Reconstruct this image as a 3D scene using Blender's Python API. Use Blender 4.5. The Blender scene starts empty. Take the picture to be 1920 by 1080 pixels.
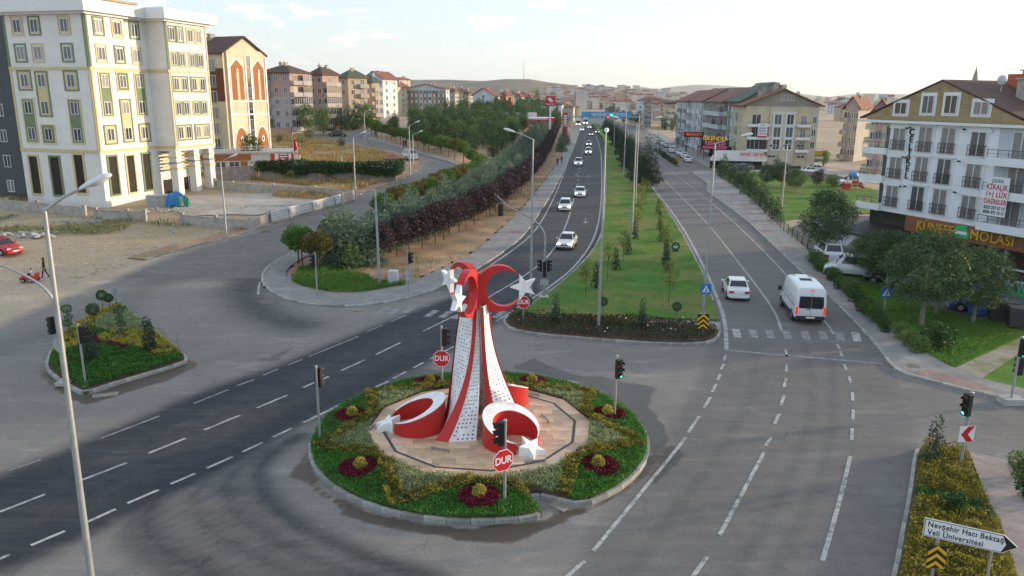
import bpy, math, random
import numpy as np
from mathutils import Vector, Matrix
SC = bpy.context.scene
COL = SC.collection
R = math.radians
random.seed(7); RNG = np.random.default_rng(7)

# ------------------------------------------------------------------ camera, sky, sun, exposure
F_PX, CAM_H, PITCH, ROLL = 1440.0, 14.7, math.atan(0.25), R(0.5)
cam_d = bpy.data.cameras.new('camera'); cam = bpy.data.objects.new('camera', cam_d); COL.objects.link(cam)
cam_d.sensor_width = 36.0; cam_d.lens = 36.0 * F_PX / 1920.0
cam_d.clip_start = 0.5; cam_d.clip_end = 40000
cam.matrix_world = Matrix.Translation((0, 0, CAM_H)) @ Matrix.Rotation(R(90) - PITCH, 4, 'X') @ Matrix.Rotation(ROLL, 4, 'Z')
SC.camera = cam
SUN_EL, SUN_AZ = R(8.0), R(72)          # azimuth clockwise from +Y (the view direction)
W = bpy.data.worlds.new('World'); SC.world = W; W.use_nodes = True
def build_world():
    nt = W.node_tree; nt.nodes.clear(); N = nt.nodes.new; L = nt.links.new
    out = N('ShaderNodeOutputWorld'); bg = N('ShaderNodeBackground'); L(bg.outputs[0], out.inputs[0])
    sky = N('ShaderNodeTexSky'); sky.sky_type = 'NISHITA'; sky.sun_disc = False
    sky.sun_elevation = SUN_EL; sky.sun_rotation = SUN_AZ; sky.altitude = 1200; sky.air_density = 1.0; sky.dust_density = 3.0; sky.ozone_density = 1.2
    tc = N('ShaderNodeTexCoord')
    # cumulus low on the horizon: noise over direction, flattened
    mp = N('ShaderNodeMapping'); mp.inputs['Scale'].default_value = (13, 13, 62); L(tc.outputs['Generated'], mp.inputs[0])
    nz = N('ShaderNodeTexNoise'); nz.inputs['Scale'].default_value = 1.0; nz.inputs['Detail'].default_value = 7; nz.inputs['Roughness'].default_value = .55; L(mp.outputs[0], nz.inputs[0])
    rp = N('ShaderNodeMapRange'); rp.inputs[1].default_value = .57; rp.inputs[2].default_value = .70; L(nz.outputs[0], rp.inputs[0])
    sp = N('ShaderNodeSeparateXYZ'); L(tc.outputs['Generated'], sp.inputs[0])
    # thin the clouds towards the horizon
    lo = N('ShaderNodeMapRange'); lo.inputs[1].default_value = .01; lo.inputs[2].default_value = .05; L(sp.outputs[2], lo.inputs[0])
    mu = N('ShaderNodeMath'); mu.operation = 'MULTIPLY'; L(rp.outputs[0], mu.inputs[0]); L(lo.outputs[0], mu.inputs[1])
    m2 = N('ShaderNodeMath'); m2.operation = 'MULTIPLY'; L(mu.outputs[0], m2.inputs[0]); m2.inputs[1].default_value = .8
    # pale veil mixed over the whole sky, added to brighten it evenly
    lift = N('ShaderNodeMix'); lift.data_type = 'RGBA'; lift.inputs[0].default_value = .55
    L(sky.outputs[0], lift.inputs[6]); lift.inputs[7].default_value = (3.3, 3.9, 4.5, 1)
    mx = N('ShaderNodeMix'); mx.data_type = 'RGBA'; L(m2.outputs[0], mx.inputs[0]); L(lift.outputs[2], mx.inputs[6])
    mx.inputs[7].default_value = (5.4, 4.6, 4.2, 1)
    L(mx.outputs[2], bg.inputs[0]); bg.inputs[1].default_value = 0.12
build_world()
sun_d = bpy.data.lights.new('sun', 'SUN'); sun = bpy.data.objects.new('sun', sun_d); COL.objects.link(sun)
sun_d.energy = 2.6; sun_d.angle = R(2.0); sun_d.color = (1.0, .78, .52)
sdir = Vector((math.sin(SUN_AZ) * math.cos(SUN_EL), math.cos(SUN_AZ) * math.cos(SUN_EL), math.sin(SUN_EL)))
sun.rotation_euler = sdir.to_track_quat('Z', 'Y').to_euler(); sun.location = sdir * 400
vs = SC.view_settings; vs.view_transform = 'Standard'; vs.look = 'None'; vs.gamma = 1; vs.use_curve_mapping = False; vs.exposure = 1.28
SC.cycles.use_denoising = True; SC.cycles.max_bounces = 5; SC.cycles.diffuse_bounces = 3; SC.cycles.glossy_bounces = 3
SC.cycles.transparent_max_bounces = 8; SC.cycles.volume_bounces = 1; SC.cycles.caustics_reflective = False; SC.cycles.caustics_refractive = False

# ------------------------------------------------------------------ terrain and pixel -> place helpers (1920x1080 photo pixels)
def sstep(a, b, x):
    t = np.clip((np.asarray(x, float) - a) / (b - a), 0, 1); return t * t * (3 - 2 * t)
_SY = np.array([-1e5, 60, 75, 92, 133, 217, 320, 700, 1e5]); _SZ = np.array([0, 0, .7, 1.8, 3.4, 5.3, 6.5, 8, 8])
_XY = np.array([-1e5, 60, 78, 100, 130, 200, 320, 450, 1e5]); _XX = np.array([-13, -13, -7.5, -2.6, 1., 8., 17.5, 27, 27])
def terrain(x, y):
    x = np.asarray(x, float); y = np.asarray(y, float)
    return np.interp(y, _SY, _SZ) * sstep(0, 13, np.interp(y, _XY, _XX) - x)
def tz(x, y): return float(terrain(x, y))
_FW = Vector((0, math.cos(PITCH), -math.sin(PITCH))); _UP = Vector((0, math.sin(PITCH), math.cos(PITCH)))
def ray(px, py):
    u, v = (px - 960) / F_PX, -(py - 540) / F_PX
    c, s = math.cos(ROLL), math.sin(ROLL); u, v = c * u - s * v, s * u + c * v
    return Vector((u, 0, 0)) + _FW + _UP * v
def G(px, py, h=0.0):
    """the place on the terrain (h above it) that the photograph shows at a pixel"""
    r = ray(px, py); z = 0.0
    for _ in range(40):
        t = (z + h - CAM_H) / r.z; x, y = r.x * t, r.y * t
        z = .5 * z + .5 * tz(x, y)
    return (x, y)
def G0(px, py, z=0.0):
    r = ray(px, py); t = (z - CAM_H) / r.z; return (r.x * t, r.y * t)
def ztop(xy, py):
    """height whose picture row is py over the place xy"""
    lo, hi = -20., 80.
    for _ in range(40):
        m = (lo + hi) / 2
        d = Vector((xy[0], xy[1], m - CAM_H)); dep = d.dot(_FW); u, v = d.x / dep, d.dot(_UP) / dep
        v = -math.sin(ROLL) * u + math.cos(ROLL) * v
        if 540 - F_PX * v > py: lo = m
        else: hi = m
    return lo
def P(*pts): return [G(*p) for p in pts]
def resample(pts, step):
    pts = [np.array(p[:2], float) for p in pts]; out = [pts[0]]
    for a, b in zip(pts, pts[1:]):
        n = max(1, int(np.linalg.norm(b - a) / step))
        out += [a + (b - a) * (k + 1) / n for k in range(n)]
    return np.array(out)
def smooth_line(pts, it=2):
    pts = [np.array(p, float) for p in pts]
    for _ in range(it):
        o = [pts[0]]
        for a, b in zip(pts, pts[1:]): o += [a * .75 + b * .25, a * .25 + b * .75]
        pts = o + [pts[-1]]
    return np.array(pts)
def line_dist(px, py, line):
    """distance of many points to a polyline, and the side (+ left of its direction)"""
    best = np.full(px.shape, 1e9); side = np.zeros(px.shape)
    for a, b in zip(line, line[1:]):
        dx, dy = b[0] - a[0], b[1] - a[1]; l2 = dx * dx + dy * dy + 1e-9
        t = np.clip(((px - a[0]) * dx + (py - a[1]) * dy) / l2, 0, 1)
        ex, ey = px - a[0] - t * dx, py - a[1] - t * dy; d = np.hypot(ex, ey)
        s = np.sign(dx * (py - a[1]) - dy * (px - a[0])); m = d < best
        best = np.where(m, d, best); side = np.where(m, s, side)
    return best, side
def in_poly(px, py, poly):
    r = np.zeros(np.shape(px), bool); n = len(poly)
    for i in range(n):
        x1, y1 = poly[i][:2]; x2, y2 = poly[(i + 1) % n][:2]
        c = ((y1 > py) != (y2 > py)) & (px < (x2 - x1) * (py - y1) / (y2 - y1 + 1e-12) + x1); r ^= c
    return r

# ------------------------------------------------------------------ materials
MAT = {}
def nodes_of(name):
    m = bpy.data.materials.new(name); m.use_nodes = True; nt = m.node_tree
    return m, nt, nt.nodes['Principled BSDF']
def lin(c):
    return tuple(((v / 255.) / 12.92 if v / 255. <= .04045 else ((v / 255. + .055) / 1.055) ** 2.4) for v in c)
def pm(name, col, rough=.75, var=.15, scale=3.0, bump=0.0, bscale=None, metal=0.0, emit=None, spec=.4, rnd=0.0, detail=5, stretch=None, coat=0):
    """a plain procedural surface: base colour broken by noise, fine relief"""
    if name in MAT: return MAT[name]
    m, nt, b = nodes_of(name); N = nt.nodes.new; L = nt.links.new
    tc = N('ShaderNodeTexCoord'); src = tc.outputs['Object']
    if stretch:
        mp = N('ShaderNodeMapping'); mp.inputs['Scale'].default_value = stretch; L(src, mp.inputs[0]); src = mp.outputs[0]
    nz = N('ShaderNodeTexNoise'); nz.inputs['Scale'].default_value = scale; nz.inputs['Detail'].default_value = detail; nz.inputs['Roughness'].default_value = .62; L(src, nz.inputs[0])
    mr = N('ShaderNodeMapRange'); mr.inputs[1].default_value = .3; mr.inputs[2].default_value = .7; mr.inputs[3].default_value = 1 - var; mr.inputs[4].default_value = 1 + var; L(nz.outputs[0], mr.inputs[0])
    val = mr.outputs[0]
    if rnd:
        oi = N('ShaderNodeObjectInfo'); r2 = N('ShaderNodeMapRange'); r2.inputs[3].default_value = 1 - rnd; r2.inputs[4].default_value = 1 + rnd; L(oi.outputs['Random'], r2.inputs[0])
        mm = N('ShaderNodeMath'); mm.operation = 'MULTIPLY'; L(val, mm.inputs[0]); L(r2.outputs[0], mm.inputs[1]); val = mm.outputs[0]
    vm = N('ShaderNodeVectorMath'); vm.operation = 'SCALE'; vm.inputs[0].default_value = col[:3]; L(val, vm.inputs['Scale'])
    L(vm.outputs[0], b.inputs['Base Color'])
    b.inputs['Roughness'].default_value = rough; b.inputs['Metallic'].default_value = metal
    b.inputs['Specular IOR Level'].default_value = spec; b.inputs['Coat Weight'].default_value = coat
    if bump:
        n2 = N('ShaderNodeTexNoise'); n2.inputs['Scale'].default_value = bscale or scale * 6; n2.inputs['Detail'].default_value = 4; L(src, n2.inputs[0])
        bp = N('ShaderNodeBump'); bp.inputs['Strength'].default_value = bump; bp.inputs['Distance'].default_value = .05; L(n2.outputs[0], bp.inputs['Height']); L(bp.outputs[0], b.inputs['Normal'])
    if emit:
        b.inputs['Emission Color'].default_value = (*emit[:3], 1); b.inputs['Emission Strength'].default_value = emit[3]
    MAT[name] = m; return m
def leafmat(name, dark, light, rough=.6, trans=.25):
    """foliage: the per-face attribute 'rnd' picks between two leaf colours"""
    if name in MAT: return MAT[name]
    m, nt, b = nodes_of(name); N = nt.nodes.new; L = nt.links.new
    at = N('ShaderNodeAttribute'); at.attribute_name = 'rnd'
    mx = N('ShaderNodeMix'); mx.data_type = 'RGBA'; L(at.outputs['Fac'], mx.inputs[0]); mx.inputs[6].default_value = (*(v * 1.35 for v in dark), 1); mx.inputs[7].default_value = (*(v * 1.5 for v in light), 1)
    oi = N('ShaderNodeObjectInfo'); mr = N('ShaderNodeMapRange'); mr.inputs[3].default_value = .8; mr.inputs[4].default_value = 1.2; L(oi.outputs['Random'], mr.inputs[0])
    vm = N('ShaderNodeVectorMath'); vm.operation = 'SCALE'; L(mx.outputs[2], vm.inputs[0]); L(mr.outputs[0], vm.inputs['Scale'])
    L(vm.outputs[0], b.inputs['Base Color']); b.inputs['Roughness'].default_value = rough; b.inputs['Specular IOR Level'].default_value = .25
    tr = N('ShaderNodeBsdfTranslucent'); L(vm.outputs[0], tr.inputs[0]); ms = N('ShaderNodeMixShader'); ms.inputs[0].default_value = trans
    L(b.outputs[0], ms.inputs[1]); L(tr.outputs[0], ms.inputs[2]); L(ms.outputs[0], nt.nodes['Material Output'].inputs[0])
    MAT[name] = m; return m

# ------------------------------------------------------------------ mesh and object helpers
class MB:
    def __init__(s): s.v = []; s.f = []; s.m = []
    def add(s, vs, fs, mi=0):
        k = len(s.v); s.v += [tuple(v) for v in vs]; s.f += [tuple(i + k for i in f) for f in fs]; s.m += [mi] * len(fs); return s
    def box(s, x0, x1, y0, y1, z0, z1, mi=0):
        return s.add([(x0, y0, z0), (x1, y0, z0), (x1, y1, z0), (x0, y1, z0), (x0, y0, z1), (x1, y0, z1), (x1, y1, z1), (x0, y1, z1)],
                     [(3, 2, 1, 0), (4, 5, 6, 7), (0, 1, 5, 4), (1, 2, 6, 5), (2, 3, 7, 6), (3, 0, 4, 7)], mi)
    def bbox(s, x0, x1, y0, y1, z0, z1, b=.02, mi=0):
        """box with chamfered upper edges"""
        s.box(x0, x1, y0, y1, z0, z1 - b, mi)
        v = [(x0, y0, z1 - b), (x1, y0, z1 - b), (x1, y1, z1 - b), (x0, y1, z1 - b), (x0 + b, y0 + b, z1), (x1 - b, y0 + b, z1), (x1 - b, y1 - b, z1), (x0 + b, y1 - b, z1)]
        return s.add(v, [(4, 5, 6, 7), (0, 1, 5, 4), (1, 2, 6, 5), (2, 3, 7, 6), (3, 0, 4, 7)], mi)
    def prism(s, poly, z0, z1, mi=0, axis='z', inset=0):
        """polygon swept along an axis: 'z' (x,y), 'y' (x,z), 'x' (y,z)"""
        n = len(poly); f = {'z': lambda p, h: (p[0], p[1], h), 'y': lambda p, h: (p[0], h, p[1]), 'x': lambda p, h: (h, p[0], p[1])}[axis]
        a = sum(poly[i][0] * poly[(i + 1) % n][1] - poly[(i + 1) % n][0] * poly[i][1] for i in range(n))
        if (a < 0) != (axis == 'y'): poly = poly[::-1]
        vs = [f(p, z0) for p in poly] + [f(p, z1) for p in poly]
        fs = [tuple(range(n))[::-1], tuple(range(n, 2 * n))] + [(i, (i + 1) % n, (i + 1) % n + n, i + n) for i in range(n)]
        return s.add(vs, fs, mi)
    def tube(s, pts, rad, n=8, mi=0, cap=True):
        pts = [Vector(p) for p in pts]; rad = rad if isinstance(rad, (list, tuple)) else [rad] * len(pts)
        k0 = len(s.v); prev = None
        for i, p in enumerate(pts):
            d = (pts[min(i + 1, len(pts) - 1)] - pts[max(i - 1, 0)]).normalized()
            a = Vector((0, 0, 1)) if abs(d.z) < .9 else Vector((1, 0, 0))
            if prev is None: x = d.cross(a).normalized()
            else: x = (prev - d * prev.dot(d)).normalized()
            prev = x; y = d.cross(x)
            s.v += [tuple(p + (x * math.cos(2 * math.pi * j / n) + y * math.sin(2 * math.pi * j / n)) * rad[i]) for j in range(n)]
        nf = 0
        for i in range(len(pts) - 1):
            for j in range(n):
                a, b = k0 + i * n + j, k0 + i * n + (j + 1) % n; s.f.append((a, b, b + n, a + n)); nf += 1
        if cap: s.f += [tuple(range(k0, k0 + n))[::-1], tuple(range(k0 + (len(pts) - 1) * n, k0 + len(pts) * n))]; nf += 2
        s.m += [mi] * nf; return s
    def lathe(s, prof, n=12, c=(0, 0, 0), mi=0):
        return s.tube([(c[0], c[1], c[2] + z) for r, z in prof], [max(r, 1e-4) for r, z in prof], n, mi)
    def ball(s, c, r, n=10, m=6, sq=(1, 1, 1), mi=0):
        k0 = len(s.v); nf = 0
        for i in range(m + 1):
            t = math.pi * i / m
            s.v += [(c[0] + r * sq[0] * math.sin(t) * math.cos(2 * math.pi * j / n), c[1] + r * sq[1] * math.sin(t) * math.sin(2 * math.pi * j / n), c[2] + r * sq[2] * math.cos(t)) for j in range(n)]
        for i in range(m):
            for j in range(n):
                a, b = k0 + i * n + j, k0 + i * n + (j + 1) % n; s.f.append((a, a + n, b + n, b)); nf += 1
        s.m += [mi] * nf; return s
    def mesh(s, name, mats, smooth=False):
        me = bpy.data.meshes.new(name); me.from_pydata(s.v, [], s.f)
        mats = mats if isinstance(mats, (list, tuple)) else [mats]
        for m in mats: me.materials.append(m)
        if len(mats) > 1: me.polygons.foreach_set('material_index', s.m)
        if smooth:
            me.polygons.foreach_set('use_smooth', [True] * len(s.f)); me.set_sharp_from_angle(angle=R(40))
        return me
    def build(s, name, mats, parent=None, smooth=False): return obj(name, s.mesh(name, mats, smooth), parent)
def obj(name, me, parent=None, loc=None, rz=None, rot=None, scale=None):
    o = bpy.data.objects.new(name, me); COL.objects.link(o)
    if parent: o.parent = parent
    if loc: o.location = loc
    if rz is not None: o.rotation_euler = (0, 0, rz)
    if rot: o.rotation_euler = rot
    if scale: o.scale = scale if isinstance(scale, (tuple, list)) else (scale,) * 3
    return o
def tag(o, label=None, cat=None, group=None, kind=None):
    if label: o['label'] = label
    if cat: o['category'] = cat
    if group: o['group'] = group
    if kind: o['kind'] = kind
    return o
def thing(name, label, cat, loc=(0, 0, 0), rz=0, group=None):
    o = obj(name, None, None, loc, rz); o.empty_display_size = .3; return tag(o, label, cat, group)
_kids = {}
def copy_tree(o, parent=None, kids=None):
    c = o.copy(); COL.objects.link(c); c.parent = parent
    for ch in (kids or o.children): copy_tree(ch, c)
    return c
def npmesh(name, V, Fq, mats, rnd=None, smooth=False):
    """fast mesh from arrays: V (n,3), Fq (m,3 or 4)"""
    V = np.asarray(V, np.float32); Fq = np.asarray(Fq, np.int32); me = bpy.data.meshes.new(name); k = Fq.shape[1]
    me.vertices.add(len(V)); me.vertices.foreach_set('co', V.ravel())
    me.loops.add(Fq.size); me.loops.foreach_set('vertex_index', Fq.ravel())
    me.polygons.add(len(Fq)); me.polygons.foreach_set('loop_start', np.arange(0, Fq.size, k, dtype=np.int32))
    if smooth: me.polygons.foreach_set('use_smooth', np.ones(len(Fq), bool))
    me.update(calc_edges=True)
    for m in (mats if isinstance(mats, (list, tuple)) else [mats]): me.materials.append(m)
    if rnd is not None:
        a = me.attributes.new('rnd', 'FLOAT', 'FACE'); a.data.foreach_set('value', np.asarray(rnd, np.float32))
    return me
def struct(name, me, parent=None):
    o = obj(name, me, parent)
    if parent is None: o['kind'] = 'structure'
    return o
FONT_CACHE = {}
def text_mesh(txt, size, depth=.01, bold=0.0, sx=1.0, mat=None, space=1.0, align='CENTER'):
    """lettering as a mesh lying in x (reading) / z (up), facing -y"""
    cu = bpy.data.curves.new('lettering', 'FONT'); cu.body = txt; cu.size = size; cu.extrude = depth; cu.offset = bold
    cu.align_x = align; cu.align_y = 'CENTER'; cu.resolution_u = 3; cu.space_character = space
    o = bpy.data.objects.new('lettering', cu); COL.objects.link(o)
    dg = bpy.context.evaluated_depsgraph_get(); me = bpy.data.meshes.new_from_object(o.evaluated_get(dg))
    bpy.data.objects.remove(o); bpy.data.curves.remove(cu)
    me.transform(Matrix.Rotation(R(90), 4, 'X') @ Matrix.Diagonal((sx, 1, 1, 1)))
    me.materials.clear()
    if mat: me.materials.append(mat)
    me.name = 'lettering'; return me
# ------------------------------------------------------------------ ground materials
def asphalt_mat():
    m, nt, b = nodes_of('asphalt'); N = nt.nodes.new; L = nt.links.new
    def math_(op, a, c=None, clamp=False):
        n = N('ShaderNodeMath'); n.operation = op; n.use_clamp = clamp
        for i, s in enumerate((a, c)):
            if s is None: continue
            if isinstance(s, (int, float)): n.inputs[i].default_value = s
            else: L(s, n.inputs[i])
        return n.outputs[0]
    tc = N('ShaderNodeTexCoord')
    def noise(sc, det=5, st=None, rough=.6):
        n = N('ShaderNodeTexNoise'); n.inputs['Scale'].default_value = sc; n.inputs['Detail'].default_value = det; n.inputs['Roughness'].default_value = rough
        if st:
            mp = N('ShaderNodeMapping'); mp.inputs['Scale'].default_value = st; mp.inputs['Rotation'].default_value = (0, 0, R(-38)); L(tc.outputs['Object'], mp.inputs[0]); L(mp.outputs[0], n.inputs[0])
        else: L(tc.outputs['Object'], n.inputs[0])
        return n.outputs[0]
    def attr(a):
        n = N('ShaderNodeAttribute'); n.attribute_name = a; return n.outputs['Fac']
    big, mid, fine, streak = noise(.22, 6), noise(1.3, 6), noise(30, 3), noise(.9, 5, (.35, 3.2, 1))
    edge = math_('MULTIPLY', math_('SUBTRACT', mid, .5), .55)
    tone = math_('ADD', attr('tone'), math_('MULTIPLY', edge, .45), True)
    tone = math_('ADD', tone, math_('MULTIPLY', math_('SUBTRACT', streak, .5), .26), True)
    wet = N('ShaderNodeMapRange'); wet.inputs[1].default_value = .42; wet.inputs[2].default_value = .58; L(math_('ADD', attr('wet'), edge), wet.inputs[0]); wet = wet.outputs[0]
    dust = N('ShaderNodeMapRange'); dust.inputs[1].default_value = .3; dust.inputs[2].default_value = .8; L(math_('ADD', attr('dust'), math_('MULTIPLY', edge, 1.2)), dust.inputs[0]); dust = dust.outputs[0]
    def mix(f, a, c):
        n = N('ShaderNodeMix'); n.data_type = 'RGBA'; L(f, n.inputs[0])
        for i, s in ((6, a), (7, c)):
            if isinstance(s, tuple): n.inputs[i].default_value = (*s, 1)
            else: L(s, n.inputs[i])
        return n.outputs[2]
    c = mix(tone, (.33, .298, .272), (.026, .031, .039))
    c = mix(math_('MULTIPLY', wet, attr('mud')), c, (.17, .12, .075))
    c = mix(dust, c, (.43, .34, .245))
    sc = math_('ADD', math_('ADD', math_('MULTIPLY', math_('SUBTRACT', fine, .5), .5), math_('MULTIPLY', math_('SUBTRACT', noise(9, 4, None, .7), .5), .7)), math_('ADD', 1.0, math_('MULTIPLY', math_('SUBTRACT', big, .5), .5)))
    wd = math_('SUBTRACT', 1.0, math_('MULTIPLY', wet, .62)); sc = math_('MULTIPLY', sc, wd)
    sp = N('ShaderNodeMapRange'); sp.inputs[1].default_value = .62; sp.inputs[2].default_value = .72; sp.inputs[3].default_value = 1; sp.inputs[4].default_value = .72; L(noise(2.1, 7, None, .7), sp.inputs[0]); sc = math_('MULTIPLY', sc, sp.outputs[0])
    pl = N('ShaderNodeMapRange'); pl.inputs[1].default_value = .55; pl.inputs[2].default_value = .75; pl.inputs[3].default_value = 1; pl.inputs[4].default_value = 1.45; L(noise(.45, 8, (.5, 1.6, 1), .68), pl.inputs[0]); sc = math_('MULTIPLY', sc, pl.outputs[0])
    vo = N('ShaderNodeTexVoronoi'); vo.feature = 'DISTANCE_TO_EDGE'; vo.inputs['Scale'].default_value = .16; va = N('ShaderNodeVectorMath'); va.operation = 'ADD'; nv = N('ShaderNodeTexNoise'); nv.inputs['Scale'].default_value = .8; L(tc.outputs['Object'], nv.inputs[0]); L(tc.outputs['Object'], va.inputs[0]); L(nv.outputs['Color'], va.inputs[1]); L(va.outputs[0], vo.inputs[0])
    ck = N('ShaderNodeMapRange'); ck.inputs[1].default_value = .0012; ck.inputs[2].default_value = .005; ck.inputs[3].default_value = .45; ck.inputs[4].default_value = 0; L(vo.outputs[0], ck.inputs[0]); cm = N('ShaderNodeMapRange'); cm.inputs[1].default_value = .5; cm.inputs[2].default_value = .66; L(noise(.17, 3), cm.inputs[0]); sc = math_('MULTIPLY', sc, math_('SUBTRACT', 1.0, math_('MULTIPLY', ck.outputs[0], cm.outputs[0])))
    vm = N('ShaderNodeVectorMath'); vm.operation = 'SCALE'; L(c, vm.inputs[0]); L(sc, vm.inputs['Scale']); L(vm.outputs[0], b.inputs['Base Color'])
    L(math_('SUBTRACT', .82, math_('MULTIPLY', wet, .36)), b.inputs['Roughness']); b.inputs['Specular IOR Level'].default_value = .35
    bp = N('ShaderNodeBump'); bp.inputs['Strength'].default_value = .25; bp.inputs['Distance'].default_value = .01; L(fine, bp.inputs['Height']); L(bp.outputs[0], b.inputs['Normal'])
    return m
M_ASPH = asphalt_mat()
def two_tone(name, c1, c2, scale, rough=.9, lo=.4, hi=.6, c3=None, s3=.05, bump=.4, bs=20, detail=8):
    m, nt, b = nodes_of(name); N = nt.nodes.new; L = nt.links.new; tc = N('ShaderNodeTexCoord')
    def nz(s, d=detail):
        n = N('ShaderNodeTexNoise'); n.inputs['Scale'].default_value = s; n.inputs['Detail'].default_value = d; n.inputs['Roughness'].default_value = .65; L(tc.outputs['Object'], n.inputs[0]); return n.outputs[0]
    def mix(f, a, c, l, h):
        r = N('ShaderNodeMapRange'); r.inputs[1].default_value = l; r.inputs[2].default_value = h; L(f, r.inputs[0])
        n = N('ShaderNodeMix'); n.data_type = 'RGBA'; L(r.outputs[0], n.inputs[0])
        for i, s in ((6, a), (7, c)):
            if isinstance(s, tuple): n.inputs[i].default_value = (*s, 1)
            else: L(s, n.inputs[i])
        return n.outputs[2]
    c = mix(nz(scale), c1, c2, lo, hi)
    if c3: c = mix(nz(s3), c, c3, .45, .62)
    f = nz(bs, 4); r = N('ShaderNodeMapRange'); r.inputs[3].default_value = .6; r.inputs[4].default_value = 1.4; L(f, r.inputs[0])
    vm = N('ShaderNodeVectorMath'); vm.operation = 'SCALE'; L(c, vm.inputs[0]); L(r.outputs[0], vm.inputs['Scale']); L(vm.outputs[0], b.inputs['Base Color'])
    b.inputs['Roughness'].default_value = rough; b.inputs['Specular IOR Level'].default_value = .15
    bp = N('ShaderNodeBump'); bp.inputs['Strength'].default_value = bump; bp.inputs['Distance'].default_value = .06; L(f, bp.inputs['Height']); L(bp.outputs[0], b.inputs['Normal'])
    MAT[name] = m; return m
def paver_mat(name, c1, c2, sx, sy, mortar=.02, rot=0):
    m, nt, b = nodes_of(name); N = nt.nodes.new; L = nt.links.new; tc = N('ShaderNodeTexCoord')
    mp = N('ShaderNodeMapping'); mp.inputs['Rotation'].default_value = (0, 0, rot); L(tc.outputs['Object'], mp.inputs[0])
    br = N('ShaderNodeTexBrick'); L(mp.outputs[0], br.inputs[0]); br.inputs['Color1'].default_value = (*c1, 1); br.inputs['Color2'].default_value = (*c2, 1)
    br.inputs['Mortar'].default_value = tuple(v * .45 for v in c1) + (1,); br.inputs['Scale'].default_value = 1; br.inputs['Mortar Size'].default_value = mortar * sy; br.inputs['Brick Width'].default_value = sx; br.inputs['Row Height'].default_value = sy
    nz = N('ShaderNodeTexNoise'); nz.inputs['Scale'].default_value = .6; nz.inputs['Detail'].default_value = 8; nz.inputs['Roughness'].default_value = .7; L(tc.outputs['Object'], nz.inputs[0])
    r = N('ShaderNodeMapRange'); r.inputs[1].default_value = .3; r.inputs[2].default_value = .7; r.inputs[3].default_value = .72; r.inputs[4].default_value = 1.22; L(nz.outputs[0], r.inputs[0])
    vm = N('ShaderNodeVectorMath'); vm.operation = 'SCALE'; L(br.outputs[0], vm.inputs[0]); L(r.outputs[0], vm.inputs['Scale']); L(vm.outputs[0], b.inputs['Base Color']); b.inputs['Roughness'].default_value = .85
    bp = N('ShaderNodeBump'); bp.inputs['Strength'].default_value = .4; bp.inputs['Distance'].default_value = .01; bp.invert = True; L(br.outputs['Fac'], bp.inputs['Height']); L(bp.outputs[0], b.inputs['Normal'])
    MAT[name] = m; return m
M_GROUND = two_tone('ground_earth', (.42, .32, .23), (.50, .40, .30), .12, c3=(.36, .28, .17), s3=.03, bump=.6, bs=3)
M_DIRT = two_tone('reddish_dirt', (.34, .20, .125), (.42, .29, .19), .35, c3=(.30, .22, .13), s3=.12, bump=.8, bs=4)
M_LAWN = two_tone('lawn', (.060, .150, .022), (.095, .205, .030), .35, c3=(.20, .20, .065), s3=.16, bump=1.0, bs=14)
M_DRY = two_tone('dry_grass_ground', (.34, .22, .09), (.42, .30, .15), .3, c3=(.20, .19, .08), s3=.1, bump=1.0, bs=5)
M_LOT = two_tone('concrete_rubble', (.42, .37, .32), (.52, .47, .42), .5, c3=(.38, .31, .24), s3=.15, bump=.7, bs=5)
M_PAVE = paver_mat('grey_pavers', (.235, .225, .22), (.285, .27, .26), .4, .2)
M_PAVER = paver_mat('red_pavers', (.26, .17, .15), (.31, .21, .185), .4, .2, rot=.5)
M_KERB = pm('kerb_concrete', (.34, .335, .315), .9, .38, 2.5, .6, 30, rnd=.24)
M_SOIL = pm('planting_soil', (.11, .07, .045), .95, .3, 4, .8)
M_PAINT = two_tone('road_paint', (.40, .39, .375), (.52, .51, .49), 3, lo=.3, hi=.7, c3=(.20, .20, .20), s3=2.6, bump=.1)
M_WORN = two_tone('worn_road_paint', (.16, .16, .165), (.36, .355, .35), 2.2, lo=.35, hi=.65, bump=.1)
M_CONC = pm('plain_concrete', (.42, .41, .39), .9, .18, 1.2, .4, 25)

# ------------------------------------------------------------------ the ground to the horizon
def axis(lo, hi, a, b, st, gr=1.25):
    c = list(np.arange(a, b + .1, st)); s = st
    while c[-1] < hi: s *= gr; c.append(c[-1] + s)
    s = st
    while c[0] > lo: s *= gr; c.insert(0, c[0] - s)
    return np.array(c)
def grid_mesh(name, xs, ys, zf, mat, keep=None, attrs=None):
    X, Y = np.meshgrid(xs, ys); nx, ny = len(xs), len(ys)
    V = np.stack([X.ravel(), Y.ravel(), zf(X, Y).ravel()], 1)
    i = np.arange(nx * ny).reshape(ny, nx); Fq = np.stack([i[:-1, :-1], i[:-1, 1:], i[1:, 1:], i[1:, :-1]], -1).reshape(-1, 4)
    if keep is not None:
        cx = V[Fq].mean(1); Fq = Fq[keep(cx[:, 0], cx[:, 1])]
    me = npmesh(name, V, Fq, mat, smooth=True)
    for k, a in (attrs(V[:, 0], V[:, 1]) if attrs else {}).items():
        at = me.attributes.new(k, 'FLOAT', 'POINT'); at.data.foreach_set('value', a.astype(np.float32))
    return me
struct('ground', grid_mesh('ground', axis(-9000, 9000, -110, 110, 3), axis(-300, 14000, 15, 330, 3), lambda x, y: terrain(x, y) - .06, M_GROUND))

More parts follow.
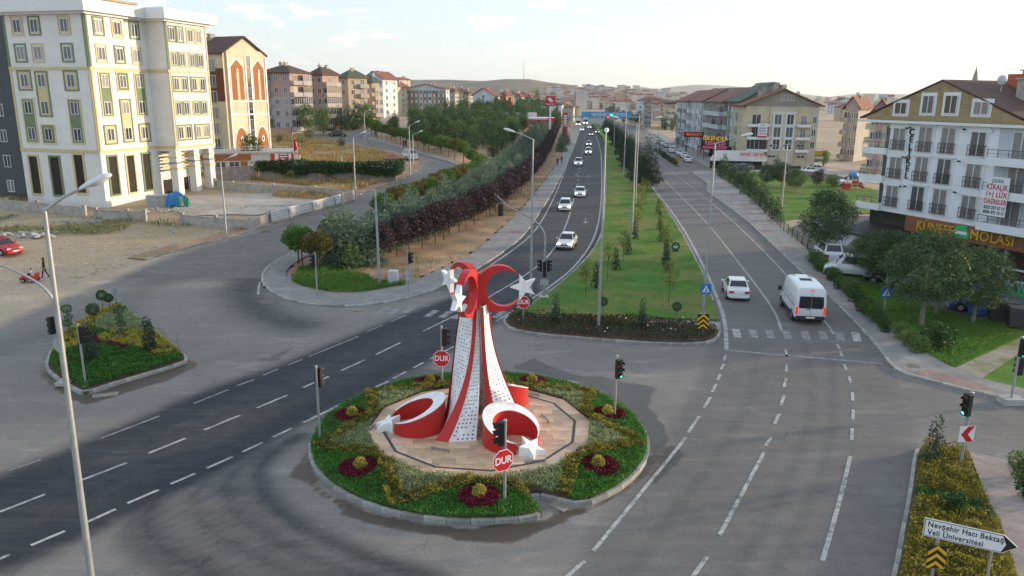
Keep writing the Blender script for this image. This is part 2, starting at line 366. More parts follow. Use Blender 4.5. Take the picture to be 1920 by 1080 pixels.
# ------------------------------------------------------------------ asphalt
DARK_UP = P((-250, 990), (0, 890), (150, 830), (400, 725), (520, 685), (700, 612), (850, 555), (915, 503), (966, 462))
DARK_LO = P((-250, 1185), (0, 1078), (150, 1015), (330, 930), (480, 855), (560, 800), (640, 762), (735, 717), (850, 658), (931, 606), (1023, 548))
DARK = np.array(DARK_UP + DARK_LO[::-1])
SWEEPS = [(smooth_line(P((300, 905), (380, 935), (440, 985), (520, 1040), (640, 1085))), 2.2, .62), (smooth_line(P((440, 855), (440, 920), (480, 980), (560, 1040))), 1.0, .75), (smooth_line(P((250, 960), (270, 1010), (340, 1050), (480, 1090))), 1.5, .5),
          (smooth_line(P((640, 430), (540, 465), (475, 510), (450, 545), (480, 585), (560, 610))), 1.9, .85), (smooth_line(P((0, 660), (150, 600), (300, 520), (480, 455), (640, 395))), 2.2, .55), (smooth_line(P((10, 700), (150, 640), (300, 560))), 1.2, .4),
          (smooth_line(P((1040, 650), (1180, 680), (1300, 700), (1350, 660))), 2.2, .45), (smooth_line(P((1380, 1080), (1480, 900), (1530, 760), (1510, 640))), .6, .68), (smooth_line(P((1450, 1080), (1540, 900), (1570, 760), (1550, 640))), .6, .68),
          (smooth_line(P((1230, 1000), (1350, 850), (1410, 740), (1420, 650))), .6, .68), (smooth_line(P((1180, 1080), (1290, 930), (1380, 800), (1440, 700))), .6, .66), (smooth_line(P((1700, 740), (1820, 780), (1950, 800))), 3.5, .55)]
WETS = [P((960, 690), (1000, 672), (1040, 690), (1090, 706), (1130, 706), (1165, 716), (1230, 725), (1215, 760), (1245, 800), (1255, 830), (1225, 850), (1180, 770), (1080, 715)), P((690, 735), (740, 700), (790, 690), (850, 700), (850, 712), (760, 720), (640, 770)),
        P((575, 850), (540, 895), (575, 905), (600, 925), (640, 955), (640, 965), (720, 990), (800, 1000), (890, 1016), (960, 1020), (1010, 1000), (1060, 975), (1100, 958), (1170, 925), (1225, 880), (1235, 850), (1221, 850), (1180, 915), (1110, 950), (1035, 960), (1030, 975), (860, 992), (700, 965), (600, 915)),
        P((80, 690), (75, 705), (110, 735), (150, 757), (170, 758), (240, 735), (310, 715), (372, 685), (360, 675), (250, 712), (156, 745), (110, 718)), P((462, 668), (500, 672), (520, 662), (548, 652), (535, 664), (520, 678), (490, 677)),
        P((288, 612), (305, 630), (318, 632), (300, 615)), P((1255, 835), (1285, 850), (1270, 870), (1230, 905), (1215, 905)), P((0, 1075), (45, 1060), (20, 1085))]
SIDE_LEFT = smooth_line(P((-400, 745), (-150, 655), (0, 592), (110, 548), (200, 515), (267, 490), (330, 471), (473, 433), (560, 405), (639, 379), (709, 353), (758, 335), (789, 318), (797, 306), (780, 294), (735, 282), (657, 269), (600, 260), (520, 256)), 2)
SIDE_RIGHT = smooth_line(P((494, 540), (488, 520), (500, 500), (545, 475), (600, 448), (700, 402), (800, 356), (850, 333), (868, 318), (858, 311), (820, 298), (757, 279), (700, 264), (676, 257), (690, 247), (760, 240)), 2)
MAIN_L = P((832, 537), (870, 520), (906, 499), (966, 459), (995, 428), (1018, 390), (1036, 364), (1055, 325), (1075, 282), (1084, 254), (1090, 240), (1096, 228))
def xl_main(y): a = np.array(MAIN_L); return np.interp(y, a[:, 1], a[:, 0])
MAIN_R = P((1693, 703), (1669, 689), (1646, 654), (1596, 600), (1553, 557), (1489, 500), (1402, 416), (1358, 384), (1322, 358), (1331, 319), (1295, 297), (1270, 280), (1246, 266), (1222, 250), (1200, 238))
def xr_main(y): a = np.array(MAIN_R); return np.interp(y, a[:, 1], a[:, 0])
ROADR_MID = smooth_line(P((1390, 1080), (1430, 1000), (1470, 880), (1500, 760), (1495, 660), (1440, 560), (1391, 500), (1327, 418), (1247, 339), (1205, 295)))
ROADL_MID = smooth_line(P((860, 590), (930, 545), (1000, 505), (1050, 455), (1075, 400), (1083, 350), (1090, 300), (1096, 260), (1100, 240)))
SW_I = [(560, 818), (505, 850), (480, 890), (500, 940), (570, 992), (680, 1045), (820, 1090)]; SW_O = [(370, 892), (280, 935), (235, 985), (270, 1045), (390, 1100), (520, 1140), (640, 1165)]
SW_R = random.Random(2)
for k_ in range(9): SWEEPS.append((smooth_line(P(*[(a[0] + (b[0] - a[0]) * k_ / 8, a[1] + (b[1] - a[1]) * k_ / 8) for a, b in zip(SW_I, SW_O)])), SW_R.uniform(.3, .6), SW_R.uniform(.66, .92)))
SW_POLY = P(*SW_I, *SW_O[::-1])
def asph_attrs(x, y):
    tone = np.full(x.shape, .40) - .34 * np.exp(-((x + 2) ** 2 / 60 + (y - 23) ** 2 / 12)) - .10 * (y > 36); d, _ = line_dist(x, y, DARK_UP + DARK_LO[::-1] + [DARK_UP[0]])
    ins = in_poly(x, y, DARK); sd = np.where(ins, d, -d); tone = np.maximum(tone, .40 + .55 * sstep(-.9, .9, sd) + .09 * sstep(2.5, .8, d) * ins)
    d, _ = line_dist(x, y, ROADR_MID); tone = np.maximum(tone, .60 * sstep(6.8, 4.6, d))
    d, _ = line_dist(x, y, ROADL_MID); far = sstep(50, 62, y); tone = np.maximum(tone, .92 * sstep(8.5, 7, d) * far)
    d, _ = line_dist(x, y, SW_POLY + [SW_POLY[0]]); sd = np.where(in_poly(x, y, np.array(SW_POLY)), d, -d); tone = np.maximum(tone, .60 * sstep(-1.2, 1.2, sd))
    for ln, w, t in SWEEPS:
        d, _ = line_dist(x, y, ln); tone = np.maximum(tone, .38 + (t - .38) * np.exp(-(d / w) ** 2))
    tone = np.where(y > 75, np.maximum(tone, .56), tone)
    wet = np.zeros(x.shape)
    for p in WETS:
        d, _ = line_dist(x, y, p + [p[0]]); wet = np.maximum(wet, .5 + np.where(in_poly(x, y, np.array(p)), 1, -1) * np.clip(d, 0, .5))
    d, s = line_dist(x, y, SIDE_LEFT); dust = sstep(3.2, .0, d) * (.85 + .15 * (x < -25)) * (.45 + .55 * sstep(-22, -33, x) * sstep(75, 60, y))
    mud = .75 * sum(in_poly(x, y, np.array(p)) | (line_dist(x, y, p + [p[0]])[0] < .6) for p in WETS[2:4]); return {'tone': tone, 'wet': wet, 'dust': dust, 'mud': np.clip(mud, 0, .75)}
SL = np.array([p for p in SIDE_LEFT if p[1] < 63] )
def keep_junction(x, y):
    xl = np.interp(y, SL[:, 1], SL[:, 0]); return x > xl - .4
struct('road', grid_mesh('road', np.arange(-62, 50, .3), np.arange(12, 62.2, .3), lambda x, y: terrain(x, y) + 0 * x, M_ASPH, keep_junction, asph_attrs))
def strip_mesh(name, A, B, dz, mat, step=2.5, nx=8, attrs=None):
    """sheet between two lines of places that follows the terrain"""
    def eq(L_, n):
        L_ = np.array([p[:2] for p in L_], float); s = np.r_[0, np.cumsum(np.hypot(*np.diff(L_, axis=0).T))]; t = np.linspace(0, s[-1], n)
        return np.stack([np.interp(t, s, L_[:, 0]), np.interp(t, s, L_[:, 1])], 1)
    A = np.array([p[:2] for p in A]); n = max(2, int(np.hypot(*np.diff(A, axis=0).T).sum() / step)); a, b = eq(A, n), eq(B, n)
    t = np.linspace(0, 1, nx + 1)[None, :, None]; Q = (a[:, None] * (1 - t) + b[:, None] * t).reshape(-1, 2)
    V = np.c_[Q, terrain(Q[:, 0], Q[:, 1]) + dz]; i = np.arange(len(V)).reshape(n, nx + 1)
    Fq = np.stack([i[:-1, :-1], i[:-1, 1:], i[1:, 1:], i[1:, :-1]], -1).reshape(-1, 4)
    v0 = V[Fq[0]]; 
    if np.cross(v0[1] - v0[0], v0[2] - v0[0])[2] < 0: Fq = Fq[:, ::-1]
    me = npmesh(name, V, Fq, mat, smooth=True)
    for k, q in (attrs(V[:, 0], V[:, 1]) if attrs else {}).items():
        at = me.attributes.new(k, 'FLOAT', 'POINT'); at.data.foreach_set('value', q.astype(np.float32))
    return me
ys = np.r_[np.arange(61.5, 150, 1.5), np.arange(150, 620, 6)]
struct('main_road', strip_mesh('main_road', [(xl_main(y) - .4, y) for y in ys], [(xr_main(y) + .5, y) for y in ys], .004, M_ASPH, 2.0, 60, asph_attrs))
sL = [p for p in SIDE_LEFT if p[1] > 60.5]; sR = [p for p in SIDE_RIGHT if p[1] > 60.5]
def side_attrs(x, y):
    a = asph_attrs(x, y); a['tone'] = np.maximum(.5 + 0 * x, .55 + 0 * x); a['wet'] *= 0; return a
struct('side_road', strip_mesh('side_road', sL, sR, .008, M_ASPH, 1.5, 16, side_attrs))

# ------------------------------------------------------------------ flat raised surfaces and kerbs
def slab(name, poly, z0, z1, mat, parent=None, kind=True):
    o = MB().prism([tuple(p[:2]) for p in poly], z0, z1).build(name, mat, parent)
    if parent is None and kind: o['kind'] = 'structure'
    return o
def stone_mesh(h=.15, w=.16):
    b = .018; prof = [(-w, 0), (0, 0), (0, h - b * 1.6), (-b, h), (-w, h)]
    m = MB(); m.prism([(p[0], p[1]) for p in prof], -.49, .49, axis='x'); return m.mesh('kerb_stone', M_KERB)
KERB = stone_mesh()
KERB_N = [0]
def kerb(line, parent, ln=.95, z=-.02, side=1, far=112, h=1.0, name='kerb_stone'):
    """a row of single kerb stones along a line; the stones lie on the left of its direction (side=1) or the right"""
    pts = np.array([p[:2] for p in line], float); s = np.r_[0, np.cumsum(np.hypot(*np.diff(pts, axis=0).T))]; n = max(1, int(round(s[-1] / ln)))
    t = np.linspace(0, s[-1], n + 1); q = np.stack([np.interp(t, s, pts[:, 0]), np.interp(t, s, pts[:, 1])], 1); rest = []
    for a, b in zip(q, q[1:]):
        m = (a + b) / 2; d = b - a; L_ = np.hypot(*d)
        if m[1] > far: rest.append((a, b)); continue
        rz = math.atan2(d[1], d[0]) + (math.pi if side > 0 else 0)
        o = obj(name, KERB, parent, (m[0], m[1], z + tz(*m) + random.uniform(-.006, .006)), rot=(random.uniform(-.012, .012), random.uniform(-.006, .006), rz + random.uniform(-.006, .006)), scale=((L_ - .025) / .98, 1, h)); KERB_N[0] += 1
    if rest:
        mb = MB()
        for a, b in rest:
            d = (b - a) / np.hypot(*(b - a)); nn = np.array([-d[1], d[0]]) * .16 * side
            za, zb = z + tz(*a), z + tz(*b); h_ = .15 * h
            mb.add([(*a, za), (*b, zb), (*(b + nn), zb), (*(a + nn), za), (*a, za + h_), (*b, zb + h_), (*(b + nn), zb + h_), (*(a + nn), za + h_)], [(4, 5, 6, 7), (0, 1, 5, 4), (2, 3, 7, 6)])
        k = mb.build('kerb_run', M_KERB, parent); k['kind'] = 'stuff'
def offset(line, d):
    """line moved sideways, + to the left of its direction"""
    p = np.array([q[:2] for q in line], float); t = np.gradient(p, axis=0); t /= np.hypot(t[:, 0], t[:, 1])[:, None] + 1e-9
    return np.stack([p[:, 0] - t[:, 1] * d, p[:, 1] + t[:, 0] * d], 1)
# corner sidewalk + pavement along the main road (planted strip behind it)
cornL = smooth_line(P((545, 478), (505, 500), (493, 520), (494, 537), (511, 553), (559, 570), (618, 576), (675, 576), (732, 568), (795, 554), (832, 537), (870, 520), (906, 499), (966, 459), (995, 428), (1018, 390), (1036, 364), (1055, 325), (1075, 282), (1084, 254), (1090, 240)), 2)
cornIn = smooth_line(P((1074, 240), (1071, 254), (1049, 302), (1023, 337), (984, 389), (940, 430), (900, 469), (850, 495), (795, 521), (763, 536), (681, 550), (631, 552), (568, 540), (545, 528), (548, 510), (560, 492)), 2)
pw = slab('pavement', list(offset(cornL, .15)) + list(cornIn), -.05, .118, M_PAVE)
kerb(cornL, pw, side=1)
# planted bank between the pavement and the side road
bank_xs = np.arange(-24, 30, .8)
def keep_bank(x, y):
    a = np.array([p for p in cornIn[::-1]]); xr = np.interp(y, np.maximum.accumulate(a[:, 1][5:]), a[:, 0][5:]); b = SIDE_RIGHT
    xl = np.interp(y, b[:60, 1], b[:60, 0]); return (x < xr + .3) & (x > xl + 2.0) & (y > 53)
bk = grid_mesh('planted_bank', np.arange(-30, 30, .7), np.arange(53.5, 330, .9), lambda x, y: terrain(x, y) + .09 + .10 * np.sin(x * 1.3) * np.sin(y * .9), M_DIRT, lambda x, y: in_poly(x, y, np.array(list(cornIn) + [tuple(p) for p in offset([p for p in SIDE_RIGHT if 64 < p[1] < 205], -1.9)])))
struct('planted_bank', bk)
# pavement along the side road's inner edge
sr = [p for p in SIDE_RIGHT if 58 < p[1] < 250]
swk = struct('side_road_pavement', strip_mesh('side_road_pavement', sr, offset(sr, -1.9), .13, M_PAVE, 1.5, 3)); kerb(sr, swk, side=-1, far=40, z=0)
sl = [p for p in SIDE_LEFT if 66 < p[1] < 190]
vg = struct('dirt_verge', strip_mesh('dirt_verge', sl, offset(sl, 2.2), .035, M_DIRT, 2, 3)); kerb(sl, vg, side=1, far=105, h=.75, z=.01)
# central reservation: lawn behind, flower bed in front
MED_L = smooth_line(P((956, 590), (1000, 570), (1067, 519), (1123, 458), (1134, 397), (1136, 330), (1133, 274), (1118, 246), (1108, 232)), 2)
MED_R = smooth_line(P((1352, 602), (1322, 517), (1309, 495), (1282, 441), (1242, 380), (1222, 353), (1190, 305), (1165, 268), (1140, 244), (1118, 231)), 2)
med = slab('central_reservation_lawn', list(offset(MED_L, -.12)) + [tuple(p) for p in offset(MED_R, .12)[::-1]], -.05, .13, M_LAWN)
kerb(MED_L[3:], med, side=-1, far=100); kerb(MED_R[3:], med, side=1, far=100)
FB_FRONT = smooth_line(P((957, 592), (944, 600), (942, 608), (956, 622), (1019, 632), (1139, 642), (1258, 650), (1330, 648), (1350, 636), (1352, 622)), 2)
FB_BACK = P((1352, 618), (1290, 614), (957, 591))
fb = slab('flower_bed', list(offset(FB_FRONT, .14)) + P((1290, 612), (960, 593)), -.05, .14, M_SOIL); kerb(FB_FRONT, fb, side=1, ln=.8, h=1.35)
slab('crossing_path', P((958, 591), (1290, 613), (1350, 620), (1352, 605)), -.04, .06, M_PAVE)
# right-hand pavement
RW = smooth_line(P((2050, 795), (1900, 757), (1868, 745), (1806, 733), (1751, 718), (1693, 704), (1669, 689), (1646, 654), (1596, 600), (1553, 557), (1489, 500), (1402, 416), (1358, 384), (1326, 361), (1322, 354), (1329, 347), (1312, 335), (1296, 325), (1305, 321), (1331, 321)), 2)
RWI = smooth_line(P((1336, 325), (1387, 356), (1455, 420), (1533, 487), (1611, 561), (1658, 604), (1724, 658), (1786, 693), (1841, 713), (1920, 733), (2060, 760)), 2)
rp_ = slab('shop_side_pavement', list(offset(RW, -.15)) + list(RWI), -.05, .116, M_PAVE); kerb(RW, rp_, side=-1, far=105)
for px in ((1611, 582), (1544, 521), (1480, 468), (1439, 434), (1402, 389), (1373, 370), (1355, 352)):
    c = G(*px); MB().prism([(c[0] + .75 * math.cos(a) * (1 + .2 * math.sin(3 * a)), c[1] + 1.0 * math.sin(a)) for a in np.linspace(0, 6.1, 14)], .10, .1205).build('red_paver_patch', M_PAVER, rp_)
MB().prism(P((1706, 701), (1760, 716), (1830, 735), (1870, 735), (1800, 712), (1740, 697)), .1, .121).build('red_paver_patch', M_PAVER, rp_)
for px in ((915, 476), (968, 437), (1014, 377), (1050, 320)):
    c = G(*px); MB().prism([(c[0] + .8 * math.cos(a), c[1] + 1.0 * math.sin(a)) for a in np.linspace(0, 6.0, 12)], .1, .1215).build('red_paver_patch', M_PAVER, pw)
# lawns on the right
slab('park_lawn', P((1540, 492), (1611, 561), (1658, 604), (1724, 658), (1786, 693), (1841, 713), (1920, 733), (2060, 760), (2200, 720), (2000, 640), (1920, 620), (1800, 592), (1700, 562), (1600, 512)), -.05, .09, M_LAWN)
slab('worn_path', P((1790, 693), (1841, 712), (1935, 648), (1990, 612), (1960, 612), (1905, 640)), .05, .097, two_tone('worn_grass_path', (.30, .25, .22), (.36, .31, .27), .8, c3=(.16, .19, .06), s3=.5))
slab('park_lawn', P((1345, 328), (1400, 362), (1470, 415), (1520, 405), (1640, 400), (1660, 360), (1560, 338), (1500, 328), (1420, 322)), -.05, .06, M_LAWN)
slab('parking_lot', P((1478, 430), (1533, 485), (1600, 511), (1700, 561), (1800, 591), (1920, 619), (2150, 680), (2250, 600), (1950, 500), (1800, 460), (1640, 405), (1530, 405)), -.05, .02, pm('parking_asphalt', (.085, .085, .09), .9, .25, 1, .4, 30))
slab('parking_lot', P((1338, 322), (1440, 321), (1560, 335), (1700, 350), (1700, 318), (1560, 305), (1331, 300)), -.05, .012, M_LOT)
# service road island by the shops
isl = P((1228, 283), (1266, 312), (1274, 313), (1235, 282)); sm = slab('service_road_island', isl, -.05, .15, M_SOIL)
slab('shop_pavement', P((1331, 318), (1297, 297), (1272, 281), (1248, 266), (1226, 251), (1240, 251), (1275, 268), (1310, 285), (1350, 300), (1360, 317)), -.05, .12, M_PAVE)
# bottom right corner bed and path
CB = smooth_line(P((1640, 1230), (1655, 1140), (1673, 1077), (1683, 1020), (1697, 953), (1705, 907), (1712, 850), (1722, 839), (1740, 838)), 2)
cb = slab('corner_bed', list(offset(CB, -.14)) + P((1810, 845), (1847, 940), (1870, 980), (1905, 1090), (1960, 1240)), -.05, .13, M_SOIL); kerb(CB, cb, side=-1, ln=1.0)
slab('paved_path', P((1816, 850), (1890, 868), (1925, 930), (1990, 1080), (2040, 1240), (1966, 1240), (1908, 1090), (1874, 982), (1850, 940)), -.05, .11, paver_mat('pink_pavers', (.30, .245, .225), (.35, .285, .26), .42, .21, rot=.25))
cb2 = slab('far_corner_bed', P((1893, 870), (1960, 885), (2060, 1000), (2060, 1200), (1996, 1080), (1926, 930)), -.05, .15, M_SOIL); kerb(smooth_line(P((1990, 1070), (1926, 930), (1893, 869), (1960, 884)), 1), cb2, side=-1)
# triangular side island
TRI = smooth_line(P((92, 664), (83, 690), (90, 702), (117, 722), (152, 742), (160, 744), (186, 732), (254, 712), (318, 693), (352, 682), (357, 674), (301, 630), (264, 602), (243, 583), (226, 575), (196, 585), (152, 607), (110, 635), (92, 664)), 1)
tri = slab('side_island', list(offset(TRI, .14))[:-1], -.05, .16, M_SOIL); kerb(TRI, tri, side=1, ln=.9, h=1.3)
# dry plot ground on the left
struct('dry_field', strip_mesh('dry_field', P((270, 318), (420, 330), (560, 345), (655, 362), (735, 330), (752, 322)), P((230, 318), (420, 312), (560, 320), (650, 322), (700, 322), (735, 318)), .02, M_DRY, 1.5, 10))
struct('dry_field', strip_mesh('dry_field', P((500, 250), (560, 252), (610, 262), (660, 273), (720, 286), (748, 297)), P((500, 303), (560, 303), (610, 303), (660, 304), (700, 302), (735, 299)), .02, M_DRY, 1.5, 10))
struct('rubble_yard', strip_mesh('rubble_yard', P((300, 372), (400, 365), (520, 362), (600, 360), (650, 362)), P((345, 405), (440, 402), (480, 404), (560, 390), (640, 366)), .03, M_LOT, 1.5, 8))

# ------------------------------------------------------------------ road markings
mk = MB(); mw = MB()
def mark(a, b, w, m=None, px=True, z=.012):
    m = m or mk; A, B = (np.array(G(*a)), np.array(G(*b))) if px else (np.array(a), np.array(b)); d = B - A; d /= np.hypot(*d); n = np.array([-d[1], d[0]]) * w / 2
    m.add([(*(A - n), z), (*(B - n), z), (*(B + n), z), (*(A + n), z)], [(0, 1, 2, 3)])
def mark_line(pts, w, m=None, z=.012, it=2):
    m = m or mk; q = smooth_line(P(*pts), it); a, b = offset(q, w / 2), offset(q, -w / 2); n = len(q)
    m.add([(*p, z) for p in b] + [(*p, z) for p in a], [(i, i + 1, n + i + 1, n + i) for i in range(n - 1)])
def dashes(pts, w, on, off, m=None, y1=500):
    q = smooth_line(P(*pts), 2); s = np.r_[0, np.cumsum(np.hypot(*np.diff(q, axis=0).T))]; t = 0
    while t + on < s[-1]:
        f = lambda u: (np.interp(u, s, q[:, 0]), np.interp(u, s, q[:, 1])); mark(f(t), f(t + on), w, m, False); t += on + off
for a, b in (((0, 960), (85, 927)), ((152, 901), (238, 868)), ((279, 850), (348, 822)), ((382, 807), (450, 779)), ((482, 765), (539, 741)), ((568, 727), (617, 706)), ((640, 695), (684, 675)), ((705, 665), (750, 643)), ((794, 621), (859, 589)),
             ((-20, 1057), (18, 1040)), ((58, 1023), (122, 996)), ((162, 980), (217, 955)), ((239, 944), (297, 919)), ((320, 908), (366, 888)), ((388, 878), (436, 857)), ((454, 848), (492, 830)), ((512, 820), (548, 803)), ((737, 710), (762, 697)), ((775, 690), (794, 680)), ((805, 674), (821, 666)), ((835, 658), (851, 650)),
             ((1096, 1052), (1062, 1083)), ((1311, 781), (1290, 811)), ((1332, 745), (1320, 765)), ((1343, 720), (1335, 735)), ((1351, 702), (1345, 713)), ((1357, 683), (1352, 693)), ((1361, 665), (1357, 676)),
             ((1446, 820), (1435, 836)), ((1326, 1044), (1298, 1083)), ((1461, 776), (1452, 795)), ((1470, 742), (1464, 760)), ((1474, 710), (1470, 726)), ((1475, 683), (1474, 697)), ((1473, 654), (1475, 668)),
             ((1598, 803), (1597, 826)), ((1600, 768), (1599, 787)), ((1598, 736), (1599, 752)), ((1592, 706), (1595, 718)), ((1583, 683), (1587, 694)), ((1575, 659), (1580, 669)), ((1569, 645), (1574, 654)),
             ((1349, 1004), (1433, 848)), ((1112, 1034), (1287, 820))): mark(a, b, .15)
mark((569, 793), (728, 715), .18); mark_line([(1542, 1052), (1563, 980), (1582, 910), (1594, 856)], .16)
for a, b in (((17, 883), (77, 862)), ((190, 822), (300, 780)), ((363, 757), (428, 731)), ((445, 723), (477, 712)), ((493, 704), (522, 692)), ((540, 685), (567, 674)), ((579, 669), (672, 631)), ((688, 622), (717, 610)), ((733, 603), (762, 591))): mark(a, b, .12, mw)
mark((1363, 657), (1655, 682), .3, mw)
mark_line([(931, 602), (1023, 544), (1079, 501), (1117, 445), (1127, 389), (1129, 330), (1126, 275), (1113, 245)], .2)
mark_line([(1362, 657), (1361, 613), (1352, 575), (1320, 499), (1276, 418), (1223, 350), (1185, 300)], .25)
mark_line([(1466, 621), (1452, 580), (1391, 500), (1327, 418), (1247, 339)], .16); dashes([(1240, 334), (1205, 300), (1160, 258)], .15, 3, 4.5)
mark_line([(1563, 627), (1550, 605), (1460, 498), (1380, 420), (1335, 382)], .16); dashes([(1331, 379), (1280, 337), (1231, 300), (1200, 275)], .16, 1.2, 1.2)
mark_line([(912, 560), (1000, 508), (1045, 462), (1068, 405), (1076, 372)], .15); dashes([(1080, 360), (1088, 310), (1094, 270), (1099, 245)], .15, 3, 5)
mark_line([(868, 530), (940, 485), (1000, 440), (1030, 390), (1050, 345), (1068, 295), (1082, 258)], .16)
mark_line([(548, 486), (500, 512), (486, 530), (484, 553)], .16); mark_line([(525, 570), (580, 578), (640, 580)], .12, mw)
for i, x in enumerate((1381, 1411, 1441, 1472, 1505, 1537, 1567, 1597)):
    mark((x - 2 + i * 1.2, 617 + i * .9), (x + 3 + i * 1.2, 633 + i * 1.1), .48, mw if i != 7 and i != 0 else mk)
for x, y in ((715, 583), (740, 583), (766, 581), (808, 588), (835, 590), (860, 592), (935, 590), (908, 592)): mark((x - 8, y + 6), (x + 10, y - 6), .5, mw)
for x, y, s in ((1098, 416, 1), (1104, 330, 1), (1080, 328, 1)):     # worn lane arrows
    c = np.array(G(x, y)); d = np.array(G(x, y - 12)) - c; d = d / np.hypot(*d); n = np.array([-d[1], d[0]])
    mark(c, c + d * 3, .14, mw, False); mw.add([(*(c - d * 1.2), .012), (*(c + n * .45), .012), (*(c - n * .45), .012)], [(0, 2, 1)])
o = mk.build('road_markings', M_PAINT); o['kind'] = 'structure'
o = mw.build('worn_road_markings', M_WORN); o['kind'] = 'structure'
# covers and patches let into the road
def grate(px, w, d, rz, bars=7):
    c = G(*px); m = MB(); m.box(-w / 2, w / 2, -d / 2, d / 2, 0, .012)
    t = m.build('road_drain', pm('drain_frame', (.25, .23, .2), .8)); t.location = (*c, .013); t.rotation_euler[2] = rz
    for k in range(bars):
        x = -w / 2 + (k + .5) * w / bars; obj('grate_bar', MB().box(x - w / bars * .3, x + w / bars * .3, -d * .42, d * .42, .012, .03).mesh('grate_bar', pm('grate_iron', (.30, .26, .22), .8, .3)), t)
    return t
tag(grate((198, 741), 1.15, .55, R(24), 9), 'wide slotted drain at the kerb of the triangular planted island', 'drain')
tag(grate((672, 582), .8, .5, R(15), 6), 'drain grate in the road by the corner pavement', 'drain')
tag(grate((1049, 950), .7, .5, R(-40), 7), 'dark drain grate in the notch of the roundabout kerb', 'drain')
for px, rad, lab in (((506, 566), .75, 'round worn patch cover near the curved pavement corner'), ((1712, 690), .45, 'square manhole cover in the pavement by the street corner')):
    c = G(*px); z = .012 if rad > .5 else .118
    o = MB().prism([(rad * math.cos(a), rad * math.sin(a)) for a in np.linspace(.6, 6.883, 25 if rad > .5 else 5)[:-1]], 0, .008).build('manhole_cover', pm('iron_cover', (.15, .14, .135), .9, .3, 4)); o.location = (*c, z); tag(o, lab, 'manhole')
# ------------------------------------------------------------------ foliage helpers
def leaf_arrays(p, size, up=.5, aspect=.45, rng=RNG, out=None):
    """diamond leaves at points p; up pulls their direction upwards (or along 'out' normals)"""
    n = len(p); d = rng.normal(size=(n, 3)); d /= np.linalg.norm(d, axis=1)[:, None]
    d = d * (1 - up) + (np.array([0, 0, 1.]) if out is None else out) * up; d /= np.linalg.norm(d, axis=1)[:, None] + 1e-9
    r = rng.normal(size=(n, 3)); b = np.cross(d, r); b /= np.linalg.norm(b, axis=1)[:, None] + 1e-9
    L_ = (np.asarray(size) * rng.uniform(.7, 1.3, n))[:, None]; w = L_ * aspect * .5
    V = np.stack([p, p + d * L_ * .5 + b * w, p + d * L_, p + d * L_ * .5 - b * w], 1).reshape(-1, 3)
    return V, np.arange(4 * n).reshape(n, 4)
def leaf_mesh(name, p, size, mat, up=.5, aspect=.45, rnd=None, out=None, rng=RNG):
    V, Fq = leaf_arrays(np.asarray(p, float), size, up, aspect, rng, out)
    return npmesh(name, V, Fq, mat, rng.uniform(0, 1, len(p)) ** 1.3 if rnd is None else rnd)
def vnoise(x, y, s, seed=0):
    """cheap smooth value noise in 0..1"""
    x = np.asarray(x) / s + 31.7 * seed; y = np.asarray(y) / s + 17.3 * seed; xi, yi = np.floor(x), np.floor(y); fx, fy = x - xi, y - yi
    h = lambda a, b: np.modf(np.abs(np.sin(a * 127.1 + b * 311.7) * 43758.5453))[0]
    fx, fy = fx * fx * (3 - 2 * fx), fy * fy * (3 - 2 * fy)
    return (h(xi, yi) * (1 - fx) + h(xi + 1, yi) * fx) * (1 - fy) + (h(xi, yi + 1) * (1 - fx) + h(xi + 1, yi + 1) * fx) * fy
LF_GREEN = leafmat('leaf_ground_cover', (.030, .105, .016), (.075, .20, .032))
LF_DGREEN = leafmat('leaf_dark_green', (.018, .055, .014), (.045, .105, .03))
LF_YEL = leafmat('leaf_golden', (.035, .055, .012), (.30, .25, .04))
LF_BRIGHTY = leafmat('leaf_bright_yellow', (.26, .24, .05), (.42, .36, .07))
LF_SILVER = leafmat('leaf_silver', (.14, .19, .085), (.34, .37, .20))
LF_BURG = leafmat('leaf_burgundy', (.05, .006, .014), (.20, .015, .04))
LF_GRASS = leafmat('leaf_grass', (.05, .115, .018), (.11, .20, .035))

# ------------------------------------------------------------------ roundabout island
IC = (-1.35, 31.7); IR = 7.45; MC = (-1.5, 31.95)
BED0, BSTEP = R(272), 2 * math.pi / 7
def pol(r, a, c=IC): return (c[0] + r * math.cos(a), c[1] + r * math.sin(a))
notch = [pol(IR, R(289.5)), pol(IR - 1.35, R(288)), pol(IR - 1.45, R(293)), pol(IR - .75, R(298)), pol(IR - .25, R(301)), pol(IR, R(306))]
ring = [pol(IR, a) for a in np.linspace(R(306), R(289.5 + 360), 90)]
LOOP = ring + notch[1:-1]
def bed_z(x, y): return .17 + .24 * sstep(IR - .2, 5.0, np.hypot(np.asarray(x) - IC[0], np.asarray(y) - IC[1]))
isl_poly = np.array([pol(IR - .13, a) for a in np.linspace(R(305), R(290 + 360), 90)] + [pol(IR - 1.45, R(288.5)), pol(IR - 1.6, R(293)), pol(IR - .95, R(298.5)), pol(IR - .4, R(302))])
n_ = len(isl_poly); mb = MB(); cz = np.array(IC); rings = []
for k, f in enumerate((1.0, .93, .84, .72, .6)):
    q = cz + (isl_poly - cz) * f; rings.append([(*p, float(bed_z(*p))) for p in q])
mb.v = [(p[0], p[1], -.02) for p in rings[0]] + sum(rings, [])
for k in range(len(rings)):
    for i in range(n_): mb.f.append((k * n_ + i, k * n_ + (i + 1) % n_, (k + 1) * n_ + (i + 1) % n_, (k + 1) * n_ + i)); mb.m.append(0)
island = mb.build('roundabout_island', M_SOIL, None, True); island['kind'] = 'structure'
kerb(ring, island, ln=.86, side=1, h=1.45, z=-.03); kerb([notch[0], notch[1]], island, ln=.7, side=1, h=1.3); kerb(notch[1:], island, ln=.7, side=1, h=1.4)
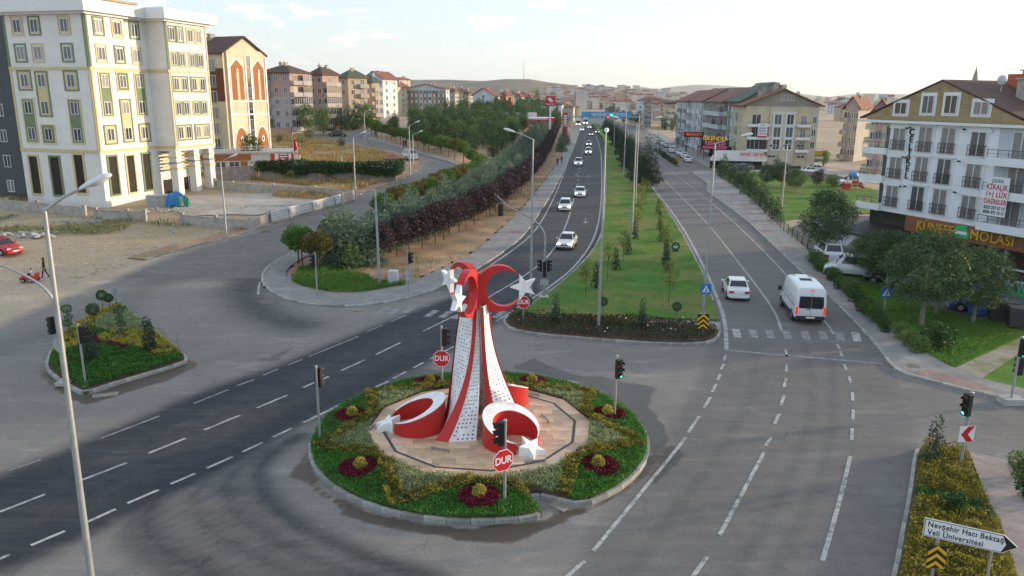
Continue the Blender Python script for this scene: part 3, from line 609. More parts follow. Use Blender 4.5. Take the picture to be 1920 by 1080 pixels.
# plaza: twelve-sided base, tiles, dark inlaid band, border slabs
PR, PZ = 4.98, .43; A0 = R(8)
dodec = [pol(PR, A0 + k * math.pi / 6) for k in range(12)]
plaza = slab('plaza', dodec, .0, PZ, pm('travertine_edge', (.46, .33, .23), .6, .2, 3))
M_TRAV = pm('travertine_tile', (.58, .40, .26), .5, .22, 1.6, .15, 12, rnd=.26, detail=9)
M_BAND = pm('dark_inlay', (.045, .05, .06), .5, .2, 5)
def clip(poly, conv):
    for i in range(len(conv)):
        a, b = conv[i], conv[(i + 1) % len(conv)]; out = []
        for j in range(len(poly)):
            p, q = poly[j], poly[(j + 1) % len(poly)]
            sp = (b[0] - a[0]) * (p[1] - a[1]) - (b[1] - a[1]) * (p[0] - a[0]); sq = (b[0] - a[0]) * (q[1] - a[1]) - (b[1] - a[1]) * (q[0] - a[0])
            if sp >= 0: out.append(p)
            if sp * sq < 0: t = sp / (sp - sq); out.append((p[0] + (q[0] - p[0]) * t, p[1] + (q[1] - p[1]) * t))
        poly = out
        if len(poly) < 3: return []
    return poly
def dod(r): return [pol(r, A0 + k * math.pi / 6) for k in range(12)]
tw, th, g_ = .92, .46, .006; inner = dod(4.22); full = {}
for r in range(-11, 12):
    for c in range(-7, 8):
        x0 = IC[0] + (c + (.5 if r % 2 else 0) + .13 * math.sin(r * 2.3)) * tw; y0 = IC[1] + r * th
        q = clip([(x0 + g_, y0 + g_), (x0 + tw - g_, y0 + g_), (x0 + tw - g_, y0 + th - g_), (x0 + g_, y0 + th - g_)], inner)
        if len(q) < 3: continue
        cx, cy = sum(p[0] for p in q) / len(q), sum(p[1] for p in q) / len(q)
        m = MB().prism([(p[0] - cx, p[1] - cy) for p in q], 0, .022).mesh('paving_tile', M_TRAV)
        obj('paving_tile', m, plaza, (cx, cy, PZ + random.uniform(-.003, .001)))
for k in range(12):
    a, b = A0 + k * math.pi / 6, A0 + (k + 1) * math.pi / 6; e = .0015
    for nm, r0, r1, mt, dz, nsp in (('inlay_strip', 4.23, 4.35, M_BAND, .021, 1), ('border_slab', 4.36, 4.97, M_TRAV, .022, 3)):
        A_, B_, C_, D_ = (np.array(pol(r1, a)), np.array(pol(r1, b)), np.array(pol(r0, b)), np.array(pol(r0, a)))
        for s in range(nsp):
            t0, t1 = s / nsp + e, (s + 1) / nsp - e; lerp = lambda p, q, t: tuple(p + (q - p) * t)
            MB().prism([lerp(A_, B_, t0), lerp(A_, B_, t1), lerp(D_, C_, t1), lerp(D_, C_, t0)], PZ, PZ + dz + random.uniform(-.002, .002)).build(nm, mt, plaza)
PT = PZ + .02

# planting of the island
star = []
for k in range(7): star += [pol(4.95, BED0 + k * BSTEP), pol(7.0, BED0 + (k + .5) * BSTEP)]
def ring_pts(n):
    r = np.sqrt(RNG.uniform(4.75 ** 2, (IR - .1) ** 2, n)); a = RNG.uniform(0, 2 * math.pi, n); x, y = IC[0] + r * np.cos(a), IC[1] + r * np.sin(a)
    k = in_poly(x, y, isl_poly) & ~in_poly(x, y, np.array(dodec)); return x[k], y[k]
def bed_dist(x, y): return np.min([np.hypot(x - pol(6.05, BED0 + k * BSTEP)[0], y - pol(6.05, BED0 + k * BSTEP)[1]) for k in range(7)], 0)
def split(n):
    x, y = ring_pts(n); d, _ = line_dist(x, y, star + [star[0]]); return x, y, d, in_poly(x, y, np.array(star)), bed_dist(x, y)
x, y, d, ins, bd = split(120000); k = ~ins & (d > .2) & (bd > .72); x, y = x[k], y[k]
h = .10 + .10 * vnoise(x, y, .35) + .05 * vnoise(x, y, .12, 2); p = np.c_[x, y, bed_z(x, y) + h * RNG.uniform(.3, 1, len(x))]
rn = np.clip(vnoise(x, y, .5, 3) * .5 + RNG.uniform(0, .6, len(x)), 0, 1)
tag(obj('ground_cover', leaf_mesh('ground_cover', p, .085, LF_GREEN, .45, .55, rn)), 'low bright green ground cover filling the roundabout island', 'ground cover', kind='stuff')
x, y, d, ins, bd = split(150000); w = .30 + .06 * vnoise(x, y, .6); k = (d < w) & (bd > .6); x, y, d = x[k], y[k], d[k]
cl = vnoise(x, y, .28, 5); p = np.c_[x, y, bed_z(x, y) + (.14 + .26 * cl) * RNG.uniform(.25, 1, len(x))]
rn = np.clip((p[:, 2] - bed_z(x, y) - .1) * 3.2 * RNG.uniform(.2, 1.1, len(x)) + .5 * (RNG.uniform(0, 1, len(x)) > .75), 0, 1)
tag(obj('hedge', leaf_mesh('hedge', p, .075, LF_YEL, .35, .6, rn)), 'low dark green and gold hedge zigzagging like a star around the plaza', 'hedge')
x, y, d, ins, bd = split(110000); k = ins & (d > .25); x, y = x[k], y[k]
p = np.c_[x, y, bed_z(x, y) + (.10 + .2 * vnoise(x, y, .25, 8)) * RNG.uniform(.3, 1, len(x))]
tag(obj('silver_plants', leaf_mesh('silver_plants', p, .10, LF_SILVER, .55, .35)), 'pale silver green bedding between the star hedge and the plaza', 'bedding', kind='stuff')
bedname = ['beside the near stop sign post', 'on the near side by the drain notch', 'at the foot of the green signal', 'behind the monument by the dark wet patch', 'at the back below the stop sign', 'beside the lone signal post facing the dark road', 'on the near side by the light dusty road']
rr = np.sqrt(RNG.uniform(.12, 1, 4200)) * .80; aa = RNG.uniform(0, 2 * math.pi, 4200); hz = .10 + .12 * vnoise(rr * np.cos(aa) + 5, rr * np.sin(aa) + 5, .14)
RING = leaf_mesh('flower_ring', np.c_[rr * np.cos(aa), rr * np.sin(aa), hz * RNG.uniform(.3, 1, 4200)], .085, LF_BURG, .4, .6)
v = RNG.normal(size=(1100, 3)); v /= np.linalg.norm(v, axis=1)[:, None]; v[:, 2] = np.abs(v[:, 2])
BALL = leaf_mesh('shrub', v * RNG.uniform(.55, 1, (1100, 1)) * [.27, .27, .42] + [0, 0, .08], .085, LF_BRIGHTY, .4, .6, out=v)
for k in range(7):
    c = pol(6.05, BED0 + k * BSTEP); t = thing('flower_bed', 'round burgundy flower bed with yellow centre ' + bedname[k], 'flower bed', (*c, float(bed_z(*c))), k * 1.7, 'round burgundy flower beds on the island')
    obj('flowers', RING, t); obj('yellow_shrub', BALL, t)

# ------------------------------------------------------------------ monument
M_WHT = pm('monument_white', (.84, .85, .86), .5, .12, 1.2, .12, 40, stretch=(3, 3, .35)); M_RED = pm('monument_red', (.52, .022, .020), .42, .09, 2, .1, 40); M_HOLE = pm('hole_dark', (.13, .13, .13), .9)
mon = thing('monument', 'tall white perforated monument with red crescents and white stars on the plaza', 'monument', (*MC, PT), 0)
def star2d(r, rot, k=.40): return [((r if i % 2 == 0 else r * k) * math.cos(rot + i * math.pi / 5), (r if i % 2 == 0 else r * k) * math.sin(rot + i * math.pi / 5)) for i in range(10)]
def crescent2d(Ro, Ri, off, n=40):
    """outline of a crescent open towards +x"""
    x = (Ro * Ro - Ri * Ri + off * off) / (2 * off); y = math.sqrt(max(Ro * Ro - x * x, 0)); a = math.atan2(y, x); b = math.atan2(y, x - off)
    o = [(Ro * math.cos(t), Ro * math.sin(t)) for t in np.linspace(a, 2 * math.pi - a, n)]
    i = [(off + Ri * math.cos(t), Ri * math.sin(t)) for t in np.linspace(2 * math.pi - b, b, n)]
    return o, i[1:-1] if False else i
def band_solid(mb, o, i, f0, f1, mi_side=0, mi_top=0, mi_bot=0):
    """solid between two matching outlines; f0, f1 map an outline point to the two end faces"""
    n = len(o); ii = i[::-1]; k = len(mb.v)
    mb.v += [f0(p) for p in o] + [f0(p) for p in ii] + [f1(p) for p in o] + [f1(p) for p in ii]
    for j in range(n - 1):
        mb.f += [(k + j, k + n + j, k + n + j + 1, k + j + 1), (k + 2 * n + j, k + 2 * n + j + 1, k + 3 * n + j + 1, k + 3 * n + j), (k + j, k + j + 1, k + 2 * n + j + 1, k + 2 * n + j), (k + n + j, k + 3 * n + j, k + 3 * n + j + 1, k + n + j + 1)]
        mb.m += [mi_bot, mi_top, mi_side, mi_side]
def leg(ang):
    Tn = 46; HT = 5.55
    def prof(t):
        r = .52 + 1.75 * (1 - t) ** 2.0; w = .07 + .46 * (1 - t) ** 2.6; n = .10 - .80 * (1 - t) ** 3.2
        nl = (r, n - w / 2); nr = (r, n + w / 2); br = (r * .74, .17 + .48 * (1 - t)); bl = (r * .22 + .05, -(.52 + .70 * (1 - t) ** .5))
        return nl, nr, br, bl
    ca, sa = math.cos(ang), math.sin(ang); tr = lambda x, y, z: (x * ca - y * sa, x * sa + y * ca, z)
    mr = MB(); V = []
    for i in range(Tn + 1):
        t = i / Tn; nl, nr, br, bl = prof(t); z = t * HT; V.append((nl, nr, br, bl, z))
    for i in range(Tn):
        a, b = V[i], V[i + 1]; e = .035
        mr.add([tr(a[0][0] + e, a[0][1] - e, a[4]), tr(a[1][0] + e, a[1][1] + e, a[4]), tr(b[1][0] + e, b[1][1] + e, b[4]), tr(b[0][0] + e, b[0][1] - e, b[4])], [(0, 1, 2, 3)])
        mr.add([tr(a[0][0] - .1, a[0][1] - e, a[4]), tr(a[0][0] + e, a[0][1] - e, a[4]), tr(b[0][0] + e, b[0][1] - e, b[4]), tr(b[0][0] - .1, b[0][1] - e, b[4])], [(0, 1, 2, 3)])
        mr.add([tr(a[1][0] + e, a[1][1] + e, a[4]), tr(a[1][0] - .1, a[1][1] + e, a[4]), tr(b[1][0] - .1, b[1][1] + e, b[4]), tr(b[1][0] + e, b[1][1] + e, b[4])], [(0, 1, 2, 3)])
    mr2 = MB()
    for i in range(Tn):      # the flaring red band down the other edge
        a, b = V[i], V[i + 1]; wa, wb = (.03 + .42 * (1 - i / Tn) ** 4, .03 + .42 * (1 - (i + 1) / Tn) ** 4)
        qa, qb = a[3], b[3]
        mr2.add([tr(qa[0] - .10, qa[1] - .03, a[4]), tr(qa[0] + wa, qa[1] - .045, a[4]), tr(qb[0] + wb, qb[1] - .045, b[4]), tr(qb[0] - .10, qb[1] - .03, b[4])], [(0, 1, 2, 3)])
        mr2.add([tr(qa[0] - .10, qa[1] + .12, a[4]), tr(qa[0] - .10, qa[1] - .03, a[4]), tr(qb[0] - .10, qb[1] - .03, b[4]), tr(qb[0] - .10, qb[1] + .12, b[4])], [(0, 1, 2, 3)])
    mr2.build('red_band', M_RED, mon, True)
    nose = mr.build('red_edge', M_RED, mon, True)
    # two white walls with real openings, each with a dark lining behind
    rows = 74
    for (p0, p1, nrm, cols) in ((1, 2, (.28, .96), 11), (0, 3, (.3, -.95), 11)):
        mw_ = MB(); rim = MB(); T = .10
        def pt(u, t, inn=0.0):
            q = prof(t); a, b = q[p0], q[p1]; x, y = a[0] + (b[0] - a[0]) * u, a[1] + (b[1] - a[1]) * u
            dx, dy = b[0] - a[0], b[1] - a[1]; l = math.hypot(dx, dy) + 1e-9; nx, ny = (dy / l, -dx / l)
            if nx * nrm[0] + ny * nrm[1] < 0: nx, ny = -nx, -ny
            return tr(x - nx * inn, y - ny * inn, t * HT)
        def quad(a, b, c, d_):
            n = (Vector(b) - Vector(a)).cross(Vector(c) - Vector(a)); o_ = Vector(pt(.5, .5)) - Vector(pt(.5, .5, 1)); 
            mw_.add([a, b, c, d_], [(0, 1, 2, 3)])
        ue = np.array([0, .13, .20, .30, .37, .47, .54, .64, .71, .81, .88, 1.0]); te = [0]
        for r in range(rows // 2): te += [(r + .45) * 2 / rows, (r + .8) * 2 / rows]
        te.append(1.0)
        for j in range(len(te) - 1):
            for i in range(len(ue) - 1):
                hole = (j % 2 == 1) and (i % 2 == 1) and ((i // 2 + j // 2) % 2 == 0 or (j // 2) % 5 != 2) and ((i // 2 * 7 + j // 2 * 3) % 5 != 0)
                u0, u1, t0, t1 = ue[i], ue[i + 1], te[j], te[j + 1]
                if not hole:
                    quad(pt(u0, t0), pt(u1, t0), pt(u1, t1), pt(u0, t1)); quad(pt(u0, t0, T), pt(u0, t1, T), pt(u1, t1, T), pt(u1, t0, T))
                else:
                    for (a, b) in (((u0, t0), (u1, t0)), ((u1, t0), (u1, t1)), ((u1, t1), (u0, t1)), ((u0, t1), (u0, t0))):
                        mw_.add([pt(*a), pt(*b), pt(*b, T), pt(*a, T)], [(0, 1, 2, 3), (3, 2, 1, 0)])
            for u in (0, 1): mw_.add([pt(u, te[j]), pt(u, te[j + 1]), pt(u, te[j + 1], T), pt(u, te[j], T)], [(0, 1, 2, 3), (3, 2, 1, 0)])
        mw_.add([pt(0, 1), pt(1, 1), pt(1, 1, T), pt(0, 1, T)], [(0, 1, 2, 3), (3, 2, 1, 0)])
        wall = mw_.build('perforated_wall', M_WHT, mon)
    # the crescent and star standing on the leg, in its radial plane
    o, i = crescent2d(1.02, .80, .27); zc, rc, th_ = 6.22, .92, .17
    mc = MB(); f = lambda s: (lambda p: tr(rc + p[0], s * th_, zc + p[1])); band_solid(mc, o, i, f(-1), f(1)); mc.build('red_crescent', M_RED, mon, True)
    st = MB(); sp = star2d(.60, math.pi); q = [(rc + 1.12 + p[0], zc + .02 + p[1]) for p in sp]
    k = len(st.v); n = len(q); st.v += [tr(p[0], -.11, p[1]) for p in q] + [tr(p[0], .11, p[1]) for p in q]
    st.f += [tuple(range(n)), tuple(range(n, 2 * n))[::-1]] + [(j, j + n, (j + 1) % n + n, (j + 1) % n) for j in range(n)]; st.m += [0] * (n + 2); st.build('white_star', M_WHT, mon)
for a in (250, 10, 130): leg(R(a))
def ground_crescent(ang, r, label):
    c = pol(r, ang, MC); t = thing('crescent_sculpture', label, 'sculpture', (*c, PT), ang, 'crescent sculptures around the monument')
    o, i = crescent2d(1.2, .95, .29); zt = lambda x: .94 - .40 * x
    def wall(f0, f1, nm, mt, lo, hi): pass
    m1 = MB(); band_solid(m1, o, i, lambda p: (p[0], p[1], 0), lambda p: (p[0], p[1], zt(p[0]) - .03)); m1.build('red_wall', M_RED, t, True)
    m2 = MB(); band_solid(m2, o, i, lambda p: (p[0] * 1.006, p[1] * 1.006, zt(p[0]) - .03), lambda p: (p[0] * 1.006, p[1] * 1.006, zt(p[0]))); m2.build('white_top', M_WHT, t)
    sp = star2d(.58, math.pi + R(6), .41); q = [(1.38 + p[0], p[1]) for p in sp]; m3 = MB(); n = len(q)
    m3.v = [(p[0], p[1], 0) for p in q] + [(p[0], p[1], .62 - .40 * (p[0] - .8)) for p in q]; m3.f = [tuple(range(n, 2 * n))] + [(j, (j + 1) % n, (j + 1) % n + n, j + n) for j in range(n)]; m3.m = [0] * len(m3.f); m3.build('white_star', M_WHT, t)
ground_crescent(R(190), 2.62, 'slanted red and white crescent with a star, lying towards the dark road')
ground_crescent(R(308), 2.45, 'slanted red and white crescent with its star behind the near stop sign')
ground_crescent(R(66), 2.75, 'red crescent half hidden behind the monument')
M_GREY = pm('grey_metal', (.30, .31, .32), .45, .1, 6, metal=.6)
for px, rz in (((826, 846), -.35), ((1022, 786), 1.9), ((871, 800), 1.45), ((701, 800), 1.2), ((985, 842), .12), ((1004, 868), .25), ((995, 742), -.1)):
    c = G0(*px, PT); t = MB(); t.box(-.42, .42, -.035, .035, .07, .13); t.box(-.40, -.34, -.02, .02, 0, .08); t.box(.34, .40, -.02, .02, 0, .08)
    o = t.build('floor_light_bar', M_GREY); o.location = (*c, PT + .001); o.rotation_euler[2] = rz
    tag(o, {826: 'grey floor light bar in front of the monument leg', 1022: 'grey floor light bar at the road side of the plaza', 871: 'grey floor light bar beside the monument foot', 701: 'grey floor light bar by the outer crescent star', 985: 'grey floor light bar inside the near crescent', 1004: 'grey floor light bar in front of the near star', 995: 'grey floor light bar at the back of the plaza'}[px[0]], 'floor light', 'light bars on the plaza')
# ------------------------------------------------------------------ lamps, signals, signs
M_GALV = pm('galvanised_steel', (.38, .40, .41), .5, .14, 3, .1, 60, metal=.55); M_BLK = pm('black_plastic', (.012, .012, .014), .5, .2); M_LAMP = pm('lamp_housing', (.62, .64, .65), .4, .06)
M_LENS = pm('lamp_lens', (.55, .58, .60), .2, .05, spec=.6); M_SGW = pm('sign_white', (.75, .76, .78), .45, .04); M_SGR = pm('sign_red', (.58, .02, .025), .4, .05); M_SGB = pm('sign_blue', (.02, .17, .52), .4, .05)
M_SGY = pm('sign_yellow', (.72, .42, .01), .45, .05); M_SGBK = pm('sign_black', (.02, .02, .02), .5, .05); M_SGBACK = pm('sign_back', (.42, .45, .45), .5, .1, metal=.3)
M_GREEN_LIT = pm('signal_green_lit', (.01, .5, .3), .3, .02, emit=(.03, 1.0, .55, 5.0)); M_LENS_R = pm('signal_lens_red', (.07, .01, .01), .25); M_LENS_Y = pm('signal_lens_amber', (.07, .035, .01), .25); M_LENS_G = pm('signal_lens_green', (.01, .05, .04), .25)
M_RED_LIT = pm('signal_red_lit', (.6, .02, .02), .3, .02, emit=(1, .05, .05, 5.0))
def lamp_head(parent, at, ang, L_=.78, tilt=.2):
    m = MB(); prof = [(-.05, .05, .05), (.04, .075, .07), (.2, .13, .10), (.45, .16, .115), (.65, .14, .10), (.76, .08, .06), (.79, .02, .02)]; k = 12; n = len(prof)
    for x, w, h in prof: m.v += [(x, w * math.cos(2 * math.pi * j / k), h * math.sin(2 * math.pi * j / k) * (1.0 if math.sin(2 * math.pi * j / k) > 0 else .55)) for j in range(k)]
    for i in range(n - 1): m.f += [(i * k + j, (i + 1) * k + j, (i + 1) * k + (j + 1) % k, i * k + (j + 1) % k) for j in range(k)]
    m.f += [tuple(range(k)), tuple(range((n - 1) * k, n * k))[::-1]]; m.m = [0] * len(m.f)
    h = m.build('lamp_head', M_LAMP, parent, True); h.location = at; h.rotation_euler = (0, -tilt, ang)
    g = MB().ball((.42, 0, -.045), .2, 12, 6, (1.2, .6, .28)).build('lens', M_LENS, h, True); h.scale = (L_ / .78,) * 3
    return h
def lamp_post(base, H_, arms, label, rad=(.11, .055), arm_l=1.6, lean=(0, 0), rise=.45, z=0.0, group='street lamp posts', head=.78):
    t = thing('street_lamp', label, 'lamp post', (base[0], base[1], z), 0, group)
    m = MB(); m.tube([(0, 0, .0), (lean[0] * .5, lean[1] * .5, H_ * .5), (lean[0], lean[1], H_)], [rad[0], (rad[0] + rad[1]) / 2, rad[1]], 10); m.build('pole', M_GALV, t, True)
    MB().box(-.2, .2, -.2, .2, -.02, .03).build('base_plate', M_GALV, t)
    for a in arms:
        d = (math.cos(a), math.sin(a)); p = [(lean[0], lean[1], H_ - .06), (lean[0] + d[0] * arm_l * .5, lean[1] + d[1] * arm_l * .5, H_ + rise * .55), (lean[0] + d[0] * arm_l, lean[1] + d[1] * arm_l, H_ + rise)]
        MB().tube(p, [.045, .04, .035], 8).build('arm', M_GALV, t, True); lamp_head(t, p[-1], a, head, rise / arm_l * .8)
    return t
def lamp_px(bpx, ytop, arms, label, **k):
    b = G(*bpx); z = tz(*b); return lamp_post(b, ztop(b, ytop) - z, [R(a) for a in arms], label, z=z + k.pop('dz', 0.0), **k)
lamp_post((-11.75, 18.9), 11.9, [R(8)], 'tall galvanised lamp post in the foreground with its head over the dirt lot', lean=(.15, 0), arm_l=.95, rise=.5, rad=(.105, .055), head=.78)
lamp_px((995, 572), 264, (178,), 'lamp post on the lawn edge behind the monument crescent', dz=.13, arm_l=1.3)
lamp_px((1122, 620), 268, (82,), 'lamp post rising out of the flower bed in front of the lawn', dz=.13, arm_l=1.5)
lamp_px((1318, 592), 272, (5,), 'lamp post carrying the blue crossing sign by the central lawn', dz=.13, arm_l=1.7)
lamp_px((1463, 412), 272, (15,), 'lamp post on the pavement beside the park fence', dz=.1, arm_l=1.0)
lamp_px((1169, 334), 200, (0, 180), 'slim two armed lamp post farthest along the central lawn', dz=.12, arm_l=1.8)
lamp_px((1191, 382), 215, (0, 180), 'two armed lamp post among the pines of the central lawn', dz=.12, arm_l=2.0)
lamp_px((1184, 446), 232, (10, 190), 'two armed lamp post among the young trees of the lawn', dz=.12, arm_l=2.0, rad=(.10, .05))
lamp_px((425, 447), 304, (10,), 'lamp post on the verge in front of the rubble yard wall', arm_l=.9)
lamp_px((667, 378), 258, (10,), 'lamp post where the sheet metal fence ends', arm_l=.9)
lamp_px((769, 327), 236, (10,), 'lamp post at the gatehouse by the bend', arm_l=.9)
lamp_px((775, 310), 253, (8,), 'shorter lamp post just behind the gatehouse bend', arm_l=1.0)
lamp_px((685, 276), 212, (8,), 'distant lamp post on the far side of the bend', arm_l=.8)
lamp_px((611, 252), 205, (0,), 'distant lamp post by the parked dark car', arm_l=.8)
lamp_px((1232, 300), 232, (0,), 'far lamp post where the service road begins', arm_l=1.5)
lamp_px((1150, 300), 205, (0,), 'far lamp post near the overpass on the lawn', arm_l=1.5)
b = G(712, 537); t = thing('steel_pole', 'bare galvanised pole with a white cabinet at its foot', 'pole', (*b, .1)); MB().tube([(0, 0, -.05), (-.1, 0, ztop(b, 360))], [.12, .07], 10).build('shaft', M_GALV, t, True); MB().box(-.25, .25, -.25, .25, -.05, .06).build('footing', M_CONC, t)
b = G(738, 535); t = thing('utility_cabinet', 'white utility cabinet on a plinth by the bare pole', 'cabinet', (*b, .1), R(-8)); MB().box(-.42, .42, -.25, .25, -.06, .12).build('plinth', M_CONC, t); MB().bbox(-.38, .38, -.2, .2, .12, 1.15, .04).build('body', M_LAMP, t); MB().box(-.33, .33, -.212, -.203, .2, 1.06).build('door', pm('cabinet_door', (.55, .57, .58), .5), t); MB().box(.22, .26, -.225, -.212, .6, .72).build('handle', M_BLK, t)
def signal_head(parent, at, ang, lit=None, n=3, s=1.0):
    """black housing; lenses look along ang"""
    m = MB(); m.bbox(-.10, .10, -.15, .15, 0, .30 * n, .02); h = m.build('signal_head', M_BLK, parent); h.location = at; h.rotation_euler[2] = ang; h.scale = (s,) * 3
    for k in range(n):
        z = .30 * (n - k) - .15; mt = (M_LENS_R, M_LENS_Y, M_LENS_G)[k if n == 3 else (0, 2)[k]]
        if lit == 'green' and k == n - 1: mt = M_GREEN_LIT
        if lit == 'red' and k == 0: mt = M_RED_LIT
        l = MB(); l.tube([(.10, 0, z), (.118, 0, z)], [.105, .095], 14); l.build('lens', mt, h)
        v = MB(); a = np.linspace(R(-25), R(205), 10); 
        v.v = [(.1, .118 * math.cos(q), z + .118 * math.sin(q)) for q in a] + [(.31 - .05 * abs(math.cos(q)), .118 * math.cos(q), z + .118 * math.sin(q) - .03) for q in a]
        v.f = [(i, i + 1, 11 + i, 10 + i) for i in range(9)] + [(10 + i, 11 + i, i + 1, i) for i in range(9)]; v.m = [0] * 18; v.build('visor', M_BLK, h)
    return h
def plate(poly, th=.012): return MB().prism(poly, -th, 0, axis='y')
def oct_poly(r): return [(r * math.cos(R(22.5 + 45 * k)), r * math.sin(R(22.5 + 45 * k))) for k in range(8)]
def stop_sign(label, at, ang, r=.46, parent=None):
    """octagon facing ang; a thing of its own unless a parent post is given"""
    t = thing('stop_sign', label, 'stop sign', at, ang + R(90), 'stop signs at the roundabout') if parent is None else parent
    p = plate(oct_poly(r)).build('plate', M_SGW, t); f = MB().prism(oct_poly(r * .93), -.018, -.0125, axis='y').build('red_face', M_SGR, t)
    obj('lettering', text_mesh('DUR', r * .86, .002, .012, .88, M_SGW), t, (0, -.022, 0)); MB().prism(oct_poly(r * .95), 0.001, .008, axis='y').build('back', M_SGBACK, t)
    MB().box(-.03, .03, .008, .05, -.1, .1).build('bracket', M_GALV, t)
    return t
def signal_post(bpx, ytop, head_y, ang, label, lit=None, base_z=.1, side=0.16, n=3, extra=None, rad=.055, s=1.0):
    b = G(*bpx, base_z); zb = base_z; H_ = ztop(b, ytop) - zb
    t = thing('traffic_light', label, 'traffic light', (*b, zb), 0, 'traffic lights on posts'); MB().tube([(0, 0, -.1), (0, 0, H_)], [rad, rad], 10).build('pole', M_GALV, t, True)
    MB().ball((0, 0, H_), rad * 1.3, 8, 4, (1, 1, .6)).build('cap', M_GALV, t, True); MB().box(-.11, .11, -.11, .11, -.1, .03).build('base_plate', M_GALV, t)
    zt = ztop(b, head_y) - zb; d = (math.cos(ang), math.sin(ang)); h = signal_head(t, (d[0] * side, d[1] * side, zt - .9 * s), ang, lit, n, s)
    MB().box(-.02, .02, -.02, .02, zt - .5, zt - .44).build('bracket', M_GALV, t)
    m = MB(); m.tube([(0, 0, zt - .25), (d[0] * (side - .08), d[1] * (side - .08), zt - .25)], .02, 6); m.tube([(0, 0, zt - .75), (d[0] * (side - .08), d[1] * (side - .08), zt - .75)], .02, 6); m.build('bracket', M_GALV, t)
    return t, b, zb
signal_post((600, 822), 687, 690, R(70), 'signal post on the island facing away, by the dark road', base_z=.25)
t, b, z = signal_post((829, 724), 612, 616, R(10), 'signal post behind the plaza with a stop sign below its head', base_z=.3)
zs = ztop(b, 671); stop_sign('red stop sign on the signal post behind the plaza', (b[0], b[1] - .10, zs), R(270))
signal_post((1152, 783), 667, 672, R(305), 'signal showing green at the road side of the roundabout', 'green', .3)
t, b, z = signal_post((946, 940), 788, 790, R(185), 'near signal post in front of the crescent with a stop sign', base_z=.3, rad=.06)
zs = ztop(b, 861); stop_sign('red stop sign turned aside on the nearest signal post', (b[0] - .06, b[1] - .10, zs), R(302), .45)
signal_post((161, 724), 608, 611, R(5), 'signal post at the tip of the triangular planted island', base_z=.15)
signal_post((595, 556), 474, 477, R(200), 'signal post on the corner pavement beside the round trees', base_z=.12, s=.95)
t, b, z = signal_post((766, 549), 470, 473, R(20), 'signal post with control boxes on the corner pavement', base_z=.12, s=.95)
MB().box(-.16, .16, -.12, -.06, 1.0, 1.75).build('control_box', M_SGBACK, t); MB().box(.06, .26, -.1, .1, .75, 1.85).build('control_box', M_GALV, t)
t, b, z = signal_post((1799, 880), 736, 738, R(200), 'green signal above the red arrow sign on the hedge corner', 'green', .15, rad=.065)
ts = thing('arrow_sign', 'square white sign with red left pointing chevron on signal post', 'road sign', (b[0] - .0, b[1] - .09, ztop(b, 812)), R(8)); plate([(-.34, -.34), (.34, -.34), (.34, .34), (-.34, .34)]).build('plate', M_SGW, ts)
MB().prism([(-.25, 0), (.02, .33), (.32, .33), (.04, 0), (.32, -.33), (.02, -.33)], -.019, -.0125, axis='y').build('chevron', M_SGR, ts)
MB().box(-.55, .35, -.5, .25, -.1, .05).build('footing', M_CONC, t)
t, b, z = signal_post((1895, 752), 632, 634, R(285), 'green signal at the far street corner by the lawn', 'green', .12, rad=.065); MB().box(-.5, .5, -.35, .35, -.12, .2).build('footing', M_CONC, t); signal_head(t, (.22, .1, ztop(b, 672) - .12 - .9), R(100))
def gantry(bpx, zb_, bend_y, end, label, heads, base_z=.13):
    b = G(*bpx, base_z); H_ = ztop(b, bend_y) - base_z; t = thing('signal_mast', label, 'signal mast', (*b, base_z), 0, 'curved signal masts')
    e = Vector(end); p0, p1, p2 = Vector((0, 0, H_)), Vector((0, 0, H_ + e.z * .42)), e + Vector((0, 0, H_)); pts = [Vector((0, 0, -.1)), Vector((0, 0, H_ * .5)), p0] + [p0 * (1 - u) ** 2 + p1 * 2 * u * (1 - u) + (p0 * .25 + p2 * .75 + Vector((0, 0, -.05))) * u * u for u in np.linspace(.1, 1, 9)] + [p2]
    MB().tube(pts, [.10, .09, .085] + list(np.linspace(.08, .05, 9)) + [.045], 10).build('mast', M_GALV, t, True); MB().box(-.35, .35, -.35, .35, -.12, .06).build('footing', M_CONC, t)
    for at, a in heads: signal_head(t, at, a)
    return t, b, H_
t, b, H_ = gantry((1020, 556), 0, 448, (-3.55, .3, 3.1), 'curved signal mast reaching over the carriageway by the lawn', [((-.28, -.05, 1.95), R(180)), ((.28, -.05, 1.95), R(0)), ((-3.3, .3, 6.0), R(60))])
MB().box(-.3, .3, -.16, -.1, .9, 1.35).build('control_box', M_SGBACK, t); MB().box(-.12, .12, -.14, .1, 1.5, 2.7).build('control_box', M_BLK, t)
t, b, H_ = gantry((122, 716), 0, 572, (-3.8, .2, 2.9), 'curved signal mast behind the foreground lamp post', [((-.28, 0, 2.6), R(150))], .15)
p = thing('stop_sign', 'octagonal stop sign seen from the back behind the lamp post', 'stop sign', (b[0] - .1, b[1] + .12, ztop(b, 648)), R(160), 'stop signs at the roundabout'); plate(oct_poly(.46)).build('plate', M_SGBACK, p); MB().prism(oct_poly(.43), -.02, -.013, axis='y').build('red_face', M_SGR, p)
def post_at(bpx, ytop, name, label, cat, base_z=.1, rad=.035, group=None):
    b = G(*bpx); zb = base_z + tz(*b); H_ = ztop(b, ytop) - zb; t = thing(name, label, cat, (*b, zb), 0, group); MB().tube([(0, 0, -.12), (0, 0, H_)], rad, 8).build('post', M_GALV, t, True); return t, b, H_
t, b, H_ = post_at((981, 612), 540, 'stop_sign_post', 'grey post with stop sign beside the small round bush', 'sign post', .15, .045); MB().box(-.1, .1, -.05, .05, H_ - .35, H_ + .05).build('bracket', M_BLK, t)
stop_sign('red stop sign beyond the monument at the flower bed tip', (b[0], b[1] - .08, ztop(b, 566)), R(268), .45)
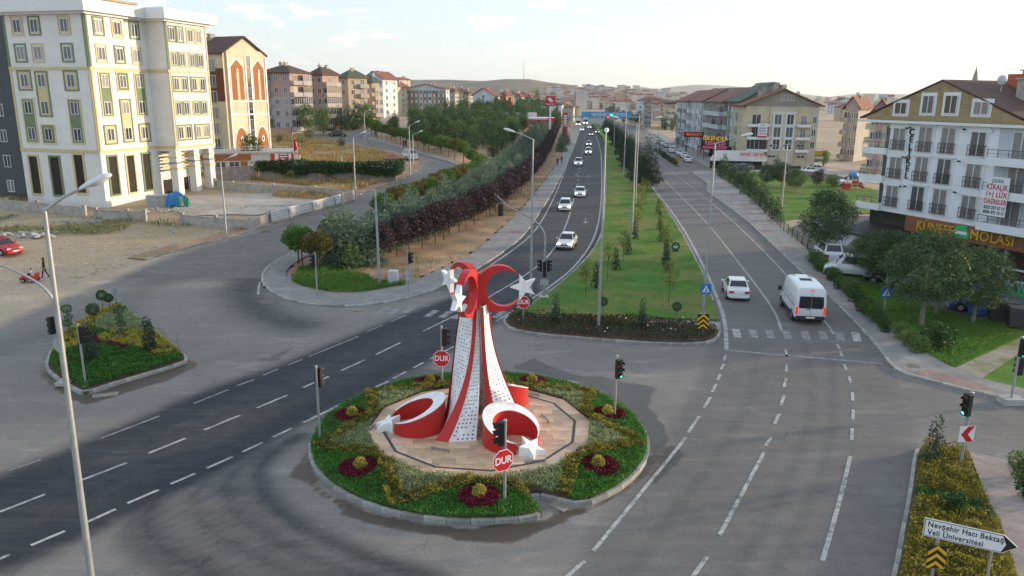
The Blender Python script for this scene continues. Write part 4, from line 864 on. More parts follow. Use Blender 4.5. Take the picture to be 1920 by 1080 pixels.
def ped_face(t, s=.36, z=0, y=-.0):
    MB().prism([(-s, z - s), (s, z - s), (s, z + s), (-s, z + s)], y - .012, y, axis='y').build('plate', M_SGB, t); e = .0045
    MB().prism([(-s * .72, z - s * .62), (s * .72, z - s * .62), (0, z + s * .72)], y - .018, y - .0125, axis='y').build('white_triangle', M_SGW, t)
    m = MB(); m.prism([(-.02, z + .02), (.03, z + .03), (.06, z - .06), (.1, z - .18), (.05, z - .18), (.02, z - .1), (-.06, z - .18), (-.11, z - .18), (-.03, z - .06)], y - .023, y - .0185, axis='y'); m.prism([(.03 * math.cos(a) + .01, z + .07 + .03 * math.sin(a)) for a in np.linspace(0, 6, 8)], y - .023, y - .0185, axis='y')
    for k in range(5): m.prism([(-.17 + k * .075, z - .21), (-.135 + k * .075, z - .21), (-.13 + k * .07, z - .19), (-.16 + k * .07, z - .19)], y - .023, y - .0185, axis='y')
    m.build('walking_figure', M_SGBK, t)
b = G(1318, 592); t = thing('crossing_sign', 'blue pedestrian crossing sign on the lamp post by the lawn', 'road sign', (b[0] + .05, b[1] - .13, ztop(b, 541)), 0); ped_face(t)
t, b, H_ = post_at((1655, 602), 538, 'crossing_sign', 'blue pedestrian crossing sign on its own post on the pavement', 'road sign', .11, .04); ped_face(t, .37, H_ - .38, -.05)
def chevron_board(t, w, h, z, y=-.05, n=3):
    MB().prism([(-w / 2, z - h / 2), (w / 2, z - h / 2), (w / 2, z + h / 2), (-w / 2, z + h / 2)], y - .012, y, axis='y').build('plate', M_SGBK, t)
    for k in range(n):
        zc = z - h / 2 + h * (k + .1) / n; q = clip([(0, zc + h * .30), (w / 2, zc + h * .30 - w * .42), (w / 2, zc + h * .14 - w * .42), (0, zc + h * .14), (-w / 2, zc + h * .14 - w * .42), (-w / 2, zc + h * .30 - w * .42)][:4][::-1], [(-w / 2, z - h / 2), (w / 2, z - h / 2), (w / 2, z + h / 2), (-w / 2, z + h / 2)])
        for sgn in (1, -1):
            if len(q) > 2: MB().prism([(p[0] * sgn, p[1]) for p in q], y - .018, y - .0125, axis='y').build('chevron', M_SGY, t)
t, b, H_ = post_at((1316, 632), 590, 'chevron_sign', 'black and yellow chevron sign at the end of the flower bed', 'road sign', .14, .04); chevron_board(t, .72, .95, H_ - .42)
c = (12.45, 19.0); t = thing('chevron_sign', 'yellow and black chevron sign below the direction board in the hedge', 'road sign', (12.1, 19.35, .13), R(-6)); MB().tube([(0, 0, -.1), (0, 0, 2.25)], .035, 8).build('post', M_GALV, t); chevron_board(t, .50, .72, 2.0, -.05)
t = thing('direction_sign', 'white arrow shaped direction board with black lettering on two posts', 'road sign', (12.82, 19.15, .13), R(-27)); t.scale = (.94, 1, 1)
BZ = 2.78; arrow = lambda e: [(-1.2 + e, BZ - .28 + e), (.86 - e * .4, BZ - .28 + e), (1.22 - e * 1.3, BZ), (.86 - e * .4, BZ + .28 - e), (-1.2 + e, BZ + .28 - e)]
MB().prism(arrow(0), -.07, -.05, axis='y').build('board', M_SGW, t); MB().prism(arrow(.022), -.076, -.0705, axis='y').build('black_border', M_SGBK, t); MB().prism(arrow(.04), -.082, -.0765, axis='y').build('white_face', M_SGW, t)
MB().prism([(.82, BZ - .255), (1.2, BZ), (.82, BZ + .255), (.93, BZ)], -.088, -.0825, axis='y').build('arrow_tip', M_SGBK, t)
obj('lettering', text_mesh('Nevşehir Hacı Bektaş', .235, .002, .004, .86, M_SGBK, 1.08, 'LEFT'), t, (-1.1, -.085, BZ + .11)); obj('lettering', text_mesh('Veli Üniversitesi', .235, .002, .004, .86, M_SGBK, 1.08, 'LEFT'), t, (-1.08, -.085, BZ - .13))
for x in (-.78, .62): MB().tube([(x, 0, -.1), (x, 0, BZ + .2)], .04, 8).build('post', M_GALV, t, True)
t, b, H_ = post_at((218, 580), 541, 'sign_post', 'round road sign and plate seen from the back on the planted island', 'road sign', .15, .04); o = MB().lathe([(.33, 0), (.33, .012)], 20).build('round_plate', M_SGBACK, t); o.rotation_euler = (R(90), 0, R(6)); o.location = (0, .06, H_ - .25); MB().box(-.36, .36, .05, .062, .1, H_ - .65).build('lower_plate', M_SGBACK, t)
t, b, H_ = post_at((337, 668), 620, 'marker_post', 'short grey post leaning at the corner of the planted island', 'post', .15, .05)
t, b, H_ = post_at((328, 471), 432, 'sign_post', 'small road sign on a thin post in the dirt verge', 'road sign', .03, .03); MB().prism([(-.3, H_ - .35), (.3, H_ - .35), (0, H_ + .1)], .03, .045, axis='y').build('triangle_plate', M_SGBACK, t); MB().prism([(-.32, H_ - .37), (.32, H_ - .37), (.0, H_ + .12)], .046, .055, axis='y').build('red_face', M_SGR, t)
def disc_sign(bpx, ytop, label, face, r=.3, group=None):
    t, b, H_ = post_at(bpx, ytop, 'round_sign', label, 'road sign', .1, .03); MB().prism([(r * math.cos(a), H_ - r + r * math.sin(a)) for a in np.linspace(0, 2 * math.pi, 21)[:-1]], -.05, -.038, axis='y').build('plate', M_SGR, t)
    MB().prism([(r * .78 * math.cos(a), H_ - r + r * .78 * math.sin(a)) for a in np.linspace(0, 2 * math.pi, 21)[:-1]], -.056, -.0505, axis='y').build('blue_face', face, t); m = MB(); m.prism([(-r * .6, H_ - r * 1.45), (-r * .45, H_ - r * 1.58), (r * .6, H_ - r * .55), (r * .45, H_ - r * .42)], -.062, -.0565, axis='y'); m.build('red_bar', M_SGR, t)
disc_sign((872, 322), 306, 'round blue and red no parking sign at the bend', M_SGB, .45); disc_sign((1237, 292), 276, 'round red no parking sign on the service road island', M_SGB, .4)
t, b, H_ = post_at((1271, 314), 294, 'chevron_sign', 'small yellow chevron sign at the service road island', 'road sign', .1, .04); chevron_board(t, .9, .9, H_ - .45)
b = G(1266, 474); t = thing('park_sign', 'round green park notice on a low stand in the lawn', 'sign', (*b, .13)); M_SGG = pm('sign_green', (.005, .10, .07), .5)
z = ztop(b, 462); MB().prism([(.42 * math.cos(a), z - .13 + .42 * math.sin(a)) for a in np.linspace(0, 2 * math.pi, 25)[:-1]], -.03, -.01, axis='y').build('green_disc', M_SGG, t); m = MB()
for k in range(2): m.box(-.25 + .03 * k, .25 - .03 * k, -.036, -.031, z - .15 - .14 * k, z - .07 - .14 * k)
m.box(-.1, .1, -.036, -.031, z + .05, z + .1); m.build('pale_print', M_SGW, t); MB().tube([(0, 0, -.08), (0, 0, z - .5)], .03, 6).build('stand', M_GALV, t); MB().prism([(-.4, 0), (.4, 0), (.25, .14), (-.25, .14)], -.12, .1, axis='y').build('base', M_SGG, t)
# ------------------------------------------------------------------ vehicles
M_CARW = pm('car_white', (.72, .73, .75), .28, .03, 1, spec=.5, coat=.6); M_GLASS = pm('car_glass', (.015, .018, .022), .06, .05, spec=.7); M_TYRE = pm('tyre', (.018, .018, .018), .85, .2); M_RIM = pm('wheel_rim', (.45, .46, .48), .35, .1, metal=.7)
M_TRIM = pm('dark_trim', (.03, .031, .034), .6, .1); M_HEAD = pm('headlight_glass', (.6, .62, .65), .1, .02); M_HEADON = pm('headlight_lit', (.8, .75, .65), .2, .02, emit=(1, .90, .74, 6)); M_TAIL = pm('tail_light', (.42, .012, .015), .25, .05); M_TAILON = pm('tail_light_lit', (.6, .02, .02), .25, .02, emit=(1, .05, .05, .22)); M_PLATE = pm('number_plate', (.68, .68, .68), .5, .05)
M_CARS = {'white': M_CARW, 'grey': pm('car_grey', (.16, .17, .18), .3, .04, coat=.6), 'silver': pm('car_silver', (.42, .43, .44), .3, .04, metal=.3, coat=.5), 'black': pm('car_black', (.018, .018, .02), .25, .05, coat=.7), 'blue': pm('car_blue', (.02, .10, .34), .3, .05, coat=.6), 'red': pm('car_red', (.42, .012, .018), .3, .05, coat=.6), 'paleblue': pm('car_pale_blue', (.36, .44, .50), .3, .04, coat=.5), 'yellow': pm('car_yellow', (.70, .52, .01), .35, .04, coat=.4)}
WH = {}
def wheel_meshes(r):
    if r not in WH:
        t = MB(); t.tube([(0, -.10, 0), (0, -.085, 0), (0, .085, 0), (0, .10, 0)], [r * .9, r, r, r * .9], 18)
        m = MB(); m.tube([(0, -.108, 0), (0, .108, 0)], r * .60, 14)
        for k in range(5): a = k * 2 * math.pi / 5; m.box(-.02, .02, -.115, .115, 0, .01)
        WH[r] = (t.mesh('tyre', M_TYRE, True), m.mesh('rim', M_RIM, True))
    return WH[r]
def car(label, loc, heading, col='white', L_=4.3, W_=1.72, H_=1.42, hood=.86, belt=.92, cab=(.95, .42, -.95, -1.62), trunk=.93, lit=False, tail=False, clear=.17, wr=.30, parts=True, group=None, cat='car', name='car', trim=True, glass_rear=.82, lower=None):
    """x is forward; cab = x of windscreen foot, roof front, roof rear, rear window foot (fractions of 2.15 m)"""
    t = thing(name, label, cat, loc, heading, group); paint = M_CARS[col]; k = L_ / 4.3; w = W_ / 2; xa, xb, xc, xd = (c * k for c in cab); xf, xr = L_ / 2, -L_ / 2
    st = [(xr, .34, trunk * .80, .80), (xr + .06, .22, trunk * .93, .92), (xr + .35 * k, clear, trunk * .99, .985), (xd, clear, trunk, 1), (xd + .25 * k, clear, max(trunk, belt), 1), (xa - .2 * k, clear, belt, 1), (xa, clear, belt - .01, 1), (xa + .25 * k, clear, hood, .99), (xf - .45 * k, clear, hood * .94, .965), (xf - .12 * k, .2, hood * .82, .90), (xf, .30, hood * .66, .80)]
    st.sort(key=lambda s: s[0]); m = MB(); npt = 12
    for x, zb, zt, f in st:
        hw = w * f; half = [(0, zb), (hw * .80, zb), (hw * .96, zb + .10), (hw, zb + (zt - zb) * .5), (hw * .965, zb + (zt - zb) * .86), (hw * .86, zt), (0, zt + .025)]
        m.v += [(x, y, z) for y, z in half] + [(x, -y, z) for y, z in half[-2:0:-1]]
    for i in range(len(st) - 1):
        m.f += [(i * npt + j, i * npt + (j + 1) % npt, (i + 1) * npt + (j + 1) % npt, (i + 1) * npt + j) for j in range(npt)]
    m.f += [tuple(range(npt))[::-1], tuple(range((len(st) - 1) * npt, len(st) * npt))]; m.f = [f[::-1] for f in m.f]; m.m = [0] * len(m.f); m.build('body', paint, t, True)
    bw, tw_ = w * .90, w * .70; zb_ = belt - .03; zr = H_; zd = max(trunk, belt if trunk > belt * 1.15 else trunk) - .03
    base = [(xa, bw, zb_), (xd, bw, zd), (xd, -bw, zd), (xa, -bw, zb_)]; top = [(xb, tw_, zr - .04), (xc, tw_, zr - .04), (xc, -tw_, zr - .04), (xb, -tw_, zr - .04)]; e = .10
    cap = [(xb - e, tw_ * .86, zr), (xc + e, tw_ * .86, zr), (xc + e, -tw_ * .86, zr), (xb - e, -tw_ * .86, zr)]
    MB().add(base + top + cap, [(0, 4, 5, 1)[::-1], (1, 5, 6, 2)[::-1], (2, 6, 7, 3)[::-1], (3, 7, 4, 0)[::-1], (4, 8, 9, 5)[::-1], (5, 9, 10, 6)[::-1], (6, 10, 11, 7)[::-1], (7, 11, 8, 4)[::-1], (8, 9, 10, 11)[::-1]]).build('roof', paint, t)
    def pane(nm, q, u0, u1, v0, v1, mt=M_GLASS):
        A, B, C_, D_ = (Vector(p) for p in q); P_ = lambda u, v: (A * (1 - u) + B * u) * (1 - v) + (D_ * (1 - u) + C_ * u) * v
        c = [P_(u0, v0), P_(u1, v0), P_(u1, v1), P_(u0, v1)]; n = (c[1] - c[0]).cross(c[2] - c[0]).normalized(); ctr = sum(c, Vector()) / 4
        if n.dot(ctr - Vector((0, 0, .8))) < 0: n = -n
        out = [p + n * .012 for p in c]; MB().add([tuple(p) for p in out] + [tuple(p - n * .02) for p in out], [(0, 1, 2, 3), (0, 4, 5, 1), (1, 5, 6, 2), (2, 6, 7, 3), (3, 7, 4, 0)]).build(nm, mt, t)
    pane('windscreen', (base[3], base[0], top[0], top[3]), .05, .95, .06, .95); pane('rear_window', (base[1], base[2], top[2], top[1]), .07, .93, 1 - glass_rear, .93)
    for s, q in ((1, (base[0], base[1], top[1], top[0])), (-1, (base[3], base[2], top[2], top[3]))):
        pane('side_window', q, .10, .49, .12, .92); pane('side_window', q, .53, .92, .12, .92)
    ty, rm = wheel_meshes(wr)
    for x in (xf - .78 * k, xr + .80 * k):
        for s in (-1, 1):
            o = obj('wheel', ty, t, (x, s * (w - .085), wr)); obj('rim', rm, o)
            MB().tube([(x, s * (w * .80), wr + .02), (x, s * (w * 1.002), wr + .02)], wr * 1.16, 16).build('wheel_arch', M_TRIM, t)
    for s in (-1, 1):
        MB().bbox(xf - .16, xf - .035, s * w * .62 - .17, s * w * .62 + .17, hood * .62, hood * .80, .02).build('headlight', M_HEADON if lit else M_HEAD, t)
        MB().bbox(xr - .005, xr + .1, s * w * .66 - .17, s * w * .66 + .17, trunk * .66, trunk * .84, .02).build('tail_light', M_TAILON if tail else M_TAIL, t)
        if parts: MB().bbox(xa - .32, xa - .16, s * (w + .11) - .08, s * (w + .11) + .08, belt + .0, belt + .13, .03).build('mirror', paint, t)
    MB().box(xr - .02, xr + .02, -.26, .26, .50, .61).build('number_plate', M_PLATE, t); MB().box(xf - .03, xf + .012, -.26, .26, .36, .47).build('number_plate', M_PLATE, t)
    if trim:
        MB().bbox(xr - .045, xr + .12, -w * .86, w * .86, .30, .46, .03).build('rear_bumper', M_TRIM if trim == 'dark' else paint, t); MB().bbox(xf - .14, xf + .035, -w * .84, w * .84, .24, .36, .03).build('front_bumper', M_TRIM if trim == 'dark' else paint, t)
        MB().box(xf - .06, xf + .004, -w * .45, w * .45, .47, .60).build('grille', M_TRIM, t)
    if lower: MB().box(xr + .1, xf - .3, -w * 1.008, w * 1.008, .28, .62).build('side_panel', M_CARS[lower], t)
    return t
def tangent(line, p):
    d = [np.hypot(q[0] - p[0], q[1] - p[1]) for q in line]; i = max(1, min(len(line) - 2, int(np.argmin(d)))); v = np.array(line[i + 1]) - np.array(line[i - 1]); return math.atan2(v[1], v[0])
def car_px(px, label, back=True, head=None, line=None, L_=4.3, z=.01, **kw):
    """px = middle of the near lower edge of the car; it extends away from there"""
    p = G(*px); a = head if head is not None else tangent(line, p) + (math.pi if not back else 0)
    s = 1 if back else -1; c = (p[0] + s * math.cos(a) * L_ / 2, p[1] + s * math.sin(a) * L_ / 2); return car(label, (c[0], c[1], z + tz(*c)), a, L_=L_, **kw)
ON = dict(back=False, line=ROADL_MID, lit=True, group='cars coming along the main road'); HATCH = dict(cab=(.95, .35, -1.45, -1.98), trunk=.98, L_=4.05, H_=1.46); SUV = dict(cab=(1.0, .5, -1.75, -2.05), trunk=1.1, belt=1.08, hood=1.02, H_=1.72, L_=4.5, W_=1.82, wr=.35, clear=.24)
car_px((1057, 470), 'boxy white saloon with amber headlights nearest on the main road', **{**ON, 'cab': (.85, .25, -.95, -1.45), 'trim': 'dark', 'W_': 1.66, 'L_': 4.1})
car_px((1058, 397), 'white hatchback with headlights on, second from the junction', **ON, **HATCH)
car_px((1087, 371), 'white saloon with headlights on, third from the junction', **ON)
car_px((1084, 312), 'white pickup with bright headlights beside the pavement', **ON, **{**SUV, 'L_': 5.1, 'cab': (1.0, .5, -.55, -.75), 'trunk': 1.12})
car_px((1103, 290), 'white off road car with headlights on near the far pedestrians', **ON, **SUV)
car_px((1104, 274), 'silver car with headlights on far down the main road', **ON, **HATCH, col='silver')
car_px((1108, 255), 'dark grey car close to the overpass', **ON, col='grey', parts=False); car_px((1105, 241), 'white car just before the overpass', **ON, parts=False); car_px((1091, 246), 'white van like car in the kerb lane near the overpass', **ON, **SUV, parts=False)
car_px((1120, 250), 'pale car behind the safety barrier near the overpass', **ON, col='paleblue', parts=False)
car_px((1385, 566), 'white saloon driving away beside the central lawn', line=ROADR_MID, W_=1.70, L_=4.15, cab=(.9, .3, -1.0, -1.5), trim='paint')
# minibus
def minibus(label, loc, heading):
    t = thing('minibus', label, 'minibus', loc, heading); w, L_, Hh = 1.0, 5.7, 2.55; xf, xr = L_ / 2, -L_ / 2
    st = [(xr, .45, 2.30, .95), (xr + .05, .38, 2.50, .985), (xr + .5, .36, 2.56, 1), (0, .36, 2.58, 1), (1.1, .36, 2.55, 1), (1.45, .36, 2.42, .995), (2.05, .34, 1.62, .98), (2.25, .34, 1.32, .97), (2.65, .36, 1.12, .92), (xf, .42, .80, .84)]; m = MB(); npt = 14
    for x, zb, zt, f in st:
        hw = w * f; half = [(0, zb), (hw * .88, zb), (hw * .99, zb + .12), (hw, zb + (zt - zb) * .42), (hw * .975, zb + (zt - zb) * .62), (hw * .86, zb + (zt - zb) * .95), (hw * .74, zt), (0, zt + .02)]
        m.v += [(x, y, z) for y, z in half] + [(x, -y, z) for y, z in half[-2:0:-1]]
    for i in range(len(st) - 1): m.f += [(i * npt + j, (i + 1) * npt + j, (i + 1) * npt + (j + 1) % npt, i * npt + (j + 1) % npt) for j in range(npt)]
    m.f += [tuple(range(npt)), tuple(range((len(st) - 1) * npt, len(st) * npt))[::-1]]; m.m = [0] * len(m.f); m.build('body', M_CARW, t, True)
    rw = [(xr - .012, -.80, 1.12), (xr - .012, .80, 1.12), (xr + .01, .76, 2.02), (xr + .01, -.76, 2.02)]
    q = []
    for (a, b) in ((0, 1), (1, 2), (2, 3), (3, 0)): A, B = Vector(rw[a]), Vector(rw[b]); q += [tuple(A + (B - A) * .08), tuple(A + (B - A) * .92)]
    MB().add([(p[0] - .008, p[1], p[2]) for p in q] + [(p[0] + .06, p[1], p[2]) for p in q], [tuple(range(8))[::-1]] + [(i, (i + 1) % 8, (i + 1) % 8 + 8, i + 8) for i in range(8)]).build('rear_window', M_GLASS, t)
    MB().box(xr - .021, xr - .004, -.012, .012, .62, 2.3).build('door_seam', pm('seam', (.3, .31, .32), .5), t); MB().box(xr - .03, xr + .12, -.93, .93, .36, .60).build('rear_bumper', M_TRIM, t); MB().box(xr - .05, xr - .031, -.28, .28, .45, .56).build('number_plate', M_PLATE, t); MB().box(xr - .02, xr + .05, -.16, .16, 2.33, 2.38).build('brake_light', M_TAILON, t); MB().box(xr - .02, xr, .08, .26, 1.02, 1.08).build('badge', M_TRIM, t)
    for s in (-1, 1):
        MB().bbox(xr - .02, xr + .12, s * .885 - .075, s * .885 + .075, .72, 1.22, .03).build('tail_light', M_TAILON, t)
        for x0, x1 in ((-2.55, -1.2), (-1.12, .15)): MB().add([(x0, s * (1.0 + .004), 1.22), (x1, s * 1.004, 1.22), (x1, s * .92, 1.98), (x0, s * .92, 1.98), (x0, s * .9, 1.22), (x1, s * .9, 1.22), (x1, s * .85, 1.98), (x0, s * .85, 1.98)], [(0, 1, 2, 3), (3, 2, 1, 0), (0, 4, 5, 1), (2, 6, 7, 3)]).build('side_window', M_GLASS, t)
        MB().add([(.45, s * 1.004, 1.18), (1.75, s * .995, 1.18), (1.25, s * .925, 1.95), (.45, s * .925, 1.95)], [(0, 1, 2, 3), (3, 2, 1, 0)]).build('side_window', M_GLASS, t)
        MB().box(-2.3, 2.0, s * .98 - .03, s * .98 + .03, .48, .62).build('side_trim', M_TRIM, t); MB().bbox(1.62, 1.80, s * 1.16 - .13, s * 1.16 + .13, 1.25, 1.55, .03).build('mirror', M_TRIM, t)
        for x in (-1.75, 1.85):
            o = obj('wheel', wheel_meshes(.35)[0], t, (x, s * .90, .35)); obj('rim', wheel_meshes(.35)[1], o); MB().tube([(x, s * .8, .38), (x, s * 1.006, .38)], .42, 16).build('wheel_arch', M_TRIM, t)
        MB().bbox(2.6, 2.85, s * .68 - .14, s * .68 + .14, .85, 1.08, .03).build('headlight', M_HEAD, t)
    MB().add([(1.5, -.80, 2.33), (1.5, .80, 2.33), (2.2, .86, 1.36), (2.2, -.86, 1.36)], [(0, 1, 2, 3), (3, 2, 1, 0)]).build('windscreen', M_GLASS, t)
    MB().bbox(-.9, -.35, -.38, .38, 2.575, 2.63, .02).build('roof_hatch', M_TRIM, t); MB().bbox(.2, 1.0, -.4, .4, 2.57, 2.6, .02).build('roof_panel', M_CARW, t)
p = G(1513, 609); a = tangent(ROADR_MID, p); minibus('tall white minibus with dark windows driving away', (p[0] + math.cos(a) * 2.85, p[1] + math.sin(a) * 2.85, .01), a + R(3))
def lorry(px, label):
    p = G(*px); a = tangent(ROADL_MID, p) + math.pi; t = thing('lorry', label, 'lorry', (*p, .01), a, 'lorries by the overpass'); MB().bbox(0, 1.9, -1.2, 1.2, .5, 2.9, .1).build('cab', M_CARW, t); MB().box(1.88, 1.92, -1.05, 1.05, 1.6, 2.6).build('windscreen', M_GLASS, t); MB().box(-7, -.2, -1.25, 1.25, .9, 3.8).build('cargo_box', M_CARW, t); MB().box(-7, 1.8, -1.0, 1.0, .45, .9).build('chassis', M_TRIM, t)
    for s in (-1, 1): MB().box(1.86, 1.95, s * .8 - .18, s * .8 + .18, .7, .95).build('headlight', M_HEADON, t)
    for x in (-5.5, 1.0):
        for s in (-1, 1): obj('wheel', wheel_meshes(.5)[0], t, (x, s * 1.05, .5))
lorry((1084, 236), 'white lorry in the kerb lane beneath the overpass'); lorry((1098, 233), 'white lorry in the inner lane beneath the overpass')
PK = dict(group='cars parked along the service road', parts=True); hd = tangent(np.array(P((1300, 318), (1280, 300), (1262, 285), (1240, 268))), G(1280, 300))
for px, lab, kw in (((1291, 305), 'white saloon at the near end of the parked row', {}), ((1284, 297), 'white car second in the row parked by the shops', HATCH), ((1275, 292), 'white car third in the row parked by the shops', {}), ((1261, 287), 'white off road car parked apart by the shops', SUV), ((1251, 277), 'silver car parked farther along the shops', dict(col='silver')), ((1244, 273), 'white car behind the silver one by the shops', HATCH), ((1236, 270), 'dark car at the far end of the parked row', dict(col='grey')), ((1216, 259), 'white car standing alone far up the service road', SUV)): car_px(px, lab, head=hd, **PK, **kw)
car_px((1352, 314), 'white saloon behind the park fence near the bakery canopy', head=R(12), group='cars in the yard lot'); car_px((1400, 321), 'black car parked under the bakery canopy', head=R(185), col='black', **HATCH); car_px((1413, 319), 'dark car with pale roof parked beside the bakery', head=R(170), col='grey')
car_px((1535, 326), 'white saloon behind the low yard wall', head=R(175)); car_px((1545, 322), 'silver saloon behind the low yard wall', head=R(178), col='silver'); car_px((1522, 308), 'white car in the lane between the apartment blocks', head=R(160), **HATCH); car_px((1537, 303), 'blue car in the lane between the apartment blocks', head=R(160), col='blue'); car_px((1618, 349), 'white off road car at the edge of the playground lawn', head=R(178), **SUV)
car_px((1562, 497), 'white and yellow van parked at the restaurant corner', head=R(82), **{**SUV, 'H_': 1.85}, lower='yellow'); car_px((1650, 522), 'white van parked beneath the pines', head=R(157), **{**SUV, 'cab': (1.25, .75, -1.9, -2.05), 'H_': 1.85}); car_px((1772, 545), 'silver saloon parked under the big pine', head=R(155), col='silver'); car_px((1720, 536), 'dark car mostly hidden behind the pine trunk', head=R(156), col='black', **HATCH); car_px((1895, 588), 'blue car parked behind the dark bins', head=R(160), col='blue', **HATCH)
car_px((-24, 470), 'red car parked on the dirt lot at the picture edge', head=R(-25), L_=4.2, col='red'); car_px((760, 297), 'pale blue van at the gatehouse bend', head=R(115), back=False, **{**SUV, 'cab': (1.25, .7, -1.9, -2.05), 'H_': 1.85}, col='paleblue'); car_px((617, 256), 'dark car parked by the pink apartment wall', head=R(2), col='black')
# ------------------------------------------------------------------ buildings
def wallmat(name, c, bump=.15): return pm('wall_' + name, c, .85, .16, .35, bump, 14, rnd=.0, detail=8)
M_FRAME = pm('window_frame', (.68, .68, .68), .5, .05); M_GL = [pm('window_glass_dark', (.035, .04, .05), .1, .2, 1.5, spec=.6), pm('window_glass_curtain', (.22, .22, .22), .25, .35, 4, spec=.6, stretch=(6, 6, .3)), pm('window_glass_grey', (.09, .10, .12), .12, .3, 2, spec=.6)]
M_ROOFB = pm('roof_dark_brown', (.10, .055, .045), .8, .25, 1.5, .5, 18); M_ROOFR = pm('roof_red_tile', (.20, .085, .062), .8, .25, 1.5, .5, 18); M_ROOFG = pm('roof_green', (.07, .092, .066), .75, .2, 1.5, .4, 18); M_CHIM = pm('chimney_render', (.40, .37, .34), .9, .2, 2); M_RAIL = pm('railing_metal', (.10, .085, .08), .5, .1, metal=.3); M_DISH = pm('satellite_dish', (.55, .55, .55), .5, .1)
WIN = {}
def win_mesh(w, h, g, mull=1, transom=False, fm=None):
    k = (round(w, 2), round(h, 2), g, mull, transom, fm and fm.name)
    if k not in WIN:
        m = MB(); f = .07
        m.box(-w / 2, w / 2, -.012, .0, 0, h, 1)
        for a, b, c, d in ((-w / 2, w / 2, 0, f), (-w / 2, w / 2, h - f, h), (-w / 2, -w / 2 + f, f, h - f), (w / 2 - f, w / 2, f, h - f)): m.box(a, b, -.06, -.0125, c, d)
        for q in range(mull): x = -w / 2 + w * (q + 1) / (mull + 1); m.box(x - .04, x + .04, -.055, -.0125, f, h - f)
        if transom: m.box(-w / 2 + f, w / 2 - f, -.05, -.0125, h * .68, h * .68 + .05)
        WIN[k] = m.mesh('window', [fm or M_FRAME, M_GL[g]])
    return WIN[k]
